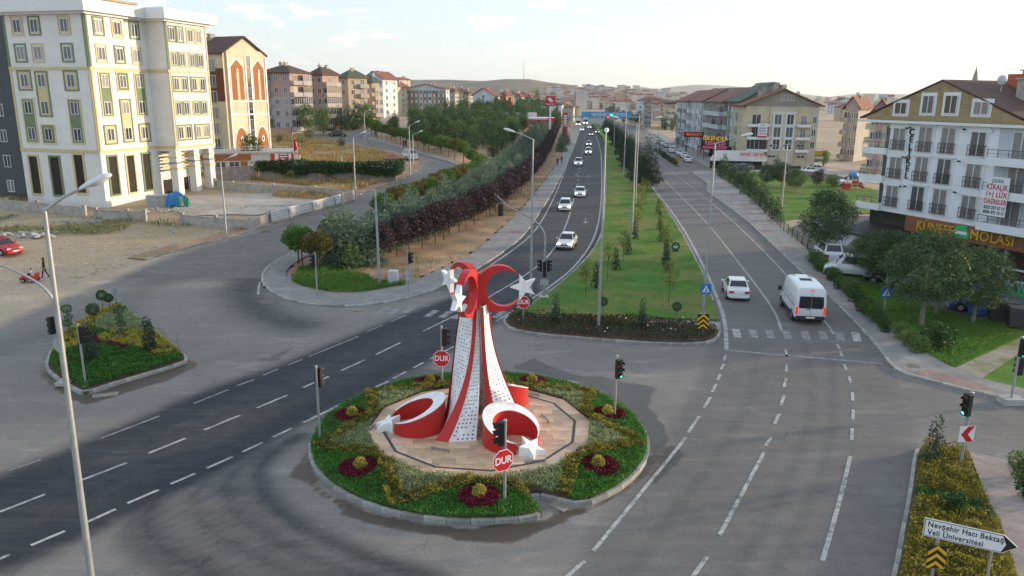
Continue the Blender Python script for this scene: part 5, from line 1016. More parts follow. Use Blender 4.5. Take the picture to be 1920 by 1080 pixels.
class Tower:
    """corner at the ground nearest the camera; x runs along the face seen to its right, y along the face seen to its left"""
    def __init__(s, name, label, K, ang, cat='building', z0=None, group=None):
        s.K = Vector((K[0], K[1])); s.a = R(ang); s.z0 = tz(*K) if z0 is None else z0; s.dR = Vector((math.cos(s.a), math.sin(s.a))); s.dL = Vector((-math.sin(s.a), math.cos(s.a)))
        s.t = thing(name, label, cat, (K[0], K[1], s.z0), s.a, group); s.rng = random.Random(int(K[0] * 7 + K[1] * 13))
    def uv(s, face, px, py, off=0.0):
        r = ray(px, py); d, n = (s.dR, s.dL) if face == 'R' else (s.dL, s.dR); o = s.K + n * off
        t = (o.dot(n)) / (r.x * n.x + r.y * n.y); p = Vector((r.x * t, r.y * t)); return (p - o).dot(d), CAM_H + r.z * t - s.z0
    def part(s, nm, mb, mat, parent=None, smooth=False): return mb.build(nm, mat, parent or s.t, smooth)
    def fbox(s, mb, face, u0, u1, z0, z1, d0, d1, off=0.0, mi=0):
        """box standing d0..d1 proud of a face"""
        if face == 'R': return mb.box(u0, u1, off - d1, off - d0, z0, z1, mi)
        return mb.box(off - d1, off - d0, u0, u1, z0, z1, mi)
    def panel(s, face, u0, u1, z0, z1, mat, d=.04, nm='panel', d0=-.05, off=0.0): return s.part(nm, s.fbox(MB(), face, u0, u1, z0, z1, d0, d, off), mat)
    def win(s, face, u, z, w=1.1, h=1.35, g=None, mull=1, transom=False, off=0.0, d=.0, fm=None, nm='window'):
        g = s.rng.choice((0, 0, 1, 2, 2)) if g is None else g; o = obj(nm, win_mesh(w, h, g, mull, transom, fm), s.t); e = off - d - .002
        o.location = (u, e, z) if face == 'R' else (e, u, z); o.rotation_euler[2] = 0 if face == 'R' else R(-90); return o
    def balcony(s, face, u0, u1, z, depth=1.2, mat=None, h=.95, rail=False, off=0.0, glazed=False):
        m = MB(); s.fbox(m, face, u0, u1, z - .16, z, -.05, depth, off)
        if not rail: s.fbox(m, face, u0, u1, z, z + h, depth - .1, depth, off); s.fbox(m, face, u0, u0 + .1, z, z + h, 0, depth - .1, off); s.fbox(m, face, u1 - .1, u1, z, z + h, 0, depth - .1, off)
        else: s.fbox(m, face, u0, u1, z, z + h * .45, depth - .1, depth, off); s.fbox(m, face, u0, u0 + .1, z, z + h * .45, 0, depth - .1, off); s.fbox(m, face, u1 - .1, u1, z, z + h * .45, 0, depth - .1, off)
        b = s.part('balcony', m, mat or M_FRAME)
        if rail:
            r = MB(); s.fbox(r, face, u0, u1, z + h - .05, z + h, depth - .07, depth - .02, off); s.fbox(r, face, u0, u1, z + h * .7, z + h * .7 + .03, depth - .06, depth - .03, off); n = max(2, int((u1 - u0) / .9))
            for k in range(n + 1): u = u0 + .03 + (u1 - u0 - .06) * k / n; s.fbox(r, face, u - .02, u + .02, z + h * .45, z + h, depth - .06, depth - .03, off)
            s.part('railing', r, M_RAIL, b)
        if glazed:
            g = MB(); s.fbox(g, face, u0 + .05, u1 - .05, z + h, z + 2.5, depth - .06, depth - .03, off); s.part('glazing', g, M_GL[s.rng.choice((0, 2))], b); n = max(2, int((u1 - u0) / .8)); f = MB()
            for k in range(n + 1): u = u0 + .05 + (u1 - u0 - .1) * k / n; s.fbox(f, face, u - .03, u + .03, z + h, z + 2.5, depth - .03, depth, off)
            s.part('glazing_bars', f, M_FRAME, b)
        return b
    def roof(s, kind, W, D, z, mat, rise=2.2, ov=.6, gable=None, x0=0, y0=0, fascia=None):
        x0, x1, y0, y1 = x0 - ov, x0 + W + ov, y0 - ov, y0 + D + ov; m = MB(); th = .22
        if kind == 'flat': m.box(x0, x1, y0, y1, z, z + rise); r = s.part('roof', m, mat)
        elif kind == 'hip':
            k = min(x1 - x0, y1 - y0) / 2
            a, b = ((x0 + k, (y0 + y1) / 2), (x1 - k, (y0 + y1) / 2)) if x1 - x0 > y1 - y0 else (((x0 + x1) / 2, y0 + k), ((x0 + x1) / 2, y1 - k))
            v = [(x0, y0, z + th), (x1, y0, z + th), (x1, y1, z + th), (x0, y1, z + th), (*a, z + rise), (*b, z + rise)]; lo = [(p[0], p[1], z) for p in v[:4]]
            f = [(0, 1, 5, 4), (2, 3, 4, 5), (1, 2, 5), (3, 0, 4)] if x1 - x0 > y1 - y0 else [(0, 1, 4), (1, 2, 5, 4), (2, 3, 5), (3, 0, 4, 5)]
            m.add(v + lo, f + [(6, 7, 1, 0), (7, 8, 2, 1), (8, 9, 3, 2), (9, 6, 0, 3), (9, 8, 7, 6)]); r = s.part('roof', m, mat)
        else:
            gx = kind == 'gableR'                          # the triangle shows on the right-hand face, ridge runs back along y
            pr = [(x0, z), ((x0 + x1) / 2, z + rise), (x1, z)] if gx else [(y0, z), ((y0 + y1) / 2, z + rise), (y1, z)]
            up = [(p[0], p[1] + th) for p in pr]
            m.prism(pr + up[::-1], y0 if gx else x0, y1 if gx else x1, axis='y' if gx else 'x'); r = s.part('roof', m, mat); g = MB()
            pg = [(pr[0][0] + ov, z - .02), ((pr[1][0]), z + rise - .02 - ov * .0), (pr[2][0] - ov, z - .02)]; sl = rise / ((pr[2][0] - pr[0][0]) / 2); pg = [(pg[0][0], z - .02 + 0), (pg[0][0], z + ov * sl - .03), (pg[1][0], z + rise - .03), (pg[2][0], z + ov * sl - .03), (pg[2][0], z - .02)]
            if gx: g.prism(pg, 0 + y0 + ov, y1 - ov, axis='y')
            else: g.prism(pg, x0 + ov, x1 - ov, axis='x')
            s.part('gable', g, gable or mat)
        s.r = r; return r
    def chimneys(s, pts, w=.7, h=1.3):
        for x, y, z in pts:
            m = MB(); m.box(x - w / 2, x + w / 2, y - w * .35, y + w * .35, z - 1.2, z + h); m.box(x - w * .6, x + w * .6, y - w * .45, y + w * .45, z + h, z + h + .12); m.build('chimney', M_CHIM, s.r)
    def dish(s, x, y, z):
        m = MB(); m.ball((x, y - .1, z + .7), .45, 10, 6, (1, .35, 1)); m.tube([(x, y, z - .4), (x, y, z + .6)], .04, 6); m.build('satellite_dish', M_DISH, s.r)

# the big white, green and yellow block on the left
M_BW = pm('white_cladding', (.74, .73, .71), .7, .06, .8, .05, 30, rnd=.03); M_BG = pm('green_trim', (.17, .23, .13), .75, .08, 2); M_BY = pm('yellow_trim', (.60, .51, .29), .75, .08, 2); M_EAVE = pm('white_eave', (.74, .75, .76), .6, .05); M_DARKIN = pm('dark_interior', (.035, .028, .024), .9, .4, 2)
K = G(200, 389); T1 = Tower('apartment_block', 'unfinished white apartment block with green and yellow window panels', K, 75, z0=tz(*K) - .4)
S2 = T1.uv('R', 283, 165)[0]; WL = T1.uv('L', 28, 200)[0]; ZT = T1.uv('R', 161, 26)[1]
lo_, hi_ = 0, 8.0
for _ in range(30):
    off = (lo_ + hi_) / 2; u, _z = T1.uv('R', 318, 165, -off)
    if u > S2: lo_ = off
    else: hi_ = off
OFF = off; S3 = T1.uv('R', 394, 165, -OFF)[0]; Z1, Z3 = T1.uv('R', 187, 285)[1], T1.uv('R', 172, 128)[1]; ZB = T1.uv('R', 330, 284, -OFF)[1]
T1.part('wall', MB().box(0, S3, 0, WL, -1.0, ZT), M_BW); T1.part('bay', MB().box(S2, S3, -OFF, -.003, ZB, ZT - .003), M_BW)
def boards(face, u0, u1, z0, z1, off=0.0, st=.78, T=T1, mat=None, skip=()):
    z = z0
    while z < z1 - .2:
        zz = min(z + st, z1); segs = [(u0, u1)]
        for a, b, c, d in skip:
            if z < d and zz > c: segs = [q for (p, r) in segs for q in ((p, min(r, a)), (max(p, b), r)) if q[1] - q[0] > .05]
        for a, b in segs: T.panel(face, a, b, z + .006, zz - .006, mat or M_BW, .028, 'cladding_board', -.01, off)
        z = zz
tall = lambda face, pts, off=0.0: [T1.uv(face, *p, off) for p in pts]
tl, tr_ = tall('L', ((67, 328), (107, 330), (151, 326))), tall('R', ((213, 329), (246, 326), (276, 322)))
holes = lambda q: [(u - .72, u + .72, z - 2.35, z + 2.35) for u, z in q]
boards('L', .03, WL, .0, ZT, skip=holes(tl)); boards('R', .03, S2, .0, ZT, skip=holes(tr_)); boards('R', S2 + .03, S3, ZB + .1, ZT - .01, -OFF)
z = ZB
while z < ZT - .3: T1.part('cladding_board', MB().box(S2 - .028, S2 + .01, -OFF + .03, -.03, z + .006, min(z + .78, ZT) - .006), M_BW); z += .78
for face, q in (('L', tl), ('R', tr_)):
    for i, (u, z) in enumerate(q):
        T1.panel(face, u - .62, u + .62, z - 2.2, z + 2.2, M_DARKIN, .012, 'opening'); tm = (M_BY, M_BG, M_BY)[i] if face == 'L' else (M_BG, M_BY, M_BG)[i]; m = MB()
        for a, b, c, d in ((-.85, .85, 2.2, 2.42), (-.85, .85, -2.42, -2.2), (-.85, -.62, -2.2, 2.2), (.62, .85, -2.2, 2.2)): T1.fbox(m, face, u + a, u + b, z + c, z + d, 0, .13)
        T1.part('surround', m, tm)
def surround(face, u0, u1, z0, z1, outer, inner=None, off=0.0):
    """trim frame with a coloured field; windows are set on the field"""
    m = MB(); b = .16
    for a, c, d, e in ((u0, u1, z1 - b, z1), (u0, u1, z0, z0 + b), (u0, u0 + b, z0 + b, z1 - b), (u1 - b, u1, z0 + b, z1 - b)): T1.fbox(m, face, a, c, d, e, -.02, .11, off)
    o = T1.part('surround', m, outer)
    if inner: T1.panel(face, u0 + b, u1 - b, z0 + b, z1 - b, inner, .055, 'coloured_panel', -.02, off)
def grid(face, rows, off=0.0):
    q = [[T1.uv(face, *p, off) for p in r] for r in rows]; us = [sum(r[c][0] for r in q) / len(q) for c in range(len(q[0]))]; zs = [sum(p[1] for p in r) / len(r) for r in q]; return us, zs
uL, zL = grid('L', [[(36, 48), (67, 48), (124, 46)], [(40, 99), (73, 99), (128, 98)], [(47, 151), (79, 150), (134, 151)], [(53, 201), (84, 201), (139, 202)], [(58, 251), (90, 252), (144, 253)]])
uR, zR = grid('R', [[(186, 50), (221, 54), (253, 58)], [(190, 100), (225, 103), (257, 106)], [(196, 151), (230, 153), (261, 155)], [(200, 203), (234, 202), (265, 203)], [(205, 251), (237, 251), (269, 249)]])
uB, zB = grid('R', [[(323, 63), (339, 65), (359, 68), (374, 70)], [(326, 109), (341, 111), (360, 114), (375, 116)], [(330, 157), (345, 158), (363, 158), (379, 159)], [(334, 203), (348, 203), (366, 203), (382, 202)], [(336, 249), (351, 248), (369, 247), (384, 246)]], -OFF)
zz = [(a + b) / 2 for a, b in zip(zL, zR)]; WW, WHt = 1.05, 1.45
def w1(face, us, c, r, o=0.0): T1.win(face, us[c], zz[r] - WHt / 2, WW, WHt, off=o, d=.056)
for face, us, A in (('L', uL, (M_BY, M_BG)), ('R', uR, (M_BG, M_BY))):
    for c in range(3):
        for r in range(5): w1(face, us, c, r)
        for r in (0, 1): surround(face, us[c] - .85, us[c] + .85, zz[r] - 1.05, zz[r] + 1.05, A[(c + r) % 2])
    alt = face == 'R'
    for c in range(3):
        long_ = ((2, 3) if (c == 1) != alt else (3, 4)) ; sng = 4 if long_ == (2, 3) else 2; fm, pn = ((M_BG, M_BY) if c == 1 else (M_BY, M_BG))
        surround(face, us[c] - .92, us[c] + .92, zz[long_[1]] - 1.05, zz[long_[0]] + 1.05, fm, pn); surround(face, us[c] - 1.0, us[c] + 1.0, zz[sng] - 1.15, zz[sng] + 1.15, pn, fm)
for r in range(5):
    for c in range(4): T1.win('R', uB[c], zB[r] - .75, .95, 1.5, off=-OFF, d=.056)
    if r == 0:
        for c in range(4): surround('R', uB[c] - .72, uB[c] + .72, zB[r] - 1.0, zB[r] + 1.0, M_BG if c < 2 else M_BY, None, -OFF)
    else:
        for c in (0, 2): surround('R', uB[c] - .75, uB[c + 1] + .75, zB[r] - 1.0, zB[r] + 1.0, (M_BY, M_BG)[r % 2 == 0], (M_BG, M_BY)[r % 2 == 0], -OFF)
for z_ in (Z1, Z3):
    for f_, a, b, o_ in (('L', -.08, WL, 0), ('R', -.08, S2 - .2, 0), ('R', S2 - .08, S3, -OFF)): T1.panel(f_, a, b, z_ - .17, z_ + .17, M_BY, .12, 'cornice', 0, o_)
    T1.part('cornice', MB().box(S2 - .12, S2 - .03, -OFF + .05, -.13, z_ - .17, z_ + .17), M_BY)
for f_, u, o_, c0, c1 in (('L', .02, 0, M_BY, M_BG), ('R', .02, 0, M_BY, M_BG), ('R', S2 + .02, -OFF, M_BY, M_BG), ('R', S3 - .3, -OFF, M_BY, M_BY), ('L', WL - .3, 0, M_BY, M_BG)):
    T1.panel(f_, u, u + .26, Z1 + .18, Z3 - .18, c0, .10, 'corner_strip', 0, o_); T1.panel(f_, u, u + .26, Z3 + .18, ZT, c1, .10, 'corner_strip', 0, o_)
m = MB(); m.prism([(-1.1, -1.1), (S2 - 1.1, -1.1), (S2 - 1.1, -OFF - 1.1), (S3 + 1.1, -OFF - 1.1), (S3 + 1.1, WL + 1.1), (-1.1, WL + 1.1)], ZT + .25, ZT + 1.5); m.prism([(-.5, -.5), (S2 - .5, -.5), (S2 - .5, -OFF - .5), (S3 + .5, -OFF - .5), (S3 + .5, WL + .5), (-.5, WL + .5)], ZT, ZT + .249); T1.part('eave', m, M_EAVE)
T1.part('drain_pipe', MB().tube([(S2 + .42, -OFF - .08, ZB), (S2 + .42, -OFF - .08, ZT)], .06, 6), M_FRAME); T1.part('drain_pipe', MB().tube([(-.10, -.10, -.2), (-.10, -.10, Z1)], .06, 6), M_FRAME)
for u in (S2 + .7, (S2 + S3) / 2 + .2, S3 - .7):          # the porch columns
    m = MB(); m.box(u - .5, u + .5, -OFF + .15, -OFF + 1.15, .4, ZB); c = m.build('column', M_BW, T1.t)
    for k, z_ in enumerate((.62, .74, .86)):
        z_ = .4 + (ZB - .4) * z_ + .0; r_ = MB(); r_.box(u - .6, u + .6, -OFF + .05, -OFF + 1.25, z_, z_ + .16); r_.build('band', (M_BY, M_BG, M_BY)[k], c)
for k in range(6): T1.part('slat', MB().box(S2 + .1, S3 - .2, -.32 - (.1 if k % 2 else 0), -.10, ZB - .5 - k * .42, ZB - .32 - k * .42), (M_BY, M_BG)[k % 2])
for u in (S2 + 1.5, S2 + (S3 - S2) * .55, S3 - 1.4): T1.panel('R', u - 1.0, u + 1.0, .5, 2.6, M_DARKIN, .02, 'opening')
pf = MB(); pf.box(S2 - 2, S3 + 2, -OFF - 1.4, -.2, -1.2, .42); o = T1.part('porch_platform', pf, M_CONC)
for k in range(5): MB().box(S2 + 1.5, S3 + 2, -OFF - 1.4 - .4 * (k + 1), -OFF - 1.4 - .4 * k - .002, -1.2, .28 - k * .18).build('step', M_CONC, o)

# grey block behind it, and a beige one peeping over the eave
K = G(40, 372); p = T1.K + T1.dL * (WL + .6) + T1.dR * 3.0; T2 = Tower('apartment_block', 'dark grey apartment block at the picture edge behind the white one', (p.x, p.y), 75, z0=T1.z0)
M_DG = wallmat('dark_grey', (.085, .09, .10)); T2.part('wall', MB().box(0, 14, 0, 14, -1, 24), M_DG)
for r in range(7): T2.win('L', 1.3 + .0 * r, 1.2 + r * 3.1, 1.1, 1.5, d=.03); T2.win('L', 5.0, 1.2 + r * 3.1, 1.1, 1.5, d=.03); T2.win('L', 8.6, 1.2 + r * 3.1, 1.1, 1.5, d=.03)
T2.roof('flat', 14, 14, 24, M_DG, .6, .4)
p = Vector((-77, 150)); T3 = Tower('apartment_block', 'beige block just showing above the white eave', (p.x, p.y), 75); Z_ = ztop((p.x, p.y), -2) - tz(p.x, p.y); T3.part('wall', MB().box(0, 10, 0, 9, -1, Z_), wallmat('beige_far', (.42, .36, .27))); T3.roof('flat', 10, 9, Z_, wallmat('beige_far', (.42, .36, .27)), .4, .3)
for r in range(6): T3.win('L', 2.5, 2 + r * 3.1, d=.03); T3.win('L', 6.0, 2 + r * 3.1, d=.03)

# the peach school with brown pointed panels
M_PEACH = wallmat('peach', (.66, .53, .39)); M_CREAM = wallmat('cream_yellow', (.60, .53, .35)); M_TERRA = wallmat('terracotta', (.34, .135, .045)); M_BROWNS = wallmat('siding_brown', (.17, .055, .025))
K = G(433, 310); T4 = Tower('school_building', 'peach and yellow gabled school with brown pointed panels', K, 66); W4 = T4.uv('R', 501, 200)[0]; HT4 = T4.uv('R', 427, 102)[1]; HA = T4.uv('R', 455, 70)[1]; D4 = 17
T4.part('wall', MB().box(0, W4, 0, D4, -1, HT4), M_CREAM); T4.part('front', MB().box(.6, W4 + .02, -.25, -.002, -1, HT4 + .8), M_PEACH)
T4.roof('gableR', W4, D4, HT4, M_ROOFB, HA - HT4, .45, M_PEACH); T4.chimneys([(W4 * .42, 6, HA - .5), (W4 * .55, 11, HA - .6)], 1.0, 1.0)
zb = T4.uv('R', 440, 190)[1]; za = T4.uv('R', 440, 240)[1]; zr = T4.uv('R', 440, 285)[1]
def trim(face, u0, u1, z0, z1, d=.12, mat=M_EAVE, off=-.25): T4.panel(face, u0, u1, z0, z1, mat, d, 'trim', 0, off)
cl_, cr_ = W4 * .50, W4 * .60
for a, b in ((.6, cl_), (cr_, W4)):
    mid = (a + b) / 2; hw = (b - a) / 2; top = HT4 - .7
    m = MB(); q = [(mid - hw * .66, zb + .25), (mid + hw * .66, zb + .25), (mid + hw * .66, top - 1.2), (mid, top), (mid - hw * .66, top - 1.2)]; m.prism(q, -.32, -.245, axis='y'); T4.part('pointed_panel', m, M_TERRA)
    m = MB(); q2 = [(mid + (x - mid) * 1.12, z + (.28 if z > zb + 1 else 0)) for x, z in q]; m.prism(q2, -.29, -.244, axis='y'); T4.part('panel_border', m, M_EAVE)
    m = MB(); m.prism([(mid - hw * .13, zb + .3), (mid + hw * .13, zb + .3), (mid + hw * .13, top - 2.0), (mid, top - 1.4), (mid - hw * .13, top - 2.0)], -.37, -.319, axis='y'); T4.part('slim_strip', m, M_PEACH)
    arc = [(mid + hw * .74 * math.cos(t), zr + (za - zr) * math.sin(t)) for t in np.linspace(0, math.pi, 16)]; m = MB(); m.prism(arc, -.33, -.245, axis='y'); T4.part('arched_panel', m, M_TERRA); m = MB(); m.prism([(mid + (x - mid) * 1.1, zr + (z - zr) * 1.06) for x, z in arc], -.295, -.244, axis='y'); T4.part('panel_border', m, M_EAVE)
    for zc, sc_ in ((top - 1.9, .32), (zr + (za - zr) * .5, .42)):
        m = MB(); m.prism([(mid + .55 * sc_ * math.cos(t) * 1.3, zc + 1.1 * sc_ * math.sin(t) * 1.3) for t in np.linspace(0, 6, 14)], -.40, -.36, axis='y'); T4.part('oval_frame', m, M_EAVE); m = MB(); m.prism([(mid + .3 * sc_ * math.cos(t), zc + .75 * sc_ * math.sin(t)) for t in np.linspace(0, 6, 14)], -.43, -.399, axis='y'); T4.part('oval_window', m, M_GL[0])
    for u in (a, b - .25): trim('R', u, u + .25, zr - .2, HT4)
for z_ in (zb, (zb + za) / 2): trim('R', .6, W4, z_ - .1, z_ + .12, .10)
for k in range(9): z_ = zr + (HT4 - zr) * k / 9; T4.panel('R', cl_ + .04, cr_ - .04, z_ + .04, zr + (HT4 - zr) * (k + 1) / 9 - .04, M_GL[2 if k % 3 else 0], .05, 'glass_pane', 0, -.25)
M_BS = M_BROWNS; zt3 = T4.uv('L', 420, 128)[1]; T4.panel('L', 0.02, D4 * .98, zb, zt3, M_BS, .06, 'brown_cladding')
for r in range(6):
    for c in range(4): T4.win('L', 2.4 + c * 3.8, zr + .3 + r * (HT4 - zr - .4) / 6, 1.5, 1.9, d=.07)
m = MB(); m.prism([(-.02, 2.2), (2.2, 2.2), (1.1, 3.4)], 0, .01)
# annex with the red notice board and the flag
TA = Tower('school_annex', 'low white and brown school annex with red notice board', (G(447, 322)), 20, z0=T4.z0 - .3); WA = TA.uv('R', 559, 300)[0]; ZA = TA.uv('R', 500, 288)[1]; M_CORR = pm('white_cladding_ribbed', (.60, .60, .58), .6, .1, 3, stretch=(12, 1, .2))
TA.part('wall', MB().box(-8, WA, 0, 9, -1.5, ZA), M_CORR); TA.part('brown_band', MB().box(-8.1, WA * .22, -.1, -.002, ZA - 1.0, ZA + .2), M_TERRA); TA.part('terrace_slab', MB().box(-8.2, WA + .2, -.2, 9.1, ZA + .002, ZA + .25), M_CONC)
TA.panel('R', WA * .05, WA * .16, -1, ZA - 1.1, M_TERRA, .12, 'pilaster'); u0, u1 = TA.uv('R', 507, 290)[0], TA.uv('R', 552, 290)[0]
TA.panel('R', u0, u1, ZA - 1.25, ZA + .15, M_SGW, .12, 'notice_board'); TA.panel('R', u0, u0 + (u1 - u0) * .17, ZA - 1.2, ZA + .1, M_SGR, .14, 'red_field'); TA.panel('R', u0 + (u1 - u0) * .33, u0 + (u1 - u0) * .75, ZA - 1.2, ZA + .1, M_SGR, .14, 'red_field'); TA.panel('R', u0 + (u1 - u0) * .86, u1, ZA - 1.2, ZA + .1, M_SGR, .14, 'red_field')
for k in range(3): TA.panel('R', u0 + (u1 - u0) * (.38 + .03 * (k == 2)), u0 + (u1 - u0) * (.70 - .06 * (k == 2)), ZA - .20 - k * .38, ZA - .05 - k * .38, M_SGW, .15, 'print_line')
TA.panel('R', u0 + (u1 - u0) * .45, u0 + (u1 - u0) * .58, -1, ZA - 1.4, M_FRAME, .1, 'door_frame'); TA.panel('R', u0 + (u1 - u0) * .47, u0 + (u1 - u0) * .56, -1, ZA - 1.6, M_GL[0], .12, 'door'); TA.win('R', WA * .86, .4, 1.0, 1.2, d=.02)
for k in range(4): TA.win('R', -6.5 + k * 2.0, .2, 1.5, 1.4, d=.02)
m = MB()
for k in range(12): x = -8 + (WA + 8) * k / 11; m.box(x - .03, x + .03, -.05, 0, ZA + .25, ZA + 1.1)
m.box(-8, WA, -.05, 0, ZA + 1.08, ZA + 1.14); m.box(-8, WA, -.05, 0, ZA + .7, ZA + .74); TA.part('railing', m, M_FRAME)
b = TA.K + TA.dR * (WA * .93) - TA.dL * .5; t = thing('flag', 'red flag hanging on a pole at the school annex', 'flag', (b.x, b.y, TA.z0 - 1.2)); MB().tube([(0, 0, 0), (0, 0, ZA + 4.6)], .04, 6).build('pole', M_FRAME, t); m = MB()
for k in range(8): m.add([(.03 + .08 * k, .08 * math.sin(k * 1.7), ZA + 1.4 + .06 * k), (.11 + .08 * k, .08 * math.sin((k + 1) * 1.7), ZA + 1.46 + .06 * k), (.11 + .05 * k, .08 * math.sin((k + 1) * 1.7), ZA + 4.1 - .16 * k), (.03 + .05 * k, .08 * math.sin(k * 1.7), ZA + 4.2 - .16 * k)], [(0, 1, 2, 3)])
m.build('cloth', M_SGR, t)
# gatehouse
TG = Tower('gatehouse', 'small cream gatehouse with a brown roof at the bend', G(726, 317), 12); WG = TG.uv('R', 752, 305)[0]; ZG = TG.uv('R', 726, 300)[1]; TG.part('wall', MB().box(0, WG, 0, 2.6, -.5, ZG), wallmat('cream', (.58, .50, .34))); TG.roof('hip', WG, 2.6, ZG, M_ROOFR, .9, .5); TG.win('R', WG * .3, .9, 1.0, .9, 0); TG.win('L', 1.3, .9, 1.2, .9, 0)

# ------------------------------------------------------------------ rows of apartment blocks
WC = dict(lav=(.40, .36, .37), pink=(.42, .29, .25), greyb=(.40, .36, .32), tan=(.45, .35, .25), brown=(.30, .17, .10), white=(.60, .62, .64), bluew=(.50, .56, .62), beige=(.54, .47, .38), yel=(.58, .48, .30), cream=(.56, .49, .38), red=(.40, .07, .05), cyan=(.30, .48, .52), grey=(.26, .27, .27), green=(.36, .44, .34), rose=(.42, .26, .29))
def apartment(label, Kpx, ang, xl, xr, ytop, floors, cL, cR, up=None, roof='hip', rmat=None, nL=3, nR=3, bR=(), bL=(), rise=2.2, base=.6, glz=False, group='apartment blocks along the street', z0=None, K=None, chim=2, wl=None, wr=None, yref=None, bm=None, ww=1.15, dish=0):
    K = K or G(*Kpx); T = Tower('apartment_block', label, K, ang, z0=z0, group=group); yr = yref or (Kpx[1] + ytop) / 2
    WL_ = wl or T.uv('L', xl, yr)[0]; WR_ = wr or T.uv('R', xr, yr)[0]; H_ = T.uv('R', Kpx[0], ytop)[1]; fh = (H_ - base) / floors; ml, mr_ = wallmat(cL, WC[cL]), wallmat(cR, WC[cR])
    WL_ = max(4, min(WL_, 40)); WR_ = max(3, min(WR_, 60))
    zs = base + fh * (floors - (up[1] if up else 0))
    T.part('wall', MB().box(0, WR_, 0, WL_, -1.5, H_ if not up else zs), mr_)
    if cL != cR: T.panel('L', .01, WL_ - .01, -1.4, (H_ if not up else zs) - .02, ml, .05, 'side_wall')
    if up: T.part('upper_wall', MB().box(-.06, WR_ + .06, -.06, WL_ + .06, zs + .002, H_), wallmat(up[0], WC[up[0]]))
    for f in range(floors):
        z = base + f * fh + fh * .28; dd = .07
        for c in range(nL):
            u = WL_ * (c + .5) / nL
            if c in bL: T.balcony('L', u - WL_ / nL * .44, u + WL_ / nL * .44, z - fh * .26, 1.1, bm or mr_, glazed=glz and T.rng.random() < .6); T.win('L', u, z - .2, 1.5, 1.8, d=dd)
            else: T.win('L', u, z, ww, 1.4, d=dd)
        for c in range(nR):
            u = WR_ * (c + .5) / nR
            if c in bR: T.balcony('R', u - WR_ / nR * .46, u + WR_ / nR * .46, z - fh * .26, 1.15, bm or ml, glazed=glz and T.rng.random() < .75); T.win('R', u, z - .2, 1.5, 1.8, d=dd)
            else: T.win('R', u, z, ww, 1.4, d=dd)
    T.roof(roof, WR_, WL_, H_ + .003, rmat or M_ROOFB, rise, .7, wallmat(up[0] if up else cL, WC[up[0] if up else cL]))
    T.chimneys([(WR_ * T.rng.uniform(.25, .75), WL_ * T.rng.uniform(.3, .7), H_ + rise * .75) for _ in range(chim)], .8, 1.0)
    for k in range(dish): T.dish(WR_ * (.3 + .2 * k), WL_ * .5, H_ + rise)
    return T, WL_, WR_, H_, fh
apartment('lilac and pink block with cream balconies beside the school', (549, 250), 66, 495, 581, 137, 5, 'lav', 'lav', ('pink', 2), 'hip', M_ROOFB, 3, 2, (0, 1), (2,), glz=True, chim=3, dish=2)
apartment('pink topped block with glazed balconies, second in the row', (609, 245), 66, 583, 636, 141, 5, 'greyb', 'greyb', ('pink', 2), 'hip', M_ROOFB, 2, 1, (0,), (), glz=True, chim=2, dish=1)
apartment('grey and brown banded block with a green roof', (656, 241), 50, 637, 689, 146, 5, 'greyb', 'greyb', ('tan', 3), 'hip', M_ROOFG, 1, 2, (1,), ())
apartment('tan block with small balconies behind the green roof', (700, 238), 60, 688, 713, 155, 5, 'greyb', 'tan', None, 'hip', M_ROOFG, 1, 1, (0,), ())
apartment('white block with a gable and red awnings', (732, 232), 70, 684, 746, 150, 5, 'bluew', 'white', None, 'gableL', M_ROOFR, 3, 2, (), (1,), rise=3.0, chim=4, K=(-49.5, 300))
apartment('distant beige tower with a brown roof', (758, 215), 60, 741, 770, 150, 9, 'beige', 'beige', None, 'hip', M_ROOFR, 3, 2, rise=1.5, K=(-66, 455), z0=8)
apartment('narrow cream block before the brown striped one', (757, 215), 70, 744, 760, 163, 5, 'cream', 'cream', None, 'hip', M_ROOFR, 2, 1, K=(-46, 315), wr=8)
TH, wl_, wr_, h_, fh_ = apartment('long block with brown and blue vertical stripes', (838, 217), 80, 760, 843, 168, 4, 'bluew', 'white', None, 'gableL', M_ROOFR, 9, 1, rise=2.0, K=(-27.5, 320), chim=2, ww=1.3)
for c in range(9):
    for s in (-1, 1):
        if c not in (3, 5): TH.panel('L', wl_ * (c + .5 + s * .38) / 9 - .35, wl_ * (c + .5 + s * .38) / 9 + .35, 0, h_ - .3, wallmat('brown', WC['brown']), .08, 'brown_stripe')
for i, (x0, xk, x1, yt, lab, cl2, K_) in enumerate(((838, 852, 857, 172, 'grey and yellow block with an orange roof', 'greyb', (-26.5, 356)), (857, 866, 871, 172, 'yellow block, second of the orange roofed ones', 'yel', (-24, 372)), (871, 877, 887, 176, 'beige block, third of the orange roofed ones', 'beige', (-21, 372)))): apartment(lab, (xk, 220), 60, x0, x1, yt, 5, cl2, 'yel', None, 'hip', M_ROOFR, 2, 2, K=K_, rise=1.8)
apartment('white gable ended block above the fuel station', (924, 222), 62, 887, 937, 180, 5, 'bluew', 'yel', None, 'gableL', M_ROOFR, 1, 3, (1,), (), rise=3.2, K=(-8.5, 335), chim=4)
apartment('red walled block next to the white gable', (946, 222), 62, 938, 963, 180, 5, 'red', 'yel', None, 'hip', M_ROOFR, 1, 3, (1,), (), K=(-3.3, 345), chim=3)
apartment('white walled block next to the red one', (973, 222), 62, 964, 983, 182, 5, 'white', 'cream', None, 'hip', M_ROOFR, 1, 2, (0,), (), K=(3.2, 372), chim=3)
apartment('pale cyan block behind the tall poplar', (992, 222), 62, 983, 1003, 184, 5, 'cyan', 'cream', None, 'hip', M_ROOFR, 1, 2, (0,), (), K=(8.6, 398), chim=2)
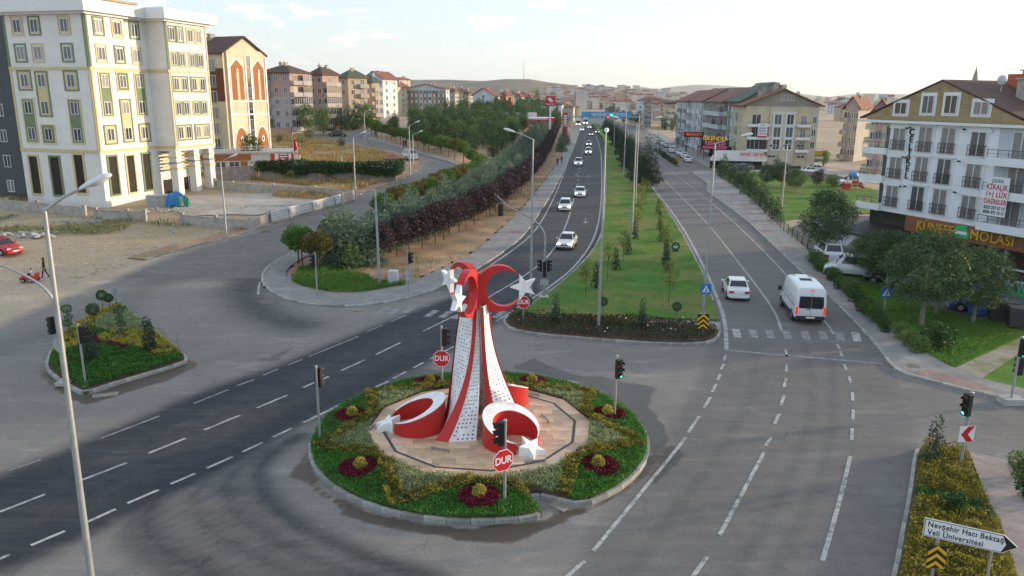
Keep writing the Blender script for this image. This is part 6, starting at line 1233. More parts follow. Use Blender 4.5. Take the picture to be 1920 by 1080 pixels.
# right-hand row, far to near
apartment('grey beige block with twin gables near the overpass', (1197, 234), -8, 1184, 1221, 196, 4, 'greyb', 'greyb', None, 'gableR', M_ROOFR, 2, 3, (0,), (), rise=3.0, K=(66, 395))
apartment('cream block with three floors behind the far lamp', (1233, 236), -8, 1220, 1259, 195, 4, 'cream', 'cream', None, 'flat', M_ROOFB, 2, 3, (), (0,), rise=.8, K=(71.5, 365), chim=2)
TT, a_, b_, c_, d_ = apartment('grey block draped with blue sheeting', (1264, 256), -93, 0, 0, 190, 4, 'grey', 'white', None, 'gableL', M_ROOFR, 2, 4, (1, 3), (), rise=3.4, K=(54.5, 262), chim=2, wl=13, wr=20)
m = MB(); rg = random.Random(3)
for k in range(7): u = -.5 - .05 * k; m.add([(-.25, .3 + .5 * k, 2.0 + rg.uniform(-.5, 1.5)), (-.45 - .2 * (k % 2), .8 + .5 * k, 1.5 + rg.uniform(-.5, .5)), (-.5, .8 + .5 * k, c_ - 4 + rg.uniform(-1, 2)), (-.3 - .2 * (k % 2), .3 + .5 * k, c_ - 3 + rg.uniform(-1, 2))], [(0, 1, 2, 3)])
m.add([(-.3, .0, 3), (1.2, -.35, 1), (1.2, -.3, 6), (-.3, -.1, c_ - 3)], [(0, 1, 2, 3)]); TT.part('blue_sheeting', m, pm('blue_tarp', (.03, .19, .50), .6, .2, 2, .5))
apartment('white block with small balconies behind the red shop sign', (1288, 262), -93, 0, 0, 190, 4, 'white', 'white', None, 'gableL', M_ROOFR, 2, 5, (0, 2, 4), (), rise=3.6, K=(54, 241), chim=4, wl=13, wr=21.5)
apartment('block with continuous glazed balconies and a red roof', (1318, 266), -93, 0, 0, 191, 4, 'bluew', 'greyb', None, 'gableL', M_ROOFR, 2, 5, (0, 1, 2, 3, 4), (), rise=3.6, K=(53.5, 218), chim=4, glz=True, wl=13, wr=21.5)
apartment('pale green block with green balconies', (1356, 275), -93, 0, 0, 191, 4, 'green', 'white', None, 'gableL', M_ROOFG, 2, 3, (0, 2), (), rise=4.4, K=(53, 195), chim=5, bm=wallmat('green', WC['green']), wl=14, wr=14)
# the beige block with the long gable (bakery below)
K = G0(1390, 312); T5 = Tower('apartment_block', 'beige gabled block above the bakery with a rental banner', K, -7); W5 = T5.uv('R', 1533, 240)[0]; D5 = T5.uv('L', 1368, 240)[0]; H5 = T5.uv('R', 1390, 199)[1]; HA5 = T5.uv('R', 1473, 168)[1]; f5 = 3.0; zs5 = [T5.uv('R', 1460, y)[1] for y in (268, 245, 221)]; M_B5 = wallmat('beige', WC['beige']); M_W5 = wallmat('cream', WC['cream']); M_G5 = wallmat('taupe', (.30, .27, .23))
T5.part('wall', MB().box(0, W5, 0, D5, -1, H5), M_W5); T5.roof('gableR', W5, D5, H5 + .003, M_ROOFR, HA5 - H5, .9, M_G5); T5.chimneys([(W5 * .25, 6, H5 + 2.2), (W5 * .35, 9, H5 + 2.8), (W5 * .45, 5, H5 + 3.8), (W5 * .6, 8, H5 + 3.4)], 1.0, 1.2); T5.dish(W5 * .55, 3, H5 + 3.6); T5.dish(W5 * .75, 4, H5 + 2.2)
u1_, u2_ = T5.uv('R', 1441, 240)[0], T5.uv('R', 1492, 240)[0]; T5.panel('R', u1_, u2_, -1, H5 - .1, M_B5, .30, 'projecting_bay'); T5.panel('R', W5 - 1.6, W5 - .02, -1, H5 - .1, M_B5, .12, 'end_bay')
for z in zs5:
    for px in (1457, 1480): T5.win('R', T5.uv('R', px, 240)[0], z - 1.4, 1.5, 2.2, d=.302); T5.part('surround', T5.fbox(MB(), 'R', T5.uv('R', px, 240)[0] - .95, T5.uv('R', px, 240)[0] + .95, z - 1.6, z + 1.0, .25, .3015), M_EAVE)
    T5.balcony('R', .6, u1_ - .05, z - 1.75, 1.3, M_EAVE, .9, True); T5.balcony('R', u2_ + .05, W5 - 1.65, z - 1.75, 1.3, M_EAVE, .9, True); T5.win('R', T5.uv('R', 1417, 240)[0], z - 1.5, 1.9, 2.2, 0); T5.win('R', T5.uv('R', 1506, 240)[0], z - 1.5, 1.2, 2.0, 1); T5.win('R', W5 - .8, z - 1.1, .9, 1.5, d=.12)
    for u in (D5 * .25, D5 * .55, D5 * .8): T5.win('L', u, z - 1.3, 1.0, 2.0, d=.01)
    T5.panel('R', u1_ - .02, u2_ + .02, z + 1.15, z + 1.3, M_EAVE, .33, 'cornice')
for px in (1470, 1484): T5.win('R', T5.uv('R', px, 186)[0], T5.uv('R', px, 189)[1], 1.5 if px < 1480 else 1.1, 1.3, d=-.02)
for px, py in ((1449, 273), (1475, 273), (1500, 273), (1446, 293), (1500, 294)): T5.win('R', T5.uv('R', px, py)[0], T5.uv('R', px, py)[1] - .3, 1.7, .6, 0, d=.302)
T5.panel('R', .8, u1_ - .2, 3.0, 5.8, M_GL[0], .05, 'shop_window')
ub = T5.uv('R', 1427, 248)[0]; zb5 = T5.uv('R', 1427, 258)[1]; t = thing('banner', 'white rental banner with red and blue print on the beige block', 'banner', tuple((T5.K + T5.dR * ub - T5.dL * 1.45)) + (T5.z0 + zb5,), T5.a); MB().box(-1.0, 1.0, -.02, 0, -.1, 3.1).build('cloth', M_SGW, t); M_PBL = pm('print_blue', (.03, .06, .25), .6); M_PRD = pm('print_red', (.55, .03, .06), .6)
for txt, z, s_, mt in (('1+1', 2.68, .75, M_PRD), ('KİRALIK', 2.05, .52, M_PBL), ('EŞYALI', 1.5, .56, M_PBL), ('DAİRELER', .92, .44, M_PRD)): obj('lettering', text_mesh(txt, s_, .004, .014, .86, mt), t, (0, -.03, z))
MB().box(-.95, .95, -.03, -.021, .05, .45).build('red_bar', M_PRD, t)
# bakery canopy
c0 = G(1318, 322); TC = Tower('bakery_canopy', 'long white bakery canopy with red lettering', G(1357, 317), -7, 'canopy'); WCn = TC.uv('R', 1438, 300)[0]; ZC = TC.uv('R', 1357, 297)[1]; TC.part('awning', MB().add([(-3, 0, ZC - .2), (WCn, 0, ZC - .2), (WCn, 5, ZC + 1.2), (-1, 5, ZC + 1.2), (-3, 0, ZC), (WCn, 0, ZC), (WCn, 5, ZC + 1.4), (-1, 5, ZC + 1.4)], [(3, 2, 1, 0), (4, 5, 6, 7), (0, 1, 5, 4), (1, 2, 6, 5), (2, 3, 7, 6), (3, 0, 4, 7)]), pm('canopy_fabric', (.52, .50, .46), .7)); TC.part('valance', MB().box(-3, WCn, -.06, -.002, ZC - .5, ZC - .1), M_EAVE)
for k in range(5): TC.part('post', MB().box(-2.9 + k * (WCn + 2.8) / 4, -2.75 + k * (WCn + 2.8) / 4, -.02, .12, -.3, ZC - .2), M_TRIM)
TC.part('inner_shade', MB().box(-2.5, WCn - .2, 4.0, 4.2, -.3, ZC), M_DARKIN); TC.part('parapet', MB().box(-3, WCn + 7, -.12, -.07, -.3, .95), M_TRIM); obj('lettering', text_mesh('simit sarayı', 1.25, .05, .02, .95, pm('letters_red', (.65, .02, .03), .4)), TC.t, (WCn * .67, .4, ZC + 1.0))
# the white block with the restaurant
K = (34.9, 77.4); TW = Tower('apartment_block', 'white block with brown timber gable above a restaurant', K, -67.5, z0=0.0); WW_ = 25.5; M_WW = pm('white_render_block', (.76, .79, .81), .6, .06, .6, .1, 20); M_TIMB = pm('gable_timber', (.36, .27, .14), .7, .15, 2, rnd=.1); DW = 13
zg = TW.uv('R', 1700, 231)[1]; zf = TW.uv('R', 1660, 396)[1]; zap = TW.uv('R', 1770, 152)[1]; uap = TW.uv('R', 1770, 152)[0]; ucol = TW.uv('R', 1663, 300)[0]; ucr = TW.uv('R', 1864, 320)[0]
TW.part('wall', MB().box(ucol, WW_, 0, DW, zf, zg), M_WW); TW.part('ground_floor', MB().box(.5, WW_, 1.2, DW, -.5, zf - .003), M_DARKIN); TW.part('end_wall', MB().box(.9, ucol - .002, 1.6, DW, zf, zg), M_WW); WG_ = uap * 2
m = MB(); m.prism([(-.9, zg + .3), (uap, zap), (WG_ + .9, zg + .3), (WG_ + .9, zg + .42), (uap, zap + .14), (-.9, zg + .42)], -.22, DW + .7, axis='y'); TW.r = TW.part('roof', m, M_ROOFB)
n_b = 22                                                     # timber boards of the gable, each its own piece
for k in range(n_b):
    z0_, z1_ = zg + .3 + (zap - zg - .35) * k / n_b, zg + .3 + (zap - zg - .35) * (k + 1) / n_b; f0, f1 = 1 - (z0_ - zg - .2) / (zap - zg - .2), 1 - (z1_ - zg - .2) / (zap - zg - .2); h0, h1 = (uap + .8) * f0, (uap + .8) * f1
    for a, b in (((-1, 0), (0, 1)) if k % 2 else ((-1, 1),)):
        pa = [(uap + a * h0, z0_ + .01), (uap + b * h0, z0_ + .01), (uap + b * h1, z1_ - .01), (uap + a * h1, z1_ - .01)]
        if a == 0: pa[0] = (uap + .01, pa[0][1]); pa[3] = (uap + .01, pa[3][1])
        TW.part('gable_board', MB().prism(pa, -.14, -.05, axis='y'), M_TIMB)
TW.part('gable_wall', MB().prism([(-.2, zg + .2), (uap, zap - .02), (WG_ + .2, zg + .2)], -.049, DW - .2, axis='y'), M_TIMB); TW.panel('R', -.9, WW_, zg - .02, zg + .22, M_EAVE, .45, 'cornice')
M_ORR = pm('orange_render', (.45, .13, .06), .8); TW.chimneys([(WG_ * .78, 5, zg + 2.9), (WG_ * .62, 9, zap)], 1.6, 1.0); TW.dish(WG_ * .66, 4, zap - .6); TW.part('roof_parapet', MB().box(WG_ * .55, WG_ * .95, 7, 9, zg + 1, zap + .7), M_ORR)
for px, py, w_, h_ in ((1692, 203, 1.35, 1.1), (1743, 196, 1.2, 1.6), (1786, 196, 1.25, 1.6), (1843, 203, 1.4, 1.1)):
    u, z = TW.uv('R', px, py); TW.win('R', u, z - h_ / 2, w_, h_, d=.19); m = MB(); TW.fbox(m, 'R', u - w_ / 2 - .22, u + w_ / 2 + .22, z - h_ / 2 - .18, z + h_ / 2 + .24, -.02, .185); TW.part('surround', m, M_EAVE)
cols = ((1684, 257), (1735, 260), (1778, 262), (1833, 264)); rowz = [TW.uv('R', *p)[1] for p in ((1735, 260), (1728, 316), (1721, 371))]; us = [TW.uv('R', 1680, 311)[0], TW.uv('R', 1728, 316)[0], TW.uv('R', 1770, 320)[0], TW.uv('R', 1826, 324)[0]]
for r, z in enumerate(rowz):
    for c, u in enumerate(us):
        m = MB(); TW.fbox(m, 'R', u - .95, u + .95, z - 1.30, z + 1.12, -.02, .05)
        if c in (0, 3): m.prism([(u - 1.15, z + 1.1)] + [(u + 1.0 * math.cos(t), z + 1.1 + .38 * math.sin(t)) for t in np.linspace(math.pi, 0, 9)] + [(u + 1.15, z + 1.1), (u + 1.15, z + .8), (u - 1.15, z + .8)], -.12, -.02, axis='y')
        else: TW.fbox(m, 'R', u - 1.05, u + 1.05, z + 1.12, z + 1.28, -.02, .16)
        TW.part('surround', m, M_EAVE); TW.win('R', u, z - 1.22, 1.45, 2.3, d=.055, g=TW.rng.choice((1, 1, 2)))
        rl = MB()
        for k in range(6): TW.fbox(rl, 'R', u - .78 + k * .31 - .015, u - .78 + k * .31 + .015, z - 1.2, z - .3, .20, .24)
        for q in (-1.1, -.7, -.3): TW.fbox(rl, 'R', u - .8, u + .8, z + q, z + q + .04, .19, .25)
        TW.fbox(rl, 'R', u - .8, u - .76, z - .34, z - .30, .05, .2); TW.fbox(rl, 'R', u + .76, u + .8, z - .34, z - .30, .05, .2); TW.part('window_railing', rl, M_RAIL)
    TW.balcony('R', .0, ucol - .02, z - 1.55, .35, M_WW, 1.0, True, 1.6 - 1.6); TW.part('balcony_floor', MB().box(0, ucol - .03, -.02, 1.7, z - 1.70, z - 1.56), M_WW); TW.win('R', ucol * .55, z - 1.3, 1.3, 2.2, 2, off=1.6, d=.01)
    TW.panel('R', ucr, WW_, z - 1.2, z + 1.25, wallmat('shade_white', (.50, .53, .56)), .03, 'loggia_wall', -.02); TW.balcony('R', ucr, WW_, z - 1.6, 1.2, M_WW, 1.15, True); TW.win('R', TW.uv('R', 1912, 300)[0], z - 1.3, 1.6, 2.3, 1, d=.04)
    for k in range(3): TW.panel('R', ucol + .02, WW_ - .02, z - 1.72 - .0 * k, z - 1.64, M_EAVE, .035, 'string_course', -.01) if k == 0 else None
for px, py in ((1703, 241), (1709, 240), (1811, 243), (1696, 295), (1702, 296), (1801, 303), (1691, 350), (1700, 350), (1793, 361)): u, z = TW.uv('R', px, py); TW.part('wall_lamp', MB().tube([(u, -.04, z), (u, -.34, z + .05)], [.05, .09], 8), M_TRIM)
for k, ch in enumerate('ÇELİKEL'):
    u, z = TW.uv('R', 1711 - k * 1.75, 247 + k * 13.6); o = obj('lettering', text_mesh(ch, .84, .03, .014, .95, M_SGBK), TW.t, (u, -.07, z - .05))
ub, zb6 = TW.uv('R', 1868, 370, -1.25); p = TW.K + TW.dR * ub - TW.dL * 1.3; t = thing('banner', 'white rental banner with red print on the restaurant block balcony', 'banner', (p.x, p.y, zb6), TW.a); MB().box(-1.0, 1.0, -.02, 0, -1.55, 1.65).build('cloth', M_SGW, t)
for txt, z, s_, mt in (('ÇELİKEL', 1.32, .34, pm('print_teal', (.10, .28, .30), .6)), ('KİRALIK', .80, .62, M_PRD), ('1+1 LÜX', .20, .62, M_PRD), ('DAİRELER', -.38, .54, M_PRD), ('0532 237 67 17', -.88, .36, M_SGBK), ('0506 472 10 11', -1.26, .36, M_SGBK)): obj('lettering', text_mesh(txt, s_, .004, .012, .8, mt), t, (0, -.03, z))
us0 = TW.uv('R', 1703, 412)[0]; M_FASC = pm('brown_fascia', (.26, .095, .045), .6, .1, 2); zs_ = TW.uv('R', 1760, 432)[1]; hs = 1.35
TW.part('fascia', MB().box(us0, WW_, -.35, 1.19, zf - hs - .05, zf - .01), M_FASC); TW.part('shop_glass', MB().box(us0 + .2, WW_, .6, .7, .2, zf - hs - .06), pm('shop_glass', (.05, .035, .028), .12, .5, 1.2, spec=.6)); M_GOLD = pm('letters_gold', (.62, .37, .03), .5)
for txt, a, b in (('KÜNEFE', 1726, 1795), ('MOLASI', 1828, 1910)):
    u0, u1 = TW.uv('R', a, 415 + (a - 1726) * .13)[0], TW.uv('R', b, 415 + (b - 1726) * .13)[0]; me = text_mesh(txt, 1.15, .05, .018, 1, M_GOLD, 1.05); xs = [v.co.x for v in me.vertices]; o = obj('lettering', me, TW.t, ((u0 + u1) / 2, -.42, zf - hs * .52)); o.scale = ((u1 - u0) / (max(xs) - min(xs)), 1, 1)
u = TW.uv('R', 1809, 428)[0]; m = MB(); m.prism([(u - .75, zf - hs * .85), (u + .75, zf - hs * .85), (u + .85, zf - hs * .55), (u + .55, zf - hs * .3), (u + .5, zf - .05), (u - .5, zf - .05), (u - .55, zf - hs * .3), (u - .85, zf - hs * .55)], -.45, -.36, axis='y'); TW.part('emblem', m, pm('emblem_green', (.05, .42, .14), .5)); TW.part('emblem_band', MB().box(u - .6, u + .6, -.48, -.451, zf - hs * .6, zf - hs * .42), M_SGW)
for px in (1733, 1800, 1850, 1879): u = TW.uv('R', px, 480)[0]; TW.part('pillar', MB().box(u - (.3 if px == 1800 else .05), u + (.3 if px == 1800 else .05), .3, .58, -.3, zf - hs - .06), M_FASC if px == 1800 else M_FRAME)
TW.part('rail', MB().box(us0, WW_, .45, .55, 1.0, 1.14), M_FRAME); TW.part('dark_canopy', MB().add([(.2, -2.6, zf - 2.4), (us0 - .1, -2.6, zf - 2.4), (us0 - .1, 1.1, zf - 1.6), (.2, 1.1, zf - 1.6), (.2, -2.6, zf - 2.2), (us0 - .1, -2.6, zf - 2.2), (us0 - .1, 1.1, zf - 1.4), (.2, 1.1, zf - 1.4)], [(3, 2, 1, 0), (4, 5, 6, 7), (0, 1, 5, 4), (1, 2, 6, 5), (2, 3, 7, 6), (3, 0, 4, 7)]), M_TRIM)
TW.part('shop_window', MB().box(1.0, us0 - .3, 1.1, 1.18, zf - 1.5, zf - .3), M_GL[0]); TW.part('grey_awning', MB().add([(.6, -3.6, zf - 3.3), (2.6, -3.6, zf - 3.3), (2.6, -2.6, zf - 2.6), (.6, -2.6, zf - 2.6)], [(0, 1, 2, 3)]), pm('awning_grey', (.35, .37, .4), .7))
# blocks behind the yard on the right
apartment('grey block with balconies beyond the yard', (1560, 322), -40, 1536, 1578, 205, 4, 'greyb', 'greyb', None, 'gableR', M_ROOFR, 2, 3, (0,), (0,), rise=3.0, K=(80, 190), chim=3, dish=1, wl=10)
apartment('pink and beige block behind the restaurant block', (1603, 325), -30, 1576, 1650, 215, 4, 'rose', 'cream', None, 'gableR', M_ROOFR, 2, 3, (1,), (0,), rise=3.0, K=(72, 158), chim=3, dish=2, wl=8)
# ------------------------------------------------------------------ trees and shrubs
M_BARK = pm('bark', (.12, .085, .06), .95, .3, 6, .6, 20, stretch=(3, 3, .6)); M_BARKP = pm('bark_pale', (.26, .22, .19), .95, .3, 5, .5, 20, stretch=(3, 3, .6))
LF = {'ball': leafmat('leaf_round_tree', (.035, .085, .012), (.10, .17, .03)), 'ballb': leafmat('leaf_round_tree_brown', (.06, .065, .015), (.16, .13, .035)), 'blue': leafmat('leaf_blue_juniper', (.052, .085, .060), (.145, .190, .135)), 'plum': leafmat('leaf_plum', (.018, .010, .013), (.058, .034, .042), trans=.1),
      'pine': leafmat('leaf_pine', (.022, .046, .018), (.075, .110, .046), trans=.1), 'grove': leafmat('leaf_grove', (.028, .060, .024), (.075, .125, .045), trans=.2), 'cedar': leafmat('leaf_cedar', (.014, .032, .022), (.040, .064, .040), trans=.1), 'sap': leafmat('leaf_sapling', (.07, .11, .02), (.22, .23, .05)), 'dec': leafmat('leaf_deciduous', (.04, .08, .02), (.10, .15, .04)), 'yel': leafmat('leaf_yellowing', (.14, .14, .03), (.30, .25, .05)), 'dry': leafmat('leaf_dry_grass', (.24, .16, .06), (.46, .33, .15)), 'weed': leafmat('leaf_weed', (.08, .10, .035), (.20, .19, .08)), 'rose': leafmat('leaf_rose_bush', (.022, .035, .018), (.06, .075, .035)), 'dkred': leafmat('leaf_dark_red', (.04, .012, .014), (.11, .03, .03)), 'ivy': leafmat('leaf_ivy', (.014, .045, .012), (.04, .095, .025)), 'topi': leafmat('leaf_topiary', (.035, .066, .034), (.10, .15, .075))}
def lobes_pts(lobes, n, rng, shell=.5):
    L_ = np.array(lobes, float); vol = L_[:, 3] * L_[:, 4] * L_[:, 5]; k = rng.choice(len(L_), n, p=vol / vol.sum()); d = rng.normal(size=(n, 3)); d /= np.linalg.norm(d, axis=1)[:, None]
    r = shell + (1 - shell) * rng.uniform(0, 1, n) ** .7; return L_[k, :3] + d * r[:, None] * L_[k, 3:6], d, k
def crown_mesh(lobes, n, size, mat, seed, up=.35, aspect=.5, shell=.5, outw=True):
    rng = np.random.default_rng(seed); p, d, k = lobes_pts(lobes, n, rng, shell); lo = rng.uniform(0, 1, len(lobes)); rn = np.clip(.55 * rng.uniform(0, 1, n) + .45 * lo[k], 0, 1)
    return leaf_mesh('crown', p, size, mat, up, aspect, rn, d if outw else None, rng)
def trunk_mesh(h, r0, r1, mat, seed=0, limbs=(), lean=.0, base=-.15):
    rg = random.Random(seed); m = MB(); m.tube([(0, 0, base), (lean * .3 + rg.uniform(-.03, .03), rg.uniform(-.03, .03), h * .45), (lean, 0, h)], [r0, (r0 + r1) / 2, r1], 7)
    for z, a, l, u in limbs: m.tube([(lean * z / h, 0, z), (lean * z / h + math.cos(a) * l * .5, math.sin(a) * l * .5, z + u * .6), (lean * z / h + math.cos(a) * l, math.sin(a) * l, z + u)], [r1 * 1.1, r1 * .8, r1 * .35], 5)
    return m.mesh('trunk', mat, True)
def ring_lobes(h0, h1, r, n, s, seed, rz=.8):
    rg = random.Random(seed); o = []
    for i in range(n):
        a = i * 2.399 + rg.uniform(-.4, .4); t = (i + .5) / n; q = math.sqrt(max(.03, 1 - (2 * t - 1) ** 2)); o.append((math.cos(a) * r * q * .62, math.sin(a) * r * q * .62, h0 + (h1 - h0) * t, s * rg.uniform(.75, 1.2), s * rg.uniform(.75, 1.2), s * rz * rg.uniform(.8, 1.15)))
    return o
def cone_lobes(h0, h1, r, n, seed, tip=.15):
    rg = random.Random(seed); o = []
    for i in range(n):
        t = (i + rg.random()) / n; a = i * 2.399; w = r * ((1 - t) * (1 - tip) + tip); o.append((math.cos(a) * w * .55, math.sin(a) * w * .55, h0 + (h1 - h0) * t * .93, w * .62, w * .62, (h1 - h0) / n * 1.6 + .12))
    return o
KIND = {}
def kind(nm, n, f): KIND[nm] = [f(i) for i in range(n)]
limb4 = [(1.5, k * 1.57 + .4, .5, .5) for k in range(4)]
kind('ball', 3, lambda i: (trunk_mesh(1.9, .075, .05, M_BARK, i, [(1.6, k * 1.57, .5, .45) for k in range(4)]), crown_mesh(ring_lobes(1.75, 2.95, 1.25, 13, .56, i, .7), 2400, .20, LF['ballb' if i == 2 else 'ball'], 10 + i, .5, .6, .6)))
kind('blue', 3, lambda i: (trunk_mesh(1.2, .1, .05, M_BARK, i), crown_mesh(cone_lobes(.15, 3.6 + .4 * i, 1.45, 22, i, .25), 2300, .34, LF['blue'], 20 + i, .55, .26, .35)))
kind('plum', 3, lambda i: (trunk_mesh(1.9, .06, .04, M_BARK, i, [(1.5, k * 1.57 + i, .45, .7) for k in range(4)]), crown_mesh(ring_lobes(1.5, 3.5, 1.25, 14, .62, 30 + i, .9), 2200, .20, LF['plum'], 30 + i, .35, .55, .35)))
kind('grove', 4, lambda i: (trunk_mesh(2.6, .12, .06, M_BARK, i), crown_mesh(ring_lobes(1.0, 5.0 + .7 * i, 1.7, 18, .85, 40 + i, 1.0), 2000, .36, LF['grove'], 40 + i, .4, .4, .4)))
def pine_lobes(h0, h1, r, n, seed):
    rg = random.Random(seed); o = []
    for i in range(n):
        t = (i + .5) / n; a = i * 2.399 + rg.uniform(-.5, .5); w = r * math.sin(math.pi * (.18 + .74 * t)) * rg.uniform(.55, .9); s = r * rg.uniform(.24, .36); o.append((math.cos(a) * w, math.sin(a) * w, h0 + (h1 - h0) * t, s * 1.15, s * 1.15, s * .75))
    return o
kind('pine', 3, lambda i: (trunk_mesh(6.2, .20, .07, M_BARKP, i, [(2.2 + .45 * k, k * 2.4, 1.5 - .12 * k, .6) for k in range(8)]), crown_mesh(pine_lobes(2.3, 7.2, 2.9, 44, 50 + i), 9000, .30, LF['pine'], 50 + i, .6, .28, .2)))
kind('cedar', 3, lambda i: (trunk_mesh(4, .17, .06, M_BARK, i), crown_mesh(cone_lobes(1.3, 7.6 + .5 * i, 2.5, 34, 60 + i, .1), 5200, .34, LF['cedar'], 60 + i, .5, .3, .25)))
kind('young', 3, lambda i: (trunk_mesh(1.4, .07, .03, M_BARK, i), crown_mesh(cone_lobes(.35, 2.8 + .4 * i, .95, 16, 70 + i, .12), 1200, .22, LF['pine'], 70 + i, .5, .35, .3)))
kind('sap', 3, lambda i: (trunk_mesh(2.1, .03, .018, M_BARK, i, [(1.2 + .25 * k, k * 2.1 + i, .35, .4) for k in range(4)]), crown_mesh(ring_lobes(1.3, 2.8, .55, 8, .30, 80 + i, 1.1), 330, .15, LF['sap'], 80 + i, .4, .6, .2)))
kind('cyp', 2, lambda i: (trunk_mesh(.5, .04, .03, M_BARK, i), crown_mesh(cone_lobes(.1, 2.1, .34, 12, 90 + i, .35), 800, .13, LF['cedar'], 90 + i, .7, .4, .4)))
kind('dec', 2, lambda i: (trunk_mesh(3, .14, .07, M_BARK, i, [(2, k * 1.6, .9, 1.2) for k in range(5)]), crown_mesh(ring_lobes(1.6, 6.5, 2.4, 20, 1.1, 100 + i, .9), 2600, .34, LF['dec'], 100 + i, .4, .5, .4)))
kind('poplar', 1, lambda i: (trunk_mesh(6, .2, .1, M_BARK, i), crown_mesh(cone_lobes(1, 15, 2.0, 26, 110, .4), 2600, .45, LF['grove'], 110, .6, .4, .4)))
kind('topi', 2, lambda i: (trunk_mesh(1.15, .025, .02, M_BARK, i), crown_mesh([(0, 0, 1.3, .27, .27, .24 + .04 * i)], 1500, .07, LF['topi'], 120 + i, .6, .6, .75)))
kind('spiral', 1, lambda i: (trunk_mesh(1.5, .03, .02, M_BARK, i), crown_mesh([(.05 * math.sin(k * 1.3), .05 * math.cos(k * 1.3), .25 + k * .2, .30 - .02 * k, .30 - .02 * k, .16) for k in range(8)], 1300, .09, LF['cedar'], 130, .5, .5, .6)))
kind('tier', 1, lambda i: (trunk_mesh(1.7, .03, .02, M_BARK, i), crown_mesh([(.12, 0, .45, .22, .22, .17), (-.12, .05, .85, .24, .24, .18), (.05, 0, 1.2, .2, .2, .15), (0, 0, 1.65, .25, .25, .22)], 1900, .06, LF['topi'], 131, .5, .6, .7)))
kind('bush', 3, lambda i: (trunk_mesh(.4, .04, .02, M_BARK, i), crown_mesh(ring_lobes(.15, 1.0 + .2 * i, .7, 9, .38, 140 + i, .9), 1000, .16, LF[('ivy', 'dec', 'weed')[i]], 140 + i, .5, .5, .4)))
kind('plumbush', 1, lambda i: (trunk_mesh(.9, .08, .05, M_BARK, i), crown_mesh(ring_lobes(.5, 3.2, 1.5, 14, .7, 150, .9), 1800, .24, LF['plum'], 150, .4, .5, .4)))
def tree(nm, kd, at, label, s=1.0, var=None, sz=1.0, group=None, cat='tree', z=0.0, rz=None):
    v = KIND[kd]; i = random.randrange(len(v)) if var is None else var; t = thing(nm, label, cat, (at[0], at[1], tz(*at) + z), random.uniform(0, 6.28) if rz is None else rz, group); t.scale = (s, s, s * sz); obj('trunk', v[i][0], t); obj('crown', v[i][1], t); return t
def nth(n): return str(n) + ('th' if 10 < n % 100 < 14 else {1: 'st', 2: 'nd', 3: 'rd'}.get(n % 10, 'th'))
def along(line, step, t0=0., jit=0.):
    q = np.array([p[:2] for p in line], float); s = np.r_[0, np.cumsum(np.hypot(*np.diff(q, axis=0).T))]
    return [(np.interp(t, s, q[:, 0]) + random.uniform(-jit, jit), np.interp(t, s, q[:, 1]) + random.uniform(-jit, jit)) for t in np.arange(t0, s[-1], step)]
PLUM = smooth_line(P((719, 494), (798, 465), (872, 431), (935, 397), (985, 352), (1016, 310), (1034, 272), (1045, 245)), 1)
for i, p in enumerate(along(PLUM, 2.5, 0, .25)): tree('plum_tree', 'plum', p, 'dark purple plum tree, ' + nth(i + 1) + ' in its row from the junction', random.uniform(.9, 1.12), group='purple plum trees in a row', z=.05)
for k, (off, st, t0) in enumerate(((2.6, 2.3, 0), (5.2, 2.4, 2.0))):
    for i, p in enumerate(along(offset(PLUM, off), st, t0, .3)): tree('juniper', 'blue', p, 'blue grey juniper, ' + nth(i + 1) + ' from the junction in the ' + ('row next to the plum trees', 'row farther from the plum trees')[k], random.uniform(.85, 1.15), group='junipers behind the plum trees', z=.05)
for px, w_ in (((640, 505), 'outermost'), ((665, 500), 'second'), ((625, 490), 'side road'), ((690, 497), 'plum side')): tree('juniper', 'blue', G(*px), 'large blue grey juniper at the row end by the corner grass, ' + w_ + ' one', 1.15, group='junipers at the row end', z=.05)
bl = [p for p in SIDE_RIGHT if 82 < p[1] < 205]
for i, p in enumerate(along(offset(bl, -3.0), 3.7, 1.0, .15)): tree('round_tree', 'ball', p, 'round clipped tree, ' + nth(i + 1) + ' along the side road from the junction', random.uniform(.92, 1.12), group='clipped round trees along the side road', z=.08)
for px, v, lab in (((568, 505), 0, 'round bright green tree on several stems at the corner pavement'), ((597, 512), 2, 'round brownish tree just behind the bright green one'), ((628, 478), 1, 'round green tree half hidden by the corner juniper'), ((560, 497), 1, 'smaller round green tree touching the corner one')): tree('round_tree', 'ball', G(*px), lab, 1.05, v, z=.1)
for px in ((655, 508),): tree('shrub', 'bush', G(*px), 'loose green shrub on the grassy corner', 1.5, 1, cat='shrub', z=.1)
gp = [p for p in np.c_[RNG.uniform(-40, 24, 1500), RNG.uniform(148, 345, 1500)]]; used = []
for p in gp:
    d, s = line_dist(np.array([p[0]]), np.array([p[1]]), PLUM); e, _ = line_dist(np.array([p[0]]), np.array([p[1]]), SIDE_RIGHT); xs = np.interp(p[1], [q[1] for q in PLUM], [q[0] for q in PLUM]); sr_ = [q for q in SIDE_RIGHT if q[1] < 205]; xs2 = np.interp(p[1], [q[1] for q in sr_], [q[0] for q in sr_]) if p[1] < 200 else (-26 - (p[1] - 200) * .25 if p[1] < 240 else -34 + (p[1] - 240) * .2)
    if p[0] < xs - 8 and p[0] > xs2 + 5 and d[0] > 8 and e[0] > 5.5 and all(np.hypot(p[0] - q[0], p[1] - q[1]) > 3.3 for q in used) and len(used) < 150: used.append(p)
for p in used: tree('grove_tree', 'grove' if random.random() > .05 else 'dec', p, 'dark green tree in the dense grove before the fuel station', random.uniform(.7, 1.05), group='trees of the dense grove')
tree('yellowing_tree', 'dec', G(958, 260), 'yellowing tree among the dark grove by the canopy', .8)
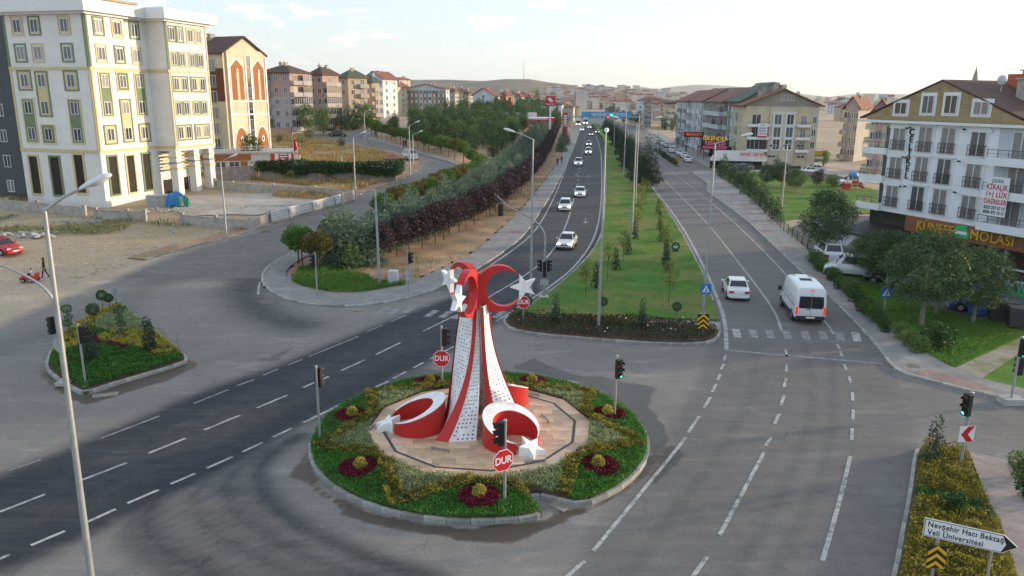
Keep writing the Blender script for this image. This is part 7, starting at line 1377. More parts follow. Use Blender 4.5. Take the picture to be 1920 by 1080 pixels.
for px, s in (((1058, 272), 1.0), ((1052, 285), .9)): tree('juniper', 'blue', G(*px), 'lone blue green juniper beside the far pavement, ' + ('bigger' if s == 1 else 'smaller') + ' one', 1.4 * s, group='lone junipers by the far pavement')
# central reservation
for i, (px, s) in enumerate((((1212, 360), 1.05), ((1196, 345), .9), ((1185, 325), .95), ((1176, 312), .9), ((1168, 300), .95), ((1163, 288), .9), ((1157, 280), .9), ((1152, 270), .9), ((1148, 262), .9), ((1140, 255), .9), ((1136, 248), .9), ((1203, 352), .8), ((1180, 318), 1.0), ((1144, 258), .9))): tree('cedar', 'cedar', G(*px), 'big dark cedar nearest on the central lawn' if i == 0 else 'dark cedar of the central lawn row, ' + nth(i + 1) + ' from the big one', s, group=None if i == 0 else 'cedars along the central lawn', z=.12)
for px, s in (((1098, 560), 1.0), ((1139, 525), 1.0), ((1168, 493), 1.0), ((1253, 570), 1.05), ((1202, 402), 1.2), ((1197, 425), 1.1), ((1208, 385), 1.2), ((1245, 478), 1.0), ((1248, 492), 1.0), ((1236, 425), 1.0), ((1192, 440), 1.0), ((1241, 455), 1.0)): tree('sapling', 'sap', G(*px), 'thin yellow green sapling on the central lawn, ' + nth(1 + sorted((560, 525, 493, 570, 402, 425, 385, 478, 492, 426, 440, 455), reverse=True).index(px[1] if px[1] != 425 or px[0] < 1230 else 426)) + ' from the rose bed', s, group='saplings on the central lawn', z=.12)
for i, px in enumerate(((1117, 542), (1250, 510), (1154, 508), (1247, 498), (1177, 479), (1239, 455), (1190, 450), (1237, 432), (1195, 412), (1234, 404))): tree('small_conifer', 'cyp', G(*px), 'slim young conifer on the central lawn, ' + nth(i + 1) + ' from the rose bed', 1.05, group='young conifers on the central lawn', z=.12)
# flower bed in front of the lawn
fbp = np.array(list(offset(FB_FRONT, .35)) + P((1290, 613), (962, 594))); x = RNG.uniform(-.5, 15, 30000); y = RNG.uniform(43, 53, 30000); k = in_poly(x, y, fbp); x, y = x[k], y[k]; zn = vnoise(x, y, .8, 4); mid = (vnoise(x, y, 2.2, 9) > .62)
tag(obj('rose_bushes', leaf_mesh('rose_bushes', np.c_[x, y, .14 + (.2 + .55 * zn) * RNG.uniform(.1, 1, len(x))], .14, LF['rose'], .4, .5)), 'dark mixed rose bushes filling the bed before the lawn', 'bushes', kind='stuff')
kk = mid; tag(obj('dark_red_shrubs', leaf_mesh('dark_red_shrubs', np.c_[x, y, .14 + (.25 + .5 * zn) * RNG.uniform(.3, 1, len(x))][kk], .12, LF['dkred'], .4, .5)), 'dark red leaved shrubs among the rose bushes', 'shrubs', kind='stuff')
c = np.array(G(1165, 612)); q = RNG.normal(size=(1600, 2)) * [1.1, .45] + c; k = in_poly(q[:, 0], q[:, 1], fbp); q = q[k]; tag(obj('golden_shrub', leaf_mesh('golden_shrub', np.c_[q, .2 + .45 * RNG.uniform(0, 1, len(q))], .12, LF_YEL, .4, .5)), 'golden low shrub at the back of the rose bed', 'shrub')
fl = RNG.choice(len(x), 90); V, Fq = leaf_arrays(np.c_[x, y, .14 + .28 + .55 * zn][fl], .12, .3, 1.0); tag(obj('rose_blooms', npmesh('rose_blooms', V, Fq, leafmat('petals', (.45, .02, .03), (.75, .55, .5)), RNG.choice([0, 0, .1, 1], len(fl)))), 'scattered red and pink rose blooms in the bed', 'flowers', kind='stuff')
for px, kd, lab, s in (((1041, 612), 'cyp', 'dark pointed conifer at the monument side of the rose bed', 1.05), ((1203, 622), 'cyp', 'dark pointed conifer at the crossing side of the rose bed', 1.0), ((990, 603), 'topi', 'small round topiary beside the far stop sign', 1.0), ((1130, 604), 'topi', 'small round topiary behind the bed lamp post', 1.0), ((1267, 614), 'topi', 'small round topiary by the chevron sign', 1.0)): tree('topiary', kd, G(*px), lab, s, cat='topiary', z=.14)
# triangular island planting
tp = np.array(offset(TRI, .3)[:-1]); x = RNG.uniform(tp[:, 0].min(), tp[:, 0].max(), 90000); y = RNG.uniform(tp[:, 1].min(), tp[:, 1].max(), 90000); k = in_poly(x, y, tp); x, y = x[k], y[k]
A_, B_, C_ = np.array(G(160, 720)), np.array(G(330, 660)), np.array(G(226, 590)); u = vnoise(x, y, .9, 6) - .5
d1, _ = line_dist(x, y, [tuple(p) for p in P((230, 640), (330, 665))]); d2, _ = line_dist(x, y, [tuple(p) for p in P((105, 665), (185, 595), (232, 580))]); d3, _ = line_dist(x, y, [tuple(p) for p in P((215, 608), (275, 625))]); d4, _ = line_dist(x, y, [tuple(p) for p in P((130, 620), (175, 650), (240, 662), (290, 640))])
zone = np.where((d1 + u < 1.35) | (d2 + u < .9), 0, np.where(d3 + u < 1.9, 1, np.where(d4 + u * .6 < .45, 2, 3))); hh = (.12 + .38 * vnoise(x, y, .3, 2)) * RNG.uniform(.25, 1, len(x)); P3 = np.c_[x, y, .17 + hh]
for zi, nm, mt, lab in ((0, 'golden_shrubs', LF_BRIGHTY, 'bright yellow shrubs on the triangular island'), (1, 'silver_shrubs', LF_SILVER, 'silver green shrubs at the back of the triangular island'), (2, 'dark_red_shrubs', LF['dkred'], 'band of dark red shrubs on the triangular island'), (3, 'green_shrubs', LF_GREEN, 'leafy green shrubs on the triangular island')):
    k = zone == zi; rn = RNG.uniform(0, 1, k.sum()); mt = LF_YEL if zi == 0 else mt
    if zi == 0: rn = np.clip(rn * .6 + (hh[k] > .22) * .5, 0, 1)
    tag(obj(nm, leaf_mesh(nm, P3[k], .12, mt, .45, .5, rn)), lab, 'shrubs', kind='stuff')
for px, kd, lab, s in (((196, 598), 'topi', 'tall round topiary at the back tip of the triangular island', 1.15), ((208, 600), 'topi', 'lower round topiary beside the tall one', 1.05), ((180, 632), 'topi', 'grey green topiary on a thin stem mid island', 1.25), ((229, 640), 'tier', 'tiered topiary of several balls mid island', 1.1), ((133, 640), 'tier', 'tiered topiary of balls by the foreground lamp post', 1.15), ((283, 670), 'spiral', 'dark twisted conifer near the far corner of the island', 1.25), ((172, 690), 'spiral', 'dark slim conifer behind the island signal post', 1.35)): tree('topiary', kd, G(*px), lab, s, cat='topiary', z=.16)
# corner hedge bottom right
cp = np.array(list(offset(CB, -.25)) + P((1805, 850), (1843, 942), (1866, 985), (1900, 1090), (1950, 1235))); x = RNG.uniform(10, 22, 240000); y = RNG.uniform(14, 36, 240000); k = in_poly(x, y, cp); x, y = x[k], y[k]; dk, _ = line_dist(x, y, [tuple(p) for p in P((1700, 935), (1760, 945), (1860, 985))]); dark = dk + (vnoise(x, y, .5, 3) - .5) * .5 < .42
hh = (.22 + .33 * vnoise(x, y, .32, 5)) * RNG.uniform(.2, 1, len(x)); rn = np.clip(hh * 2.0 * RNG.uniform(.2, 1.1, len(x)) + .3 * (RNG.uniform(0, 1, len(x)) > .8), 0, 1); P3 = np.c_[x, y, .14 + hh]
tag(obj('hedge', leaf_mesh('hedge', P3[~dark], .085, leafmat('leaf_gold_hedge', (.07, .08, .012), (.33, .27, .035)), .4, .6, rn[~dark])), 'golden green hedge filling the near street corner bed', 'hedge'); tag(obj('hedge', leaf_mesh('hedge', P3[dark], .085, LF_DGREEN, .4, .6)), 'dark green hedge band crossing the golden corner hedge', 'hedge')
tree('shrub', 'cyp', G(1747, 880), 'slim golden upright shrub at the end of the corner hedge', 1.1, cat='shrub', z=.1); tree('shrub', 'bush', G(1790, 968), 'dark round bush in the corner hedge', .6, 0, cat='shrub', z=.25); tree('shrub', 'bush', G(1915, 900), 'green bush in the bed beyond the paved path', .75, 1, cat='shrub', z=.15); tree('shrub', 'bush', G(1935, 940), 'second green bush in the bed beyond the paved path', .8, 0, cat='shrub', z=.15)
# right-hand park
for px, s, sz, lab, v in (((1546, 487), .88, .98, 'tall pine at the pavement edge by the yellow van', 0), ((1630, 531), .66, .85, 'smaller pine on thin stems beside the white van', 1), ((1727, 612), .92, .92, 'broad spreading pine in the middle of the lawn', 2), ((1824, 606), .72, .95, 'pine beside the blue kiosk', 1), ((1755, 590), .7, .85, 'pine close behind the broad spreading one', 0), ((1665, 545), .72, .85, 'pine between the white van and the broad pine', 2)): tree('pine', 'pine', G(*px), lab, s, v, sz, z=.05)
for i, px in enumerate(((1350, 330), (1362, 335), (1375, 345), (1385, 352), (1395, 350), (1415, 372), (1432, 392), (1443, 402), (1455, 415), (1405, 365), (1357, 326), (1425, 384))): tree('young_conifer', 'young', G(*px), 'young conifer along the park fence, ' + nth(i + 1) + ' in the fence planting', random.uniform(.95, 1.5), group='young conifers along the park fence', z=.05)
for px, kd, s, lab in (((1437, 352), 'pine', .5, 'bushy conifer in the park lawn before the beige block'), ((1465, 352), 'pine', .55, 'second bushy conifer in the park lawn'), ((1490, 362), 'pine', .5, 'bushy conifer of the park lawn nearest the restaurant'), ((1455, 335), 'young', 1.6, 'pointed conifer behind the bushy park conifers'), ((1532, 347), 'plumbush', .75, 'purple leaved bush by the playground'), ((1560, 352), 'bush', 1.6, 'green bush next to the purple one'), ((1545, 312), 'dec', .5, 'leafy tree in the lane between the blocks')): tree('park_tree', kd, G(*px), lab, s, z=.05)
hl = smooth_line(P((1545, 494), (1575, 520), (1615, 558), (1660, 598), (1700, 632), (1730, 655), (1762, 676)), 1)
for i, p in enumerate(along(offset(hl, -.9), 1.3, 0, .25)): tree('hedge_bush', 'bush', p, 'bush in the loose pavement hedge, ' + nth(i + 1) + ' from the yellow van', random.uniform(.55, 1.0), random.choice((0, 1, 1)), group='bushes along the pavement hedge', cat='bush', z=.05)
tree('flowering_bush', 'bush', G(1757, 655), 'loose flowering bush standing on the lawn near the pavement', 1.3, 0, cat='bush', z=.05)
for i, p in enumerate(along(P((1231, 284), (1250, 298), (1269, 311)), 2.2, .5, .3)): tree('low_bush', 'bush', p, 'low bush on the narrow service road island, ' + nth(i + 1) + ' from its far end', .8, 0, group='bushes on the service road island', cat='bush', z=.1)
# left side trees
for px, kd, s, lab in (((474, 316), 'dec', .75, 'tree in front of the school annex'), ((578, 250), 'dec', 1.05, 'tree before the lilac block'), ((607, 254), 'dec', .95, 'tree standing over the parked dark car'), ((513, 248), 'bush', 2.2, 'bush at the foot of the lilac block'), ((640, 246), 'young', 2.2, 'pointed conifer before the pink topped block'), ((655, 244), 'young', 2.4, 'tall pointed conifer before the green roof'), ((668, 243), 'young', 2.6, 'tallest pointed conifer before the green roof'), ((688, 242), 'dec', 1.0, 'leafy tree at the end of the pink wall'), ((697, 252), 'ball', 1.2, 'round tree on the inside of the far bend'), ((705, 256), 'ball', 1.1, 'second round tree on the inside of the far bend'), ((1006, 245), 'poplar', 1.0, 'tall poplar by the red pylon sign')): tree('street_tree', kd, G(*px), lab, s)
for i, (px, s) in enumerate((((525, 268), 1.3), ((565, 272), 1.2), ((580, 262), 1.6), ((640, 275), 1.2), ((550, 285), 1.0), ((510, 292), 1.1), ((620, 318 + 20), 1.6), ((545, 340), 1.0))): tree('weed_bush', 'bush', G(*px), 'scrubby weed bush in the dry plots by the school, ' + nth(i + 1) + ' of eight', s, 2, group='weed bushes in the dry plot', cat='bush')
# far trees hiding the end of the road and lining the town
fr = random.Random(5)
for k in range(46):
    y_ = fr.uniform(330, 560); x_ = fr.uniform(xl_main(y_) - 60, xl_main(y_) - 9); tree('far_tree', 'grove', (x_, y_), 'distant dark tree near the overpass', fr.uniform(1.0, 1.5), group='distant trees near the overpass')
for k in range(26):
    y_ = fr.uniform(300, 640); x_ = float(xr_main(min(y_, 400))) + (y_ - 300) * .04 + fr.uniform(6, 14) - (14 if y_ > 420 else 0); tree('far_tree', 'grove', (x_, y_), 'distant dark tree on the shop side of the road', fr.uniform(.7, 1.2), group='distant trees on the shop side')
# grass and weeds
def tufts(nm, label, poly, n, h, mat, up=.75, asp=.12, clump=None, z=0.0, cat='grass', seed=1):
    q = np.array(poly); x = RNG.uniform(q[:, 0].min(), q[:, 0].max(), n * 3); y = RNG.uniform(q[:, 1].min(), q[:, 1].max(), n * 3); k = in_poly(x, y, q)
    if clump: k &= vnoise(x, y, clump[0], seed) + .35 * (vnoise(x, y, clump[0] * .3, seed + 1) - .5) > clump[1]
    x, y = x[k][:n], y[k][:n]; hh = h * RNG.uniform(.5, 1.3, len(x)) * (.6 + .8 * vnoise(x, y, 1.2, seed + 2)); return tag(obj(nm, leaf_mesh(nm, np.c_[x, y, terrain(x, y) + z], hh, mat, up, asp)), label, cat, kind='stuff')
tufts('lawn_grass', 'short grass blades of the central lawn', [tuple(p) for p in offset(MED_L, -.3)[:30]] + [tuple(p) for p in offset(MED_R, .3)[:24][::-1]], 60000, .10, LF_GRASS, .6, .25, None, .12)
tufts('lawn_grass', 'grass of the park lawn beneath the pines', P((1548, 497), (1611, 563), (1658, 606), (1724, 660), (1786, 692), (1900, 640), (1950, 622), (1800, 594), (1700, 564), (1600, 514)), 45000, .13, LF_GRASS, .6, .2, None, .08)
tufts('corner_grass', 'green grass on the near end of the planted bank', P((548, 530), (570, 540), (631, 552), (681, 550), (763, 536), (700, 528), (650, 505), (620, 500), (560, 505)), 26000, .32, LF_GRASS, .7, .12, None, .1)
tufts('bank_weeds', 'weeds and dry tufts on the reddish planted bank', P((640, 545), (763, 536), (850, 494), (900, 468), (984, 388), (1020, 338), (1000, 335), (930, 400), (820, 460), (720, 500), (640, 510)), 12000, .30, LF['weed'], .7, .14, (3.0, .66), .1, 'weeds', 4)
tufts('dry_grass', 'tall dry golden grass in the walled plot', P((240, 320), (420, 315), (560, 322), (740, 322), (740, 333), (655, 362), (560, 347), (420, 332), (270, 330)), 26000, .55, LF['dry'], .7, .10, (4, .32), 0, 'grass', 7)
tufts('dry_grass', 'dry golden grass on the slope beyond the school', P((500, 252), (560, 254), (610, 264), (660, 275), (720, 288), (745, 298), (700, 303), (560, 304), (500, 304)), 26000, .6, LF['dry'], .7, .10, (5, .28), 0, 'grass', 9)
tufts('dry_grass', 'dry grass and weeds inside the rubble yard', P((440, 352), (540, 350), (660, 358), (600, 375), (530, 372), (470, 362)), 9000, .5, LF['dry'], .7, .1, (3, .45), 0, 'grass', 11)
tufts('verge_weeds', 'green weeds along the low walls and verge', P((0, 372), (60, 395), (160, 412), (270, 422), (345, 430), (500, 440), (640, 385), (640, 372), (500, 428), (345, 405), (160, 400), (0, 355)), 12000, .34, LF['weed'], .7, .14, (3.5, .62), 0, 'weeds', 13)
tufts('verge_weeds', 'weeds scattered over the dirt lot', P((-30, 400), (270, 420), (340, 425), (300, 440), (150, 440), (0, 440)), 7000, .3, LF['weed'], .7, .14, (4, .66), 0, 'weeds', 15)
tufts('pavement_weeds', 'weed tufts along the pavement edge of the lawn', P((1533, 485), (1611, 559), (1658, 602), (1724, 656), (1786, 691), (1792, 689), (1728, 653), (1662, 600), (1615, 557), (1538, 484)), 5000, .3, LF_GRASS, .7, .15, (1.5, .4), .1, 'weeds', 17)
# ------------------------------------------------------------------ walls and fences on the left
M_WALLC = pm('cast_wall', (.40, .37, .33), .9, .22, 1.4, .6, 9); M_STONE = pm('stone_wall', (.30, .27, .24), .95, .35, 2.2, .8, 6); M_PINKW = pm('pink_wall', (.42, .28, .21), .9, .15, 2); M_SHEET = pm('corrugated_sheet', (.50, .51, .52), .7, .2, 1.2)
def low_wall(pxs, posts, label, h=.95, mat=None, th=.16, name='garden_wall', ph=1.25, wall_h=None):
    q = [Vector((*G(*p), 0)) for p in pxs]; t = thing(name, label, 'wall', (q[0].x, q[0].y, tz(q[0].x, q[0].y))); z0 = t.location.z; ks = []
    for a, b in zip(q, q[1:]):
        L_ = (b - a).length; n = max(1, round(L_ / posts)); d = (b - a) / L_; nn = Vector((-d.y, d.x, 0)) * th / 2
        for k in range(n):
            p0, p1 = a + d * (L_ * k / n + .16), a + d * (L_ * (k + 1) / n - .16); za, zb = tz(p0.x, p0.y) - z0, tz(p1.x, p1.y) - z0; c = [p0 - nn, p1 - nn, p1 + nn, p0 + nn]; o = q[0]; z_ = (za, zb, zb, za); m = MB()
            m.add([(v.x - o.x, v.y - o.y, z - .3) for v, z in zip(c, z_)] + [(v.x - o.x, v.y - o.y, z + h) for v, z in zip(c, z_)], [(3, 2, 1, 0), (4, 5, 6, 7), (0, 1, 5, 4), (1, 2, 6, 5), (2, 3, 7, 6), (3, 0, 4, 7)])
            m.add([(v.x - o.x + s_.x, v.y - o.y + s_.y, z + h + .002) for v, z, s_ in zip(c, z_, (-nn * .4, -nn * .4, nn * .4, nn * .4))] + [(v.x - o.x + s_.x, v.y - o.y + s_.y, z + h + .07) for v, z, s_ in zip(c, z_, (-nn * .4, -nn * .4, nn * .4, nn * .4))], [(3, 2, 1, 0), (4, 5, 6, 7), (0, 1, 5, 4), (1, 2, 6, 5), (2, 3, 7, 6), (3, 0, 4, 7)]); m.build('wall_panel', mat or M_WALLC, t)
        ks += [a + d * (L_ * k / n) for k in range(n + 1)]
    for i, p in enumerate(ks):
        if ph and all((p - o_).length > .3 for o_ in ks[:i]): z = tz(p.x, p.y) - z0; x, y = p.x - q[0].x, p.y - q[0].y; m = MB(); m.box(x - .16, x + .16, y - .16, y + .16, z - .3, z + h * ph); m.box(x - .2, x + .2, y - .2, y + .2, z + h * ph, z + h * ph + .09); m.build('wall_post', mat or M_WALLC, t)
    return t
low_wall([(-40, 386), (72, 396), (160, 406)], 5, 'low cast concrete wall before the white block at the picture edge'); low_wall([(181, 410), (240, 413), (273, 414)], 5, 'short free standing piece of concrete wall by the block corner'); low_wall([(343, 420), (470, 431), (508, 417)], 5, 'concrete wall at the near corner of the rubble yard'); low_wall([(404, 352), (437, 357), (513, 362), (590, 366), (664, 371)], 6.5, 'long low wall along the back of the rubble yard'); low_wall([(641, 382), (666, 373)], 4, 'end piece of concrete wall beside the lamp post', 1.1)
a, b = Vector((*G(509, 419), 0)), Vector((*G(640, 384), 0)); t = thing('sheet_fence', 'corrugated metal sheet fence propped along the rubble yard', 'fence', (a.x, a.y, tz(a.x, a.y))); n = 9; d = (b - a)
for k in range(n):
    m = MB(); p0, p1 = d * (k / n + .002), d * ((k + 1) / n - .002); z0, z1 = (tz(a.x + p.x, a.y + p.y) - t.location.z for p in (p0, p1)); nn = Vector((d.y, -d.x, 0)).normalized()
    for j in range(8):
        f0, f1 = j / 8, (j + 1) / 8; e0, e1 = (.03 if j % 2 else 0), (0 if j % 2 else .03); h0, h1 = .15 + 1.15 * f0, .15 + 1.15 * f1
        m.add([(*(p0 + nn * e0).xy, z0 + h0), (*(p1 + nn * e0).xy, z1 + h0), (*(p1 + nn * e1).xy, z1 + h1), (*(p0 + nn * e1).xy, z0 + h1)], [(0, 1, 2, 3)])
    m.build('metal_sheet', M_SHEET, t)
for k in (2, 5, 6.5, 8): p = d * (k / n); z = tz(a.x + p.x, a.y + p.y) - t.location.z; q = p + Vector((.5, -1.0, 0)); MB().tube([(p.x + .08, p.y - .1, z + 1.1), (q.x, q.y, z - .1)], .035, 5).build('prop', M_BARK, t)
low_wall([(404, 340), (486, 336), (600, 338), (745, 341)], 12, 'stone retaining wall below the ivy', 1.9, M_STONE, .3, 'stone_wall', 0)
il = P((484, 337), (600, 339), (745, 342), (752, 333)); pts = np.array(along(il, .02)); n = len(pts); zt_ = terrain(pts[:, 0], pts[:, 1]); dr = vnoise(pts[:, 0], pts[:, 1], 1.6, 3) * .9; k = np.repeat(np.arange(n), 9); zz_ = 2.25 + RNG.uniform(-1, .5, len(k)) * (.75 + dr[k])
tag(obj('ivy', leaf_mesh('ivy', np.c_[pts[k, 0] + RNG.normal(size=len(k)) * .28, pts[k, 1] + RNG.normal(size=len(k)) * .28, zt_[k] + zz_], .24, LF['ivy'], .2, .8)), 'dark green ivy hanging over the stone wall', 'ivy')
low_wall([(562, 311), (640, 313), (725, 316)], 6, 'low wall with thin posts behind the ivy', .7, None, .16, 'garden_wall', 2.4); low_wall([(506, 249), (545, 250)], 8, 'pink wall at the foot of the lilac block', 1.3, M_PINKW, .2, 'garden_wall', 1.2); low_wall([(628, 246), (690, 240)], 10, 'pink boundary wall along the far bend', 1.3, M_PINKW, .2, 'garden_wall', 1.15); low_wall([(1476, 326), (1540, 334), (1600, 345)], 8, 'low stone wall between the yard and the park', .9, M_STONE, .25, 'garden_wall', 0)
# tarpaulin on a concrete block, heaps
c = G(331, 386); t = thing('tarpaulin', 'blue and green tarpaulin draped over a pile by the porch', 'tarpaulin', (*c, tz(*c) + .0), .3); t.scale = (.82,) * 3; rg = np.random.default_rng(4); m = MB(); N_ = 12
M_TARP = pm('tarp_blue', (.02, .17, .42), .5, .25, 2, .6, 5); M_TARPG = pm('tarp_green', (.01, .22, .13), .5, .25, 2, .6, 5)
for nm, mt, cx, cy, sx, sy, h_ in (('blue_sheet', M_TARP, 0, 0, 1.3, .9, 1.9), ('green_sheet', M_TARPG, 1.0, -.3, .9, .8, 1.3)):
    g = MB(); hh = lambda u, v: max(0, h_ * (1 - max(abs(u), abs(v)) ** 6)) + .25 * math.sin(u * 5 + v * 3) * (1 - abs(u)); g.v = [(cx + sx * u * (1 + .08 * math.sin(v * 7)), cy + sy * v * (1 + .1 * math.sin(u * 9)), max(.0, hh(u, v))) for v in np.linspace(-1, 1, N_) for u in np.linspace(-1, 1, N_)]; g.f = [(j * N_ + i, j * N_ + i + 1, (j + 1) * N_ + i + 1, (j + 1) * N_ + i) for j in range(N_ - 1) for i in range(N_ - 1)]; g.m = [0] * len(g.f); g.build(nm, mt, t, True)
MB().add([(.5, -1.1, .1), (1.15, -1.2, .1), (.9, -.75, 1.4), (.3, -.7, 1.4)], [(0, 1, 2, 3)]).build('pale_board', pm('board_pale', (.50, .40, .28), .8), t)
o = MB().bbox(-1.6, 1.6, -.7, .7, -.3, 1.2, .05).build('concrete_block', M_CONC); o.location = (*G(303, 384), tz(*G(303, 384))); o.rotation_euler[2] = .35; tag(o, 'rough concrete block beside the tarpaulin', 'block')
rb = random.Random(8)
for (px, n, s, lab) in (((60, 440), 60, .35, 'heap of broken concrete on the dirt lot'), ((312, 392), 40, .25, 'scatter of rubble below the porch'), ((470, 385), 50, .18, 'scatter of stones in the rubble yard'), ((150, 415), 40, .22, 'bits of rubble along the broken wall'), ((560, 385), 30, .18, 'stones near the metal fence')):
    c = G(*px); m = MB()
    for k in range(n):
        x, y = rb.gauss(0, 1.6), rb.gauss(0, 1.0); r = s * rb.uniform(.3, 1); m.ball((x, y, r * .3), r, 5, 3, (rb.uniform(.7, 1.3), rb.uniform(.7, 1.3), rb.uniform(.4, .8)))
    o = m.build('rubble', M_CONC); o.location = (*c, tz(*c)); tag(o, lab, 'rubble', kind='stuff')
m = MB()
for k in range(700):
    px = (rb.uniform(-40, 520), rb.uniform(395, 520)); c = G(*px)
    if line_dist(np.array([c[0]]), np.array([c[1]]), SIDE_LEFT)[1][0] < 0: continue
    r = rb.uniform(.03, .11); m.ball((c[0], c[1], tz(*c) + r * .2), r, 5, 3, (1.2, 1, .6))
tag(m.build('stones', M_CONC), 'loose stones strewn over the dirt lot', 'stones', kind='stuff')
# ------------------------------------------------------------------ park fence, playground, kiosk, bins
M_FENCE = pm('fence_green', (.012, .06, .045), .6, .1); t = thing('park_fence', 'dark green wire fence between pavement and park', 'fence', (0, 0, .1)); fl_ = smooth_line(P((1338, 326), (1387, 357), (1452, 417), (1470, 436), (1533, 484)), 1); fp = along(fl_, 2.2)
for p in fp: MB().box(p[0] - .03, p[0] + .03, p[1] - .03, p[1] + .03, -.05, 1.1).build('fence_post', M_FENCE, t)
for a, b in zip(fp, fp[1:]):
    m = MB()
    for z in (.08, .3, .52, .74, .98): m.tube([(*a, z), (*b, z)], .012, 4)
    for k in range(12): f = k / 12; x, y = a[0] + (b[0] - a[0]) * f, a[1] + (b[1] - a[1]) * f; m.tube([(x, y, .05), (x, y, 1.0)], .008, 4)
    o = m.build('wire_panel', M_FENCE, t); o['kind'] = 'stuff'
c = G(1597, 356); t = thing('playground', 'playground tower with blue dome, yellow posts and red slide', 'playground', (*c, .06), .3); t.scale = (.72,) * 3; MB().ball((0, 0, 3.3), 1.1, 12, 8, (1, 1, .75)).build('dome', pm('play_blue', (.03, .25, .60), .4), t, True)
for s in (-1, 1):
    for r in (-1, 1): MB().tube([(s * .8, r * .8, 0), (s * .8, r * .8, 3.2)], .08, 6).build('post', pm('play_yellow', (.65, .38, .02), .4), t)
MB().box(-.9, .9, -.9, .9, 1.3, 1.42).build('deck', pm('play_yellow', (.65, .38, .02), .4), t); MB().add([(.9, -.4, 1.4), (3.2, -.4, .15), (3.2, .4, .15), (.9, .4, 1.4), (.9, -.4, 1.8), (3.2, -.4, .5), (3.2, .4, .5), (.9, .4, 1.8)], [(0, 1, 2, 3), (0, 4, 5, 1), (2, 6, 7, 3)]).build('slide', M_SGR, t); MB().box(-.9, .9, -.95, -.9, 1.42, 2.2).build('panel', M_SGR, t); MB().box(-2.4, -.95, -.5, .5, .2, 1.5).build('climber', M_SGR, t)
c = G(1836, 589); t = thing('kiosk_cabinet', 'tall bright blue cabinet standing by the pine', 'cabinet', (*c, .08), R(-25)); MB().bbox(-.75, .75, -.6, .6, 0, 1.85, .05).build('body', pm('cabinet_blue', (.02, .12, .45), .45), t); MB().box(.76, .78, -.5, .5, .2, 1.7).build('poster', pm('poster_green', (.15, .42, .30), .5), t); MB().box(-.68, .68, -.61, -.602, .1, 1.75).build('door', pm('cabinet_blue_door', (.02, .15, .5), .45), t)
for px, lab in (((1876, 604), 'dark metal waste container beside the blue car'), ((1912, 617), 'second dark waste container at the picture edge')):
    c = G(*px); t = thing('waste_container', lab, 'waste container', (*c, .08), R(-18), 'dark waste containers'); MB().prism([(-.75, .15), (.75, .15), (.9, 1.2), (-.9, 1.2)], -.5, .5, axis='y').build('bin_body', pm('bin_dark', (.035, .04, .045), .6, .2), t); MB().prism([(-.92, 1.2), (.92, 1.2), (.8, 1.42), (-.8, 1.42)], -.55, .55, axis='y').build('lid', pm('bin_lid', (.05, .055, .06), .5), t)
    for s in (-1, 1):
        for r in (-1, 1): MB().tube([(s * .6, r * .35 - .04, .1), (s * .6, r * .35 + .04, .1)], .1, 8).build('caster', M_TYRE, t)
slab('artificial_turf', P((1870, 545), (1920, 560), (2000, 580), (2000, 540), (1900, 525)), -.02, .05, pm('turf', (.02, .22, .07), .9, .2, 3)); M_AQUA = pm('aqua_plastic', (.18, .50, .58), .5)
c = G(1911, 548); t = thing('table', 'pale blue café table on the artificial turf', 'table', (*c, .05)); MB().lathe([(.4, .7), (.4, .74)], 16).build('table_top', M_AQUA, t)
for k in range(4): MB().tube([(.3 * math.cos(k * 1.57 + .8), .3 * math.sin(k * 1.57 + .8), 0), (.1 * math.cos(k * 1.57 + .8), .1 * math.sin(k * 1.57 + .8), .7)], .025, 5).build('leg', M_AQUA, t)
c2 = (c[0] - .75, c[1] + .1); t = thing('chair', 'café chair under the seated man', 'chair', (*c2, .05), R(0)); MB().box(-.22, .22, -.22, .22, .42, .46).build('seat', M_AQUA, t); MB().box(-.25, -.21, -.22, .22, .46, .9).build('backrest', M_AQUA, t)
for x in (-.19, .19):
    for y in (-.19, .19): MB().tube([(x, y, 0), (x, y, .43)], .018, 5).build('leg', M_AQUA, t)
# ------------------------------------------------------------------ shop signs and awnings on the right
def board(px, label, w, h, ytop, mat, txts, rz=-25, depth=.25, legs=True, name='shop_sign'):
    b = G0(*px); zt_ = ztop(b, ytop); t = thing(name, label, 'shop sign', (b[0], b[1], 0), R(rz)); MB().box(-w / 2, w / 2, -depth, 0, zt_ - h, zt_).build('panel', mat, t)
    for txt, dz, s_, mt, sx in txts: obj('lettering', text_mesh(txt, s_, .03, .02, sx, mt), t, (0, -depth - .04, zt_ - dz))
    if legs:
        for s in (-1, 1): MB().box(s * w * .4 - .08, s * w * .4 + .08, -.15, -.02, 0, zt_ - h).build('post', M_TRIM, t)
    return t
M_ORG = pm('letters_orange_lit', (.9, .5, .05), .5, emit=(1, .55, .05, .12)); M_PNK = pm('letters_pink_lit', (.8, .15, .3), .5, emit=(1, .2, .35, .08)); M_DKR = pm('awning_dark_red', (.10, .02, .03), .7); M_RDL = pm('letters_red_lit', (.8, .1, .05), .5, emit=(1, .12, .05, .12)); M_PALE = pm('sign_pale', (.55, .56, .60), .5)
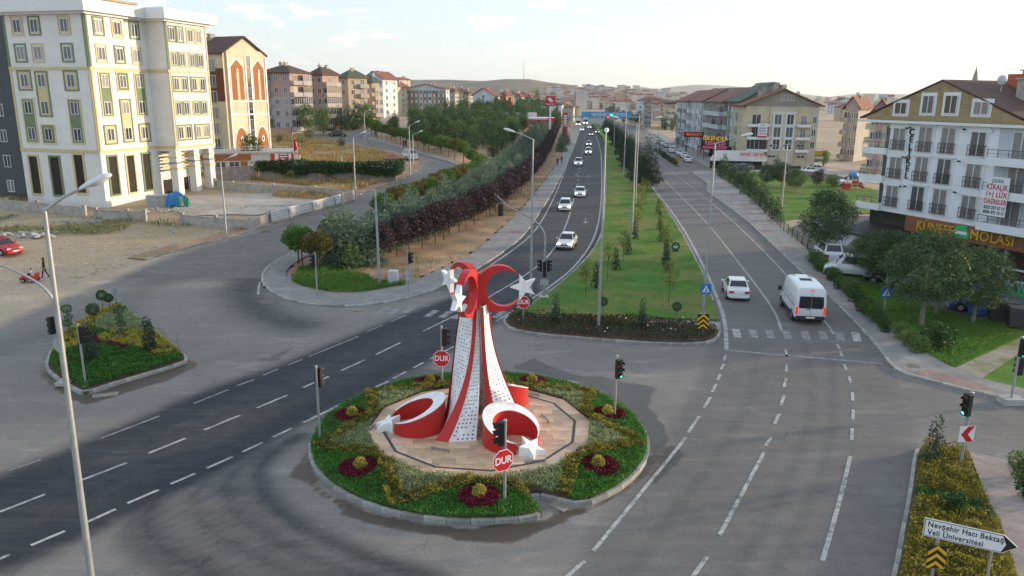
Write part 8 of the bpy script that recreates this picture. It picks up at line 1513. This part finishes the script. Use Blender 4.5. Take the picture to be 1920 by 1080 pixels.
board((1339, 300), 'dark sign with orange and pink illuminated lettering', 6.5, 3.2, 256, M_DARKIN, (('ISKENDER', .5, 1.3, M_ORG, 1.0), ('KEBAPÇISI', 1.6, 1.2, M_PNK, .9), ('ADANA CİĞER', 2.6, .95, M_PNK, .9)), -20); board((1299, 290), 'black sign with red lit lettering above the parked cars', 5, 1.4, 247, M_SGBK, (('MARKET', .7, 1.1, M_RDL, .95),), -20); board((1278, 288), 'pale sign with grey lettering next to the black one', 3.2, 1.6, 245, M_PALE, (('ECZANE', .55, .8, M_PBL, .8), ('OPTİK', 1.2, .5, M_PRD, .9)), -20)
board((1528, 312), 'yellow and green notice board on posts in the yard', 4.2, 2.2, 283, pm('board_green', (.12, .20, .08), .6), (('KÖŞEM', .55, .9, M_GOLD, .9), ('KURUYEMİŞ', 1.5, .7, M_SGW, .8)), -5)
for px, w, lab, mt in (((1325, 305), 7, 'dark red scalloped awning over the shop front', M_DKR), ((1300, 292), 8, 'dark shop pergola behind the parked cars', M_TRIM), ((1262, 270), 8, 'red and dark shop awning farther up the street', pm('awning_red', (.30, .03, .03), .7))):
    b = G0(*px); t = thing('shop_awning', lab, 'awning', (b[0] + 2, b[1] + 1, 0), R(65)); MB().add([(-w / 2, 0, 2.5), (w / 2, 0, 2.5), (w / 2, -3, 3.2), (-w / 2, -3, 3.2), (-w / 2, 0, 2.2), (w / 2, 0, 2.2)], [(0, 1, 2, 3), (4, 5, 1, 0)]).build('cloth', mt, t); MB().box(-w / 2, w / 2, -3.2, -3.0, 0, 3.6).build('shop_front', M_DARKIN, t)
    for s in (-1, 0, 1): MB().tube([(s * w * .48, -.05, 0), (s * w * .48, -.05, 2.4)], .05, 6).build('post', M_TRIM, t)
# ------------------------------------------------------------------ people
SK = pm('skin', (.42, .25, .17), .6, .05); CLO = {k: pm('cloth_' + k, v, .85, .15, 6) for k, v in dict(black=(.015, .015, .017), white=(.55, .55, .55), navy=(.02, .03, .07), grey=(.12, .12, .13), red=(.35, .03, .03)).items()}; HAIR = pm('hair_brown', (.035, .02, .014), .7, .2, 8)
def person(at, heading, label, top, bottom, pose='stand', h=1.68, z=0.0, hair_long=False, swing=.0, sleeves=True):
    s = h / 1.68; J = dict(pel=(0, 0, .93), sp=(0, 0, 1.13), ch=(0, 0, 1.32), nk=(0, 0, 1.45), hd=(.02, 0, 1.53), ht=(.015, 0, 1.64)); rad = dict(pel=.135, sp=.115, ch=.135, nk=.052, hd=.088, ht=.075); E = [('pel', 'sp'), ('sp', 'ch'), ('ch', 'nk'), ('nk', 'hd'), ('hd', 'ht')]
    for d, y in (('L', 1), ('R', -1)):
        sw = swing * y
        if pose == 'sit': leg_ = [(.08, .10 * y, .90), (.45, .11 * y, .88), (.48, .11 * y, .48), (.46, .11 * y, .47), (.60, .11 * y, .44)]
        else: leg_ = [(0, .10 * y, .86), (.16 * sw + .02, .10 * y, .48), (.30 * sw - (.1 if sw < 0 else 0), .10 * y, .09), (.30 * sw - (.1 if sw < 0 else 0), .1 * y, .06), (.30 * sw + .15 - (.1 if sw < 0 else 0), .11 * y, .04)]
        arm = [(0, .19 * y, 1.37), (-.05 - .1 * sw, .24 * y, 1.10), (.08 - .25 * sw, .25 * y, .88)] if pose == 'stand' else ([(0, .19 * y, 1.37), (.08, .24 * y, 1.12), (.32, .18 * y, 1.14)])
        for n_, p, r in zip(('hip', 'kn', 'an', 'he', 'to'), leg_, (.095, .062, .045, .045, .036)): J[n_ + d] = p; rad[n_ + d] = r
        for n_, p, r in zip(('sh', 'el', 'wr'), arm, (.062, .046, .034)): J[n_ + d] = p; rad[n_ + d] = r
        v = Vector(arm[2]) - Vector(arm[1]); v.normalize(); J['pa' + d] = tuple(Vector(arm[2]) + v * .08); rad['pa' + d] = .034; E += [('pel', 'hip' + d), ('hip' + d, 'kn' + d), ('kn' + d, 'an' + d), ('an' + d, 'he' + d), ('he' + d, 'to' + d), ('ch', 'sh' + d), ('sh' + d, 'el' + d), ('el' + d, 'wr' + d), ('wr' + d, 'pa' + d)]
    dz = -.44 if pose == 'sit' else 0; names = list(J); me = bpy.data.meshes.new('body'); me.from_pydata([(J[n_][0] * s, J[n_][1] * s, (J[n_][2] + dz) * s) for n_ in names], [(names.index(a), names.index(b)) for a, b in E], []); o = bpy.data.objects.new('body', me); COL.objects.link(o); o.modifiers.new('skin', 'SKIN')
    for n_, sv in zip(names, me.skin_vertices[0].data): sv.radius = (rad[n_] * s * (1.0 if n_ not in ('pel', 'ch', 'sp') else .85), rad[n_] * s); sv.use_root = n_ == 'pel'
    o.modifiers.new('sub', 'SUBSURF').levels = 1; o.modifiers['sub'].render_levels = 1; dg = bpy.context.evaluated_depsgraph_get(); bm_ = bpy.data.meshes.new_from_object(o.evaluated_get(dg)); bpy.data.objects.remove(o)
    t = thing('person', label, 'person', (at[0], at[1], tz(*at) + z), heading); bm_.materials.clear(); [bm_.materials.append(m) for m in (SK, CLO[top], CLO[bottom], CLO['black'])]; zone = {'pel': 2, 'sp': 1, 'ch': 1, 'nk': 0, 'hd': 0, 'ht': 0, 'hip': 2, 'kn': 2, 'an': 2, 'he': 3, 'to': 3, 'sh': 1, 'el': 1 if sleeves else 0, 'wr': 0, 'pa': 0}; PJ = np.array([[J[n_][0] * s, J[n_][1] * s, (J[n_][2] + dz) * s] for n_ in names]); zn_ = [zone.get(n_, zone.get(n_[:-1], 0)) for n_ in names]
    for pl in bm_.polygons: pl.material_index = zn_[int(np.argmin(((PJ - np.array(pl.center)) ** 2).sum(1)))]; pl.use_smooth = True
    b = obj('body', bm_, t); m = MB(); hz = (1.60 + dz) * s; m.ball((-.012 * s, 0, hz), .105 * s, 10, 6, (1, .92, 1.05)); 
    if hair_long: m.ball((-.06 * s, 0, hz - .13 * s), .09 * s, 8, 5, (.6, 1, 1.6))
    m.build('hair', HAIR, t, True); f = MB(); f.ball((.112 * s, 0, hz - .055 * s), .016 * s, 6, 4); f.build('nose', SK, t)
    for y in (-1, 1):
        MB().ball((.098 * s, .033 * s * y, hz - .03 * s), .011 * s, 6, 4).build('eye', CLO['black'], t); p = Vector(J['pa' + ('L' if y > 0 else 'R')]); q = Vector(J['wr' + ('L' if y > 0 else 'R')]); v = (p - q).normalized(); sd = v.cross(Vector((0, 1, 0))).normalized(); g = MB(); off_ = Vector((0, 0, dz))
        for k in range(4): r0 = p + sd * (.018 * (k - 1.5)) + off_; g.tube([tuple(r0 * s), tuple((r0 + v * .05) * s), tuple((r0 + v * (.085 - .01 * abs(k - 1.3)) - Vector((0, y * .015, 0))) * s)], [.009 * s, .008 * s, .006 * s], 5)
        r0 = q + sd * .03 + v * .02 + off_; g.tube([tuple(r0 * s), tuple((r0 + sd * .03 + v * .035) * s), tuple((r0 + sd * .035 + v * .065) * s)], [.010 * s, .009 * s, .007 * s], 5); fo = g.build('fingers', SK, t); fo['kind'] = 'stuff'
    return t
person(G(85, 521), R(200), 'woman in dark clothes walking behind the toy car', 'black', 'black', 'stand', 1.68, 0, True, .6)
c = G(58, 528); t = thing('toy_car', 'red electric toy jeep with a small child at the wheel', 'toy car', (*c, tz(*c)), R(188)); MB().bbox(-.55, .05, -.32, .32, .22, .42, .03).build('body', M_SGR, t); MB().bbox(.05, .62, -.3, .3, .22, .50, .05).build('bonnet', M_SGR, t); MB().box(-.58, -.48, -.3, .3, .42, .72).build('seat_back', M_SGR, t); MB().box(.08, .12, -.28, .28, .5, .68).build('windscreen', M_TRIM, t); MB().box(.6, .68, -.32, .32, .2, .32).build('bumper', M_TRIM, t)
for x in (-.38, .42):
    for y in (-1, 1): o = obj('wheel', wheel_meshes(.16)[0], t, (x, y * .33, .16)); obj('rim', wheel_meshes(.16)[1], o)
person((c[0] + .12, c[1] + .02), R(188), 'small child in pale clothes sitting in the red toy jeep', 'white', 'grey', 'sit', .98, .34)
person(G(1045, 312), R(80), 'person in dark clothes walking on the far pavement', 'black', 'navy', 'stand', 1.75, .12, False, .5); person(G(1053, 309), R(82), 'person in dark top beside the other far walker', 'black', 'grey', 'stand', 1.78, .12, False, -.5)
person(G(757, 278), R(250), 'person in black standing by the round trees at the bend', 'black', 'black', 'stand', 1.68, .12, False, .3); person(G(761, 278), R(250), 'second person in black at the bend', 'black', 'black', 'stand', 1.7, .12, False, -.3)
person((c2[0] - .03, c2[1]), R(0), 'man in black sitting at the café table', 'black', 'navy', 'sit', 1.75, .05, False, 0)
# ------------------------------------------------------------------ overpass, fuel station, far town, hills, haze
M_OVER = pm('overpass_steel', (.34, .35, .35), .6, .12); YO = 395.0
t = thing('footbridge', 'grey pedestrian bridge across the main road with a blue banner', 'footbridge', (0, YO, 0)); xa, xb = G0(1064, 245)[0] * YO / G0(1064, 245)[1], (1190 - 960) / 1440 * YO * .99; zt_, zb_ = ztop((40, YO), 205), ztop((40, YO), 218); xa = (1064 - 960) / 1440 * YO
MB().box(xa - 1, xb + 6, 0, 3, zb_ - .6, zb_).build('deck', M_OVER, t); m = MB(); m.box(xa - 1, xb + 6, -.06, .0, zt_ - .15, zt_); m.box(xa - 1, xb + 6, -.05, 0, zb_ + .6, zb_ + .68); m.build('parapet_rail', M_OVER, t)
for k in range(24): x = xa - 1 + (xb + 7 - xa) * k / 23; MB().box(x - .06, x + .06, -.05, .02, zb_, zt_).build('parapet_post', M_OVER, t)
for x in (xa - .4, (xa + xb) / 2 + 4, xb + 5): MB().box(x - .5, x + .5, .8, 2.2, -.5, zb_ - .6).build('pier', M_CONC, t)
MB().box(xa - 4, xa + .6, -.5, 3.5, zb_ - .8, zt_ + .3).build('stair_head', M_OVER, t); x0, x1 = (1084 - 960) / 1440 * YO, (1176 - 960) / 1440 * YO; MB().box(x0, x1, -.2, -.08, zb_ - .7, zt_ - 1.1).build('banner', pm('banner_blue', (.05, .33, .58), .6, .2, .4), t); me = text_mesh('NEVŞEHİR DEĞİŞİYOR', 2.0, .02, .03, 1, M_SGW); xs = [v.co.x for v in me.vertices]; o = obj('lettering', me, t, ((x0 + x1) / 2 + 1, -.25, (zb_ - .7 + zt_ - 1.1) / 2)); o.scale = ((x1 - x0) * .68 / (max(xs) - min(xs)), 1, 1)
# fuel station
YF = 265.0; px2x = lambda px, Y: (px - 960) / 1440 * Y * 1.0; zf_ = tz(px2x(950, YF), YF); t = thing('fuel_station', 'long red and white fuel station canopy above the grove', 'fuel station', (px2x(910, YF), YF, zf_)); W_ = px2x(1036, YF) - px2x(910, YF); zc = ztop((px2x(950, YF), YF), 226) - zf_; MB().box(0, W_, 0, 10, zc, zc + .45).build('red_fascia', M_SGR, t); MB().box(0, W_, -.05, 10, zc + .452, zc + 1.0).build('white_fascia', M_SGW, t); MB().box(W_ - 2.5, W_ + .03, -.08, -.052, zc, zc + 1.0).build('red_corner', M_SGR, t)
for k in range(4): MB().box(3 + k * (W_ - 6) / 3 - .25, 3 + k * (W_ - 6) / 3 + .25, 4.5, 5.5, -1, zc).build('column', M_SGW, t)
MB().box(W_ * .1, W_ * .75, 11, 16, -1, 3.2).build('shop', M_PALE, t); m = MB(); m.tube([(-9 + 10 * k / 12, -1, zc * .35 + 2.2 * math.sin(math.pi * k / 12)) for k in range(13)], .25, 6); m.build('white_arch', M_SGW, t)
YP = 262.0; c = (px2x(1027, YP), YP); t = thing('pylon_sign', 'tall red pylon sign with a white winged emblem', 'pylon sign', (*c, tz(*c))); zp, zq = ztop(c, 180) - tz(*c), ztop(c, 199) - tz(*c); w_ = px2x(1036, YP) - px2x(1018, YP); MB().box(-w_ / 2, w_ / 2, -.25, .25, zq, zp).build('red_panel', M_SGR, t); MB().box(-.32, .32, -.2, .2, -1.5, zq).build('white_mast', M_SGW, t); h_ = zp - zq
MB().prism([(-w_ * .34, zq + h_ * .72), (-w_ * .05, zq + h_ * .84), (w_ * .05, zq + h_ * .78), (w_ * .34, zq + h_ * .38), (w_ * .10, zq + h_ * .46), (-w_ * .02, zq + h_ * .36), (-w_ * .10, zq + h_ * .55)], -.32, -.255, axis='y').build('white_emblem', M_SGW, t); obj('lettering', text_mesh('Petrol Ofisi', .62, .02, .01, .86, M_SGW), t, (0, -.3, zq + h_ * .2))
YP2 = 280.; c = (px2x(1055, YP2), YP2); t = thing('price_board', 'small red fuel price board by the kerb', 'price board', (*c, tz(*c))); zp = ztop(c, 211) - tz(*c); MB().box(-.8, .8, -.2, .2, -.5, zp).build('red_panel', M_SGR, t)
for k in range(5): MB().box(-.55, .55, -.24, -.205, zp - 1.5 - k * .8, zp - 1.0 - k * .8).build('price_row', M_SGW, t)
t = thing('median_fence', 'green mesh fence along the far end of the central lawn', 'fence', (0, 0, .12)); fp = along(P((1134, 282), (1128, 262), (1116, 244), (1108, 234)), 6)
for a, b in zip(fp, fp[1:]): MB().add([(*a, 0), (*b, 0), (*b, 1.2), (*a, 1.2), (a[0] + .05, a[1], 0), (b[0] + .05, b[1], 0), (b[0] + .05, b[1], 1.2), (a[0] + .05, a[1], 1.2)], [(0, 1, 2, 3), (7, 6, 5, 4), (3, 2, 6, 7)]).build('fence_panel', M_FENCE, t)
for px, yt, mt, lab in ((1077, 217, M_GREEN_LIT, 'distant green signal past the footbridge'), (1071, 221, M_RED_LIT, 'distant red signal past the footbridge')):
    c = (px2x(px + 62, 330), 330.); t = thing('traffic_light', lab, 'traffic light', (*c, 0)); zt_ = ztop(c, yt); MB().tube([(0, 0, 0), (0, 0, zt_)], .08, 6).build('pole', M_GALV, t); MB().bbox(-.3, .3, -.2, .1, zt_ - .3, zt_ + .9).build('signal_head', M_BLK, t); MB().ball((0, -.25, zt_ + .3), .28, 8, 5).build('lens', mt, t)
# hills: far mesas, ridges and the slope with the town
def ridge(nm, Y, prof, depth, mat, seed, rough=.06, base=-10):
    """prof: (pixel x, pixel y) of the skyline at distance Y"""
    px = np.array([p[0] for p in prof], float); py = np.array([p[1] for p in prof], float); n = 240; X = np.linspace(px2x(px[0], Y), px2x(px[-1], Y), n); hh = np.array([CAM_H + Y * (180 + (x / Y * 1440) * .0087 - float(np.interp(x / Y * 1440 + 960, px, py))) / 1440 * .985 for x in X])
    rows = 22; V = []
    for j in range(rows):
        t = j / (rows - 1); f = math.sin(t * math.pi * .5); yy = Y - depth * (1 - t)
        for i, x in enumerate(X): nz = (vnoise(x * 1.0, yy, depth * .14, seed) - .5) + .5 * (vnoise(x, yy, depth * .05, seed + 1) - .5); V.append((x, yy, base + (hh[i] - base) * (f + rough * 2.4 * nz * math.sin(t * math.pi))))
    for i, x in enumerate(X): V.append((x, Y + depth * .6, base))
    i = np.arange((rows + 1) * n).reshape(rows + 1, n); Fq = np.stack([i[:-1, :-1], i[:-1, 1:], i[1:, 1:], i[1:, :-1]], -1).reshape(-1, 4); o = obj(nm, npmesh(nm, np.array(V), Fq, mat, smooth=True)); o['kind'] = 'structure'; return X, hh
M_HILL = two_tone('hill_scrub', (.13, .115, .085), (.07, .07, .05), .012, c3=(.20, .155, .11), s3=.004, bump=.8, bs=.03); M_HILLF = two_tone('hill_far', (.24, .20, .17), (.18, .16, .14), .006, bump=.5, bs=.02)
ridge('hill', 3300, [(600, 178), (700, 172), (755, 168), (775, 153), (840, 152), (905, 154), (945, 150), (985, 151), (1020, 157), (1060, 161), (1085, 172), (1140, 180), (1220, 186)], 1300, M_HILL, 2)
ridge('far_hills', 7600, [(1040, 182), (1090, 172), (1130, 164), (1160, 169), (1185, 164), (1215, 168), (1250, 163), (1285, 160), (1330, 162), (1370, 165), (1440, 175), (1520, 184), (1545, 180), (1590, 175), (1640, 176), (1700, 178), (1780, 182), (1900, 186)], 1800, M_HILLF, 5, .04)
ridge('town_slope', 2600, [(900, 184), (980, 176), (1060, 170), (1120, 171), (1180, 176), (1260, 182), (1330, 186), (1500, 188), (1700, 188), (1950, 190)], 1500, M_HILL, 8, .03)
rt = np.random.default_rng(11); m = MB(); M_TOWN = [pm('town_wall_pale', (.60, .54, .47), .9, .2, .05), pm('town_wall_warm', (.45, .32, .24), .9, .2, .05), pm('town_roof', (.30, .14, .10), .9, .2, .05), pm('town_wall_grey', (.50, .50, .50), .9, .2, .05)]
def slope_z(x, y):
    t = np.clip((y - 1100) / 1500, 0, 1); return -10 + (CAM_H + 2600 * math.tan(math.atan((180 - float(np.interp(x / 2600 * 1440 + 960, [900, 980, 1060, 1120, 1180, 1260, 1330, 1500, 1950], [184, 176, 170, 171, 176, 182, 186, 188, 190]))) / 1440)) + 10) * math.sin(t * math.pi / 2)
for k in range(2300):
    y = rt.uniform(950, 2580); px = rt.normal(1120, 95) if k % 3 else rt.uniform(900, 1700); x = (px - 960) / 1440 * y; z = slope_z(x, y) if y > 1100 else 0
    w, h = rt.uniform(7, 16), rt.uniform(4, 10) if rt.random() > .1 else rt.uniform(11, 20); mi = int(rt.choice([0, 0, 1, 3])); m.box(x - w / 2, x + w / 2, y, y + w, z - 8, z + h, mi); m.box(x - w * .55, x + w * .55, y - .5, y + w + .5, z + h, z + h + rt.uniform(.6, 2.5), 2 if rt.random() > .45 else mi)
tag(m.build('distant_town', M_TOWN), 'hazy town spreading over the valley and lower hillside', 'town', kind='stuff')
for px, yt, Y, lab in ((978, 118, 3200, 'thin radio mast on the mesa'), (998, 139, 3200, 'shorter radio mast on the mesa')):
    x = (px - 960) / 1440 * Y; z = CAM_H + Y * (180 - yt) / 1440 * .97; t = thing('radio_mast', lab, 'mast', (x, Y, z - 90)); MB().tube([(0, 0, 0), (0, 0, 90)], [2.2, .6], 5).build('lattice', M_OVER, t)
c = (px2x(1073, 900), 900.); t = thing('minaret', 'slender stone minaret rising over the far trees', 'minaret', (*c, 0)); H_ = ztop(c, 168); MB().lathe([(1.6, 0), (1.5, H_ * .72), (2.4, H_ * .74), (2.4, H_ * .77), (1.2, H_ * .77), (1.2, H_ * .88)], 10).build('shaft', M_STONE, t); MB().lathe([(1.5, H_ * .88), (.05, H_)], 10).build('spire', M_OVER, t)
c = TW.K + TW.dR * 14 + TW.dL * 60; t = thing('minaret', 'pointed minaret tip behind the restaurant block', 'minaret', (c.x, c.y, 0)); c = Vector((0, 0)); cx_ = (1774 - 960) / 1440 * 128; t.location = (cx_, 125, 0); H_ = ztop((cx_, 125), 124); MB().lathe([(1.1, 0), (1.0, H_ - 5), (.02, H_)], 10).build('spire', M_STONE, t)
# mid distance blocks beside and beyond the footbridge
fb_ = random.Random(21); cn = ('cream', 'white', 'greyb', 'yel', 'tan', 'bluew', 'lav')
for k in range(34):
    right = k % 2 == 0; Y = 430 + (k // 2) * 26 + fb_.uniform(-8, 8); px = fb_.uniform(1180, 1262) if right and k % 4 else (fb_.uniform(1262, 1560) if right else fb_.uniform(770, 1040)); x = (px - 960) / 1440 * Y; H_ = fb_.uniform(9, 13) if right else fb_.uniform(6, 8); z0_ = tz(x, Y) * .6; W_, D_ = fb_.uniform(12, 20), fb_.uniform(10, 14); c1 = fb_.choice(cn)
    T = Tower('far_block', 'far ' + {'cream': 'cream', 'white': 'white', 'greyb': 'grey beige', 'yel': 'yellow', 'tan': 'tan', 'bluew': 'pale blue', 'lav': 'lilac'}[c1] + ' apartment block of the ' + ('shop side' if right else 'grove side') + ', ' + nth(k // 2 + 1) + ' in depth', (x, Y), fb_.choice((-8, 12, 25)), z0=z0_, group='far apartment blocks'); T.part('wall', MB().box(0, W_, 0, D_, -1, H_), wallmat(c1, WC[c1])); T.roof(fb_.choice(('hip', 'gableR')), W_, D_, H_ + .003, fb_.choice((M_ROOFR, M_ROOFR, M_ROOFB)), 2.6, .6, wallmat(c1, WC[c1]))
    for f in range(4):
        for c in range(4): T.win('R', W_ * (c + .5) / 4, 1.2 + f * H_ / 4.2, 1.4, 1.5, d=.02)
        if T.a > 0:
            for c in range(3): T.win('L', D_ * (c + .5) / 3, 1.2 + f * H_ / 4.2, 1.4, 1.5, d=.02)
o = MB().box(-6500, 6500, -60, 9000, -61, 480).build('haze', pm('haze_placeholder', (1, 1, 1))); o['kind'] = 'stuff'; o['label'] = 'pale warm evening haze over the valley'; o['category'] = 'haze'
hm = bpy.data.materials.new('haze_air'); hm.use_nodes = True; nt = hm.node_tree; nt.nodes.clear(); ou = nt.nodes.new('ShaderNodeOutputMaterial'); pv = nt.nodes.new('ShaderNodeVolumePrincipled'); pv.inputs['Density'].default_value = .00007; pv.inputs['Color'].default_value = (.88, .91, .96, 1); pv.inputs['Anisotropy'].default_value = .3; nt.links.new(pv.outputs[0], ou.inputs['Volume']); o.data.materials.clear(); o.data.materials.append(hm)
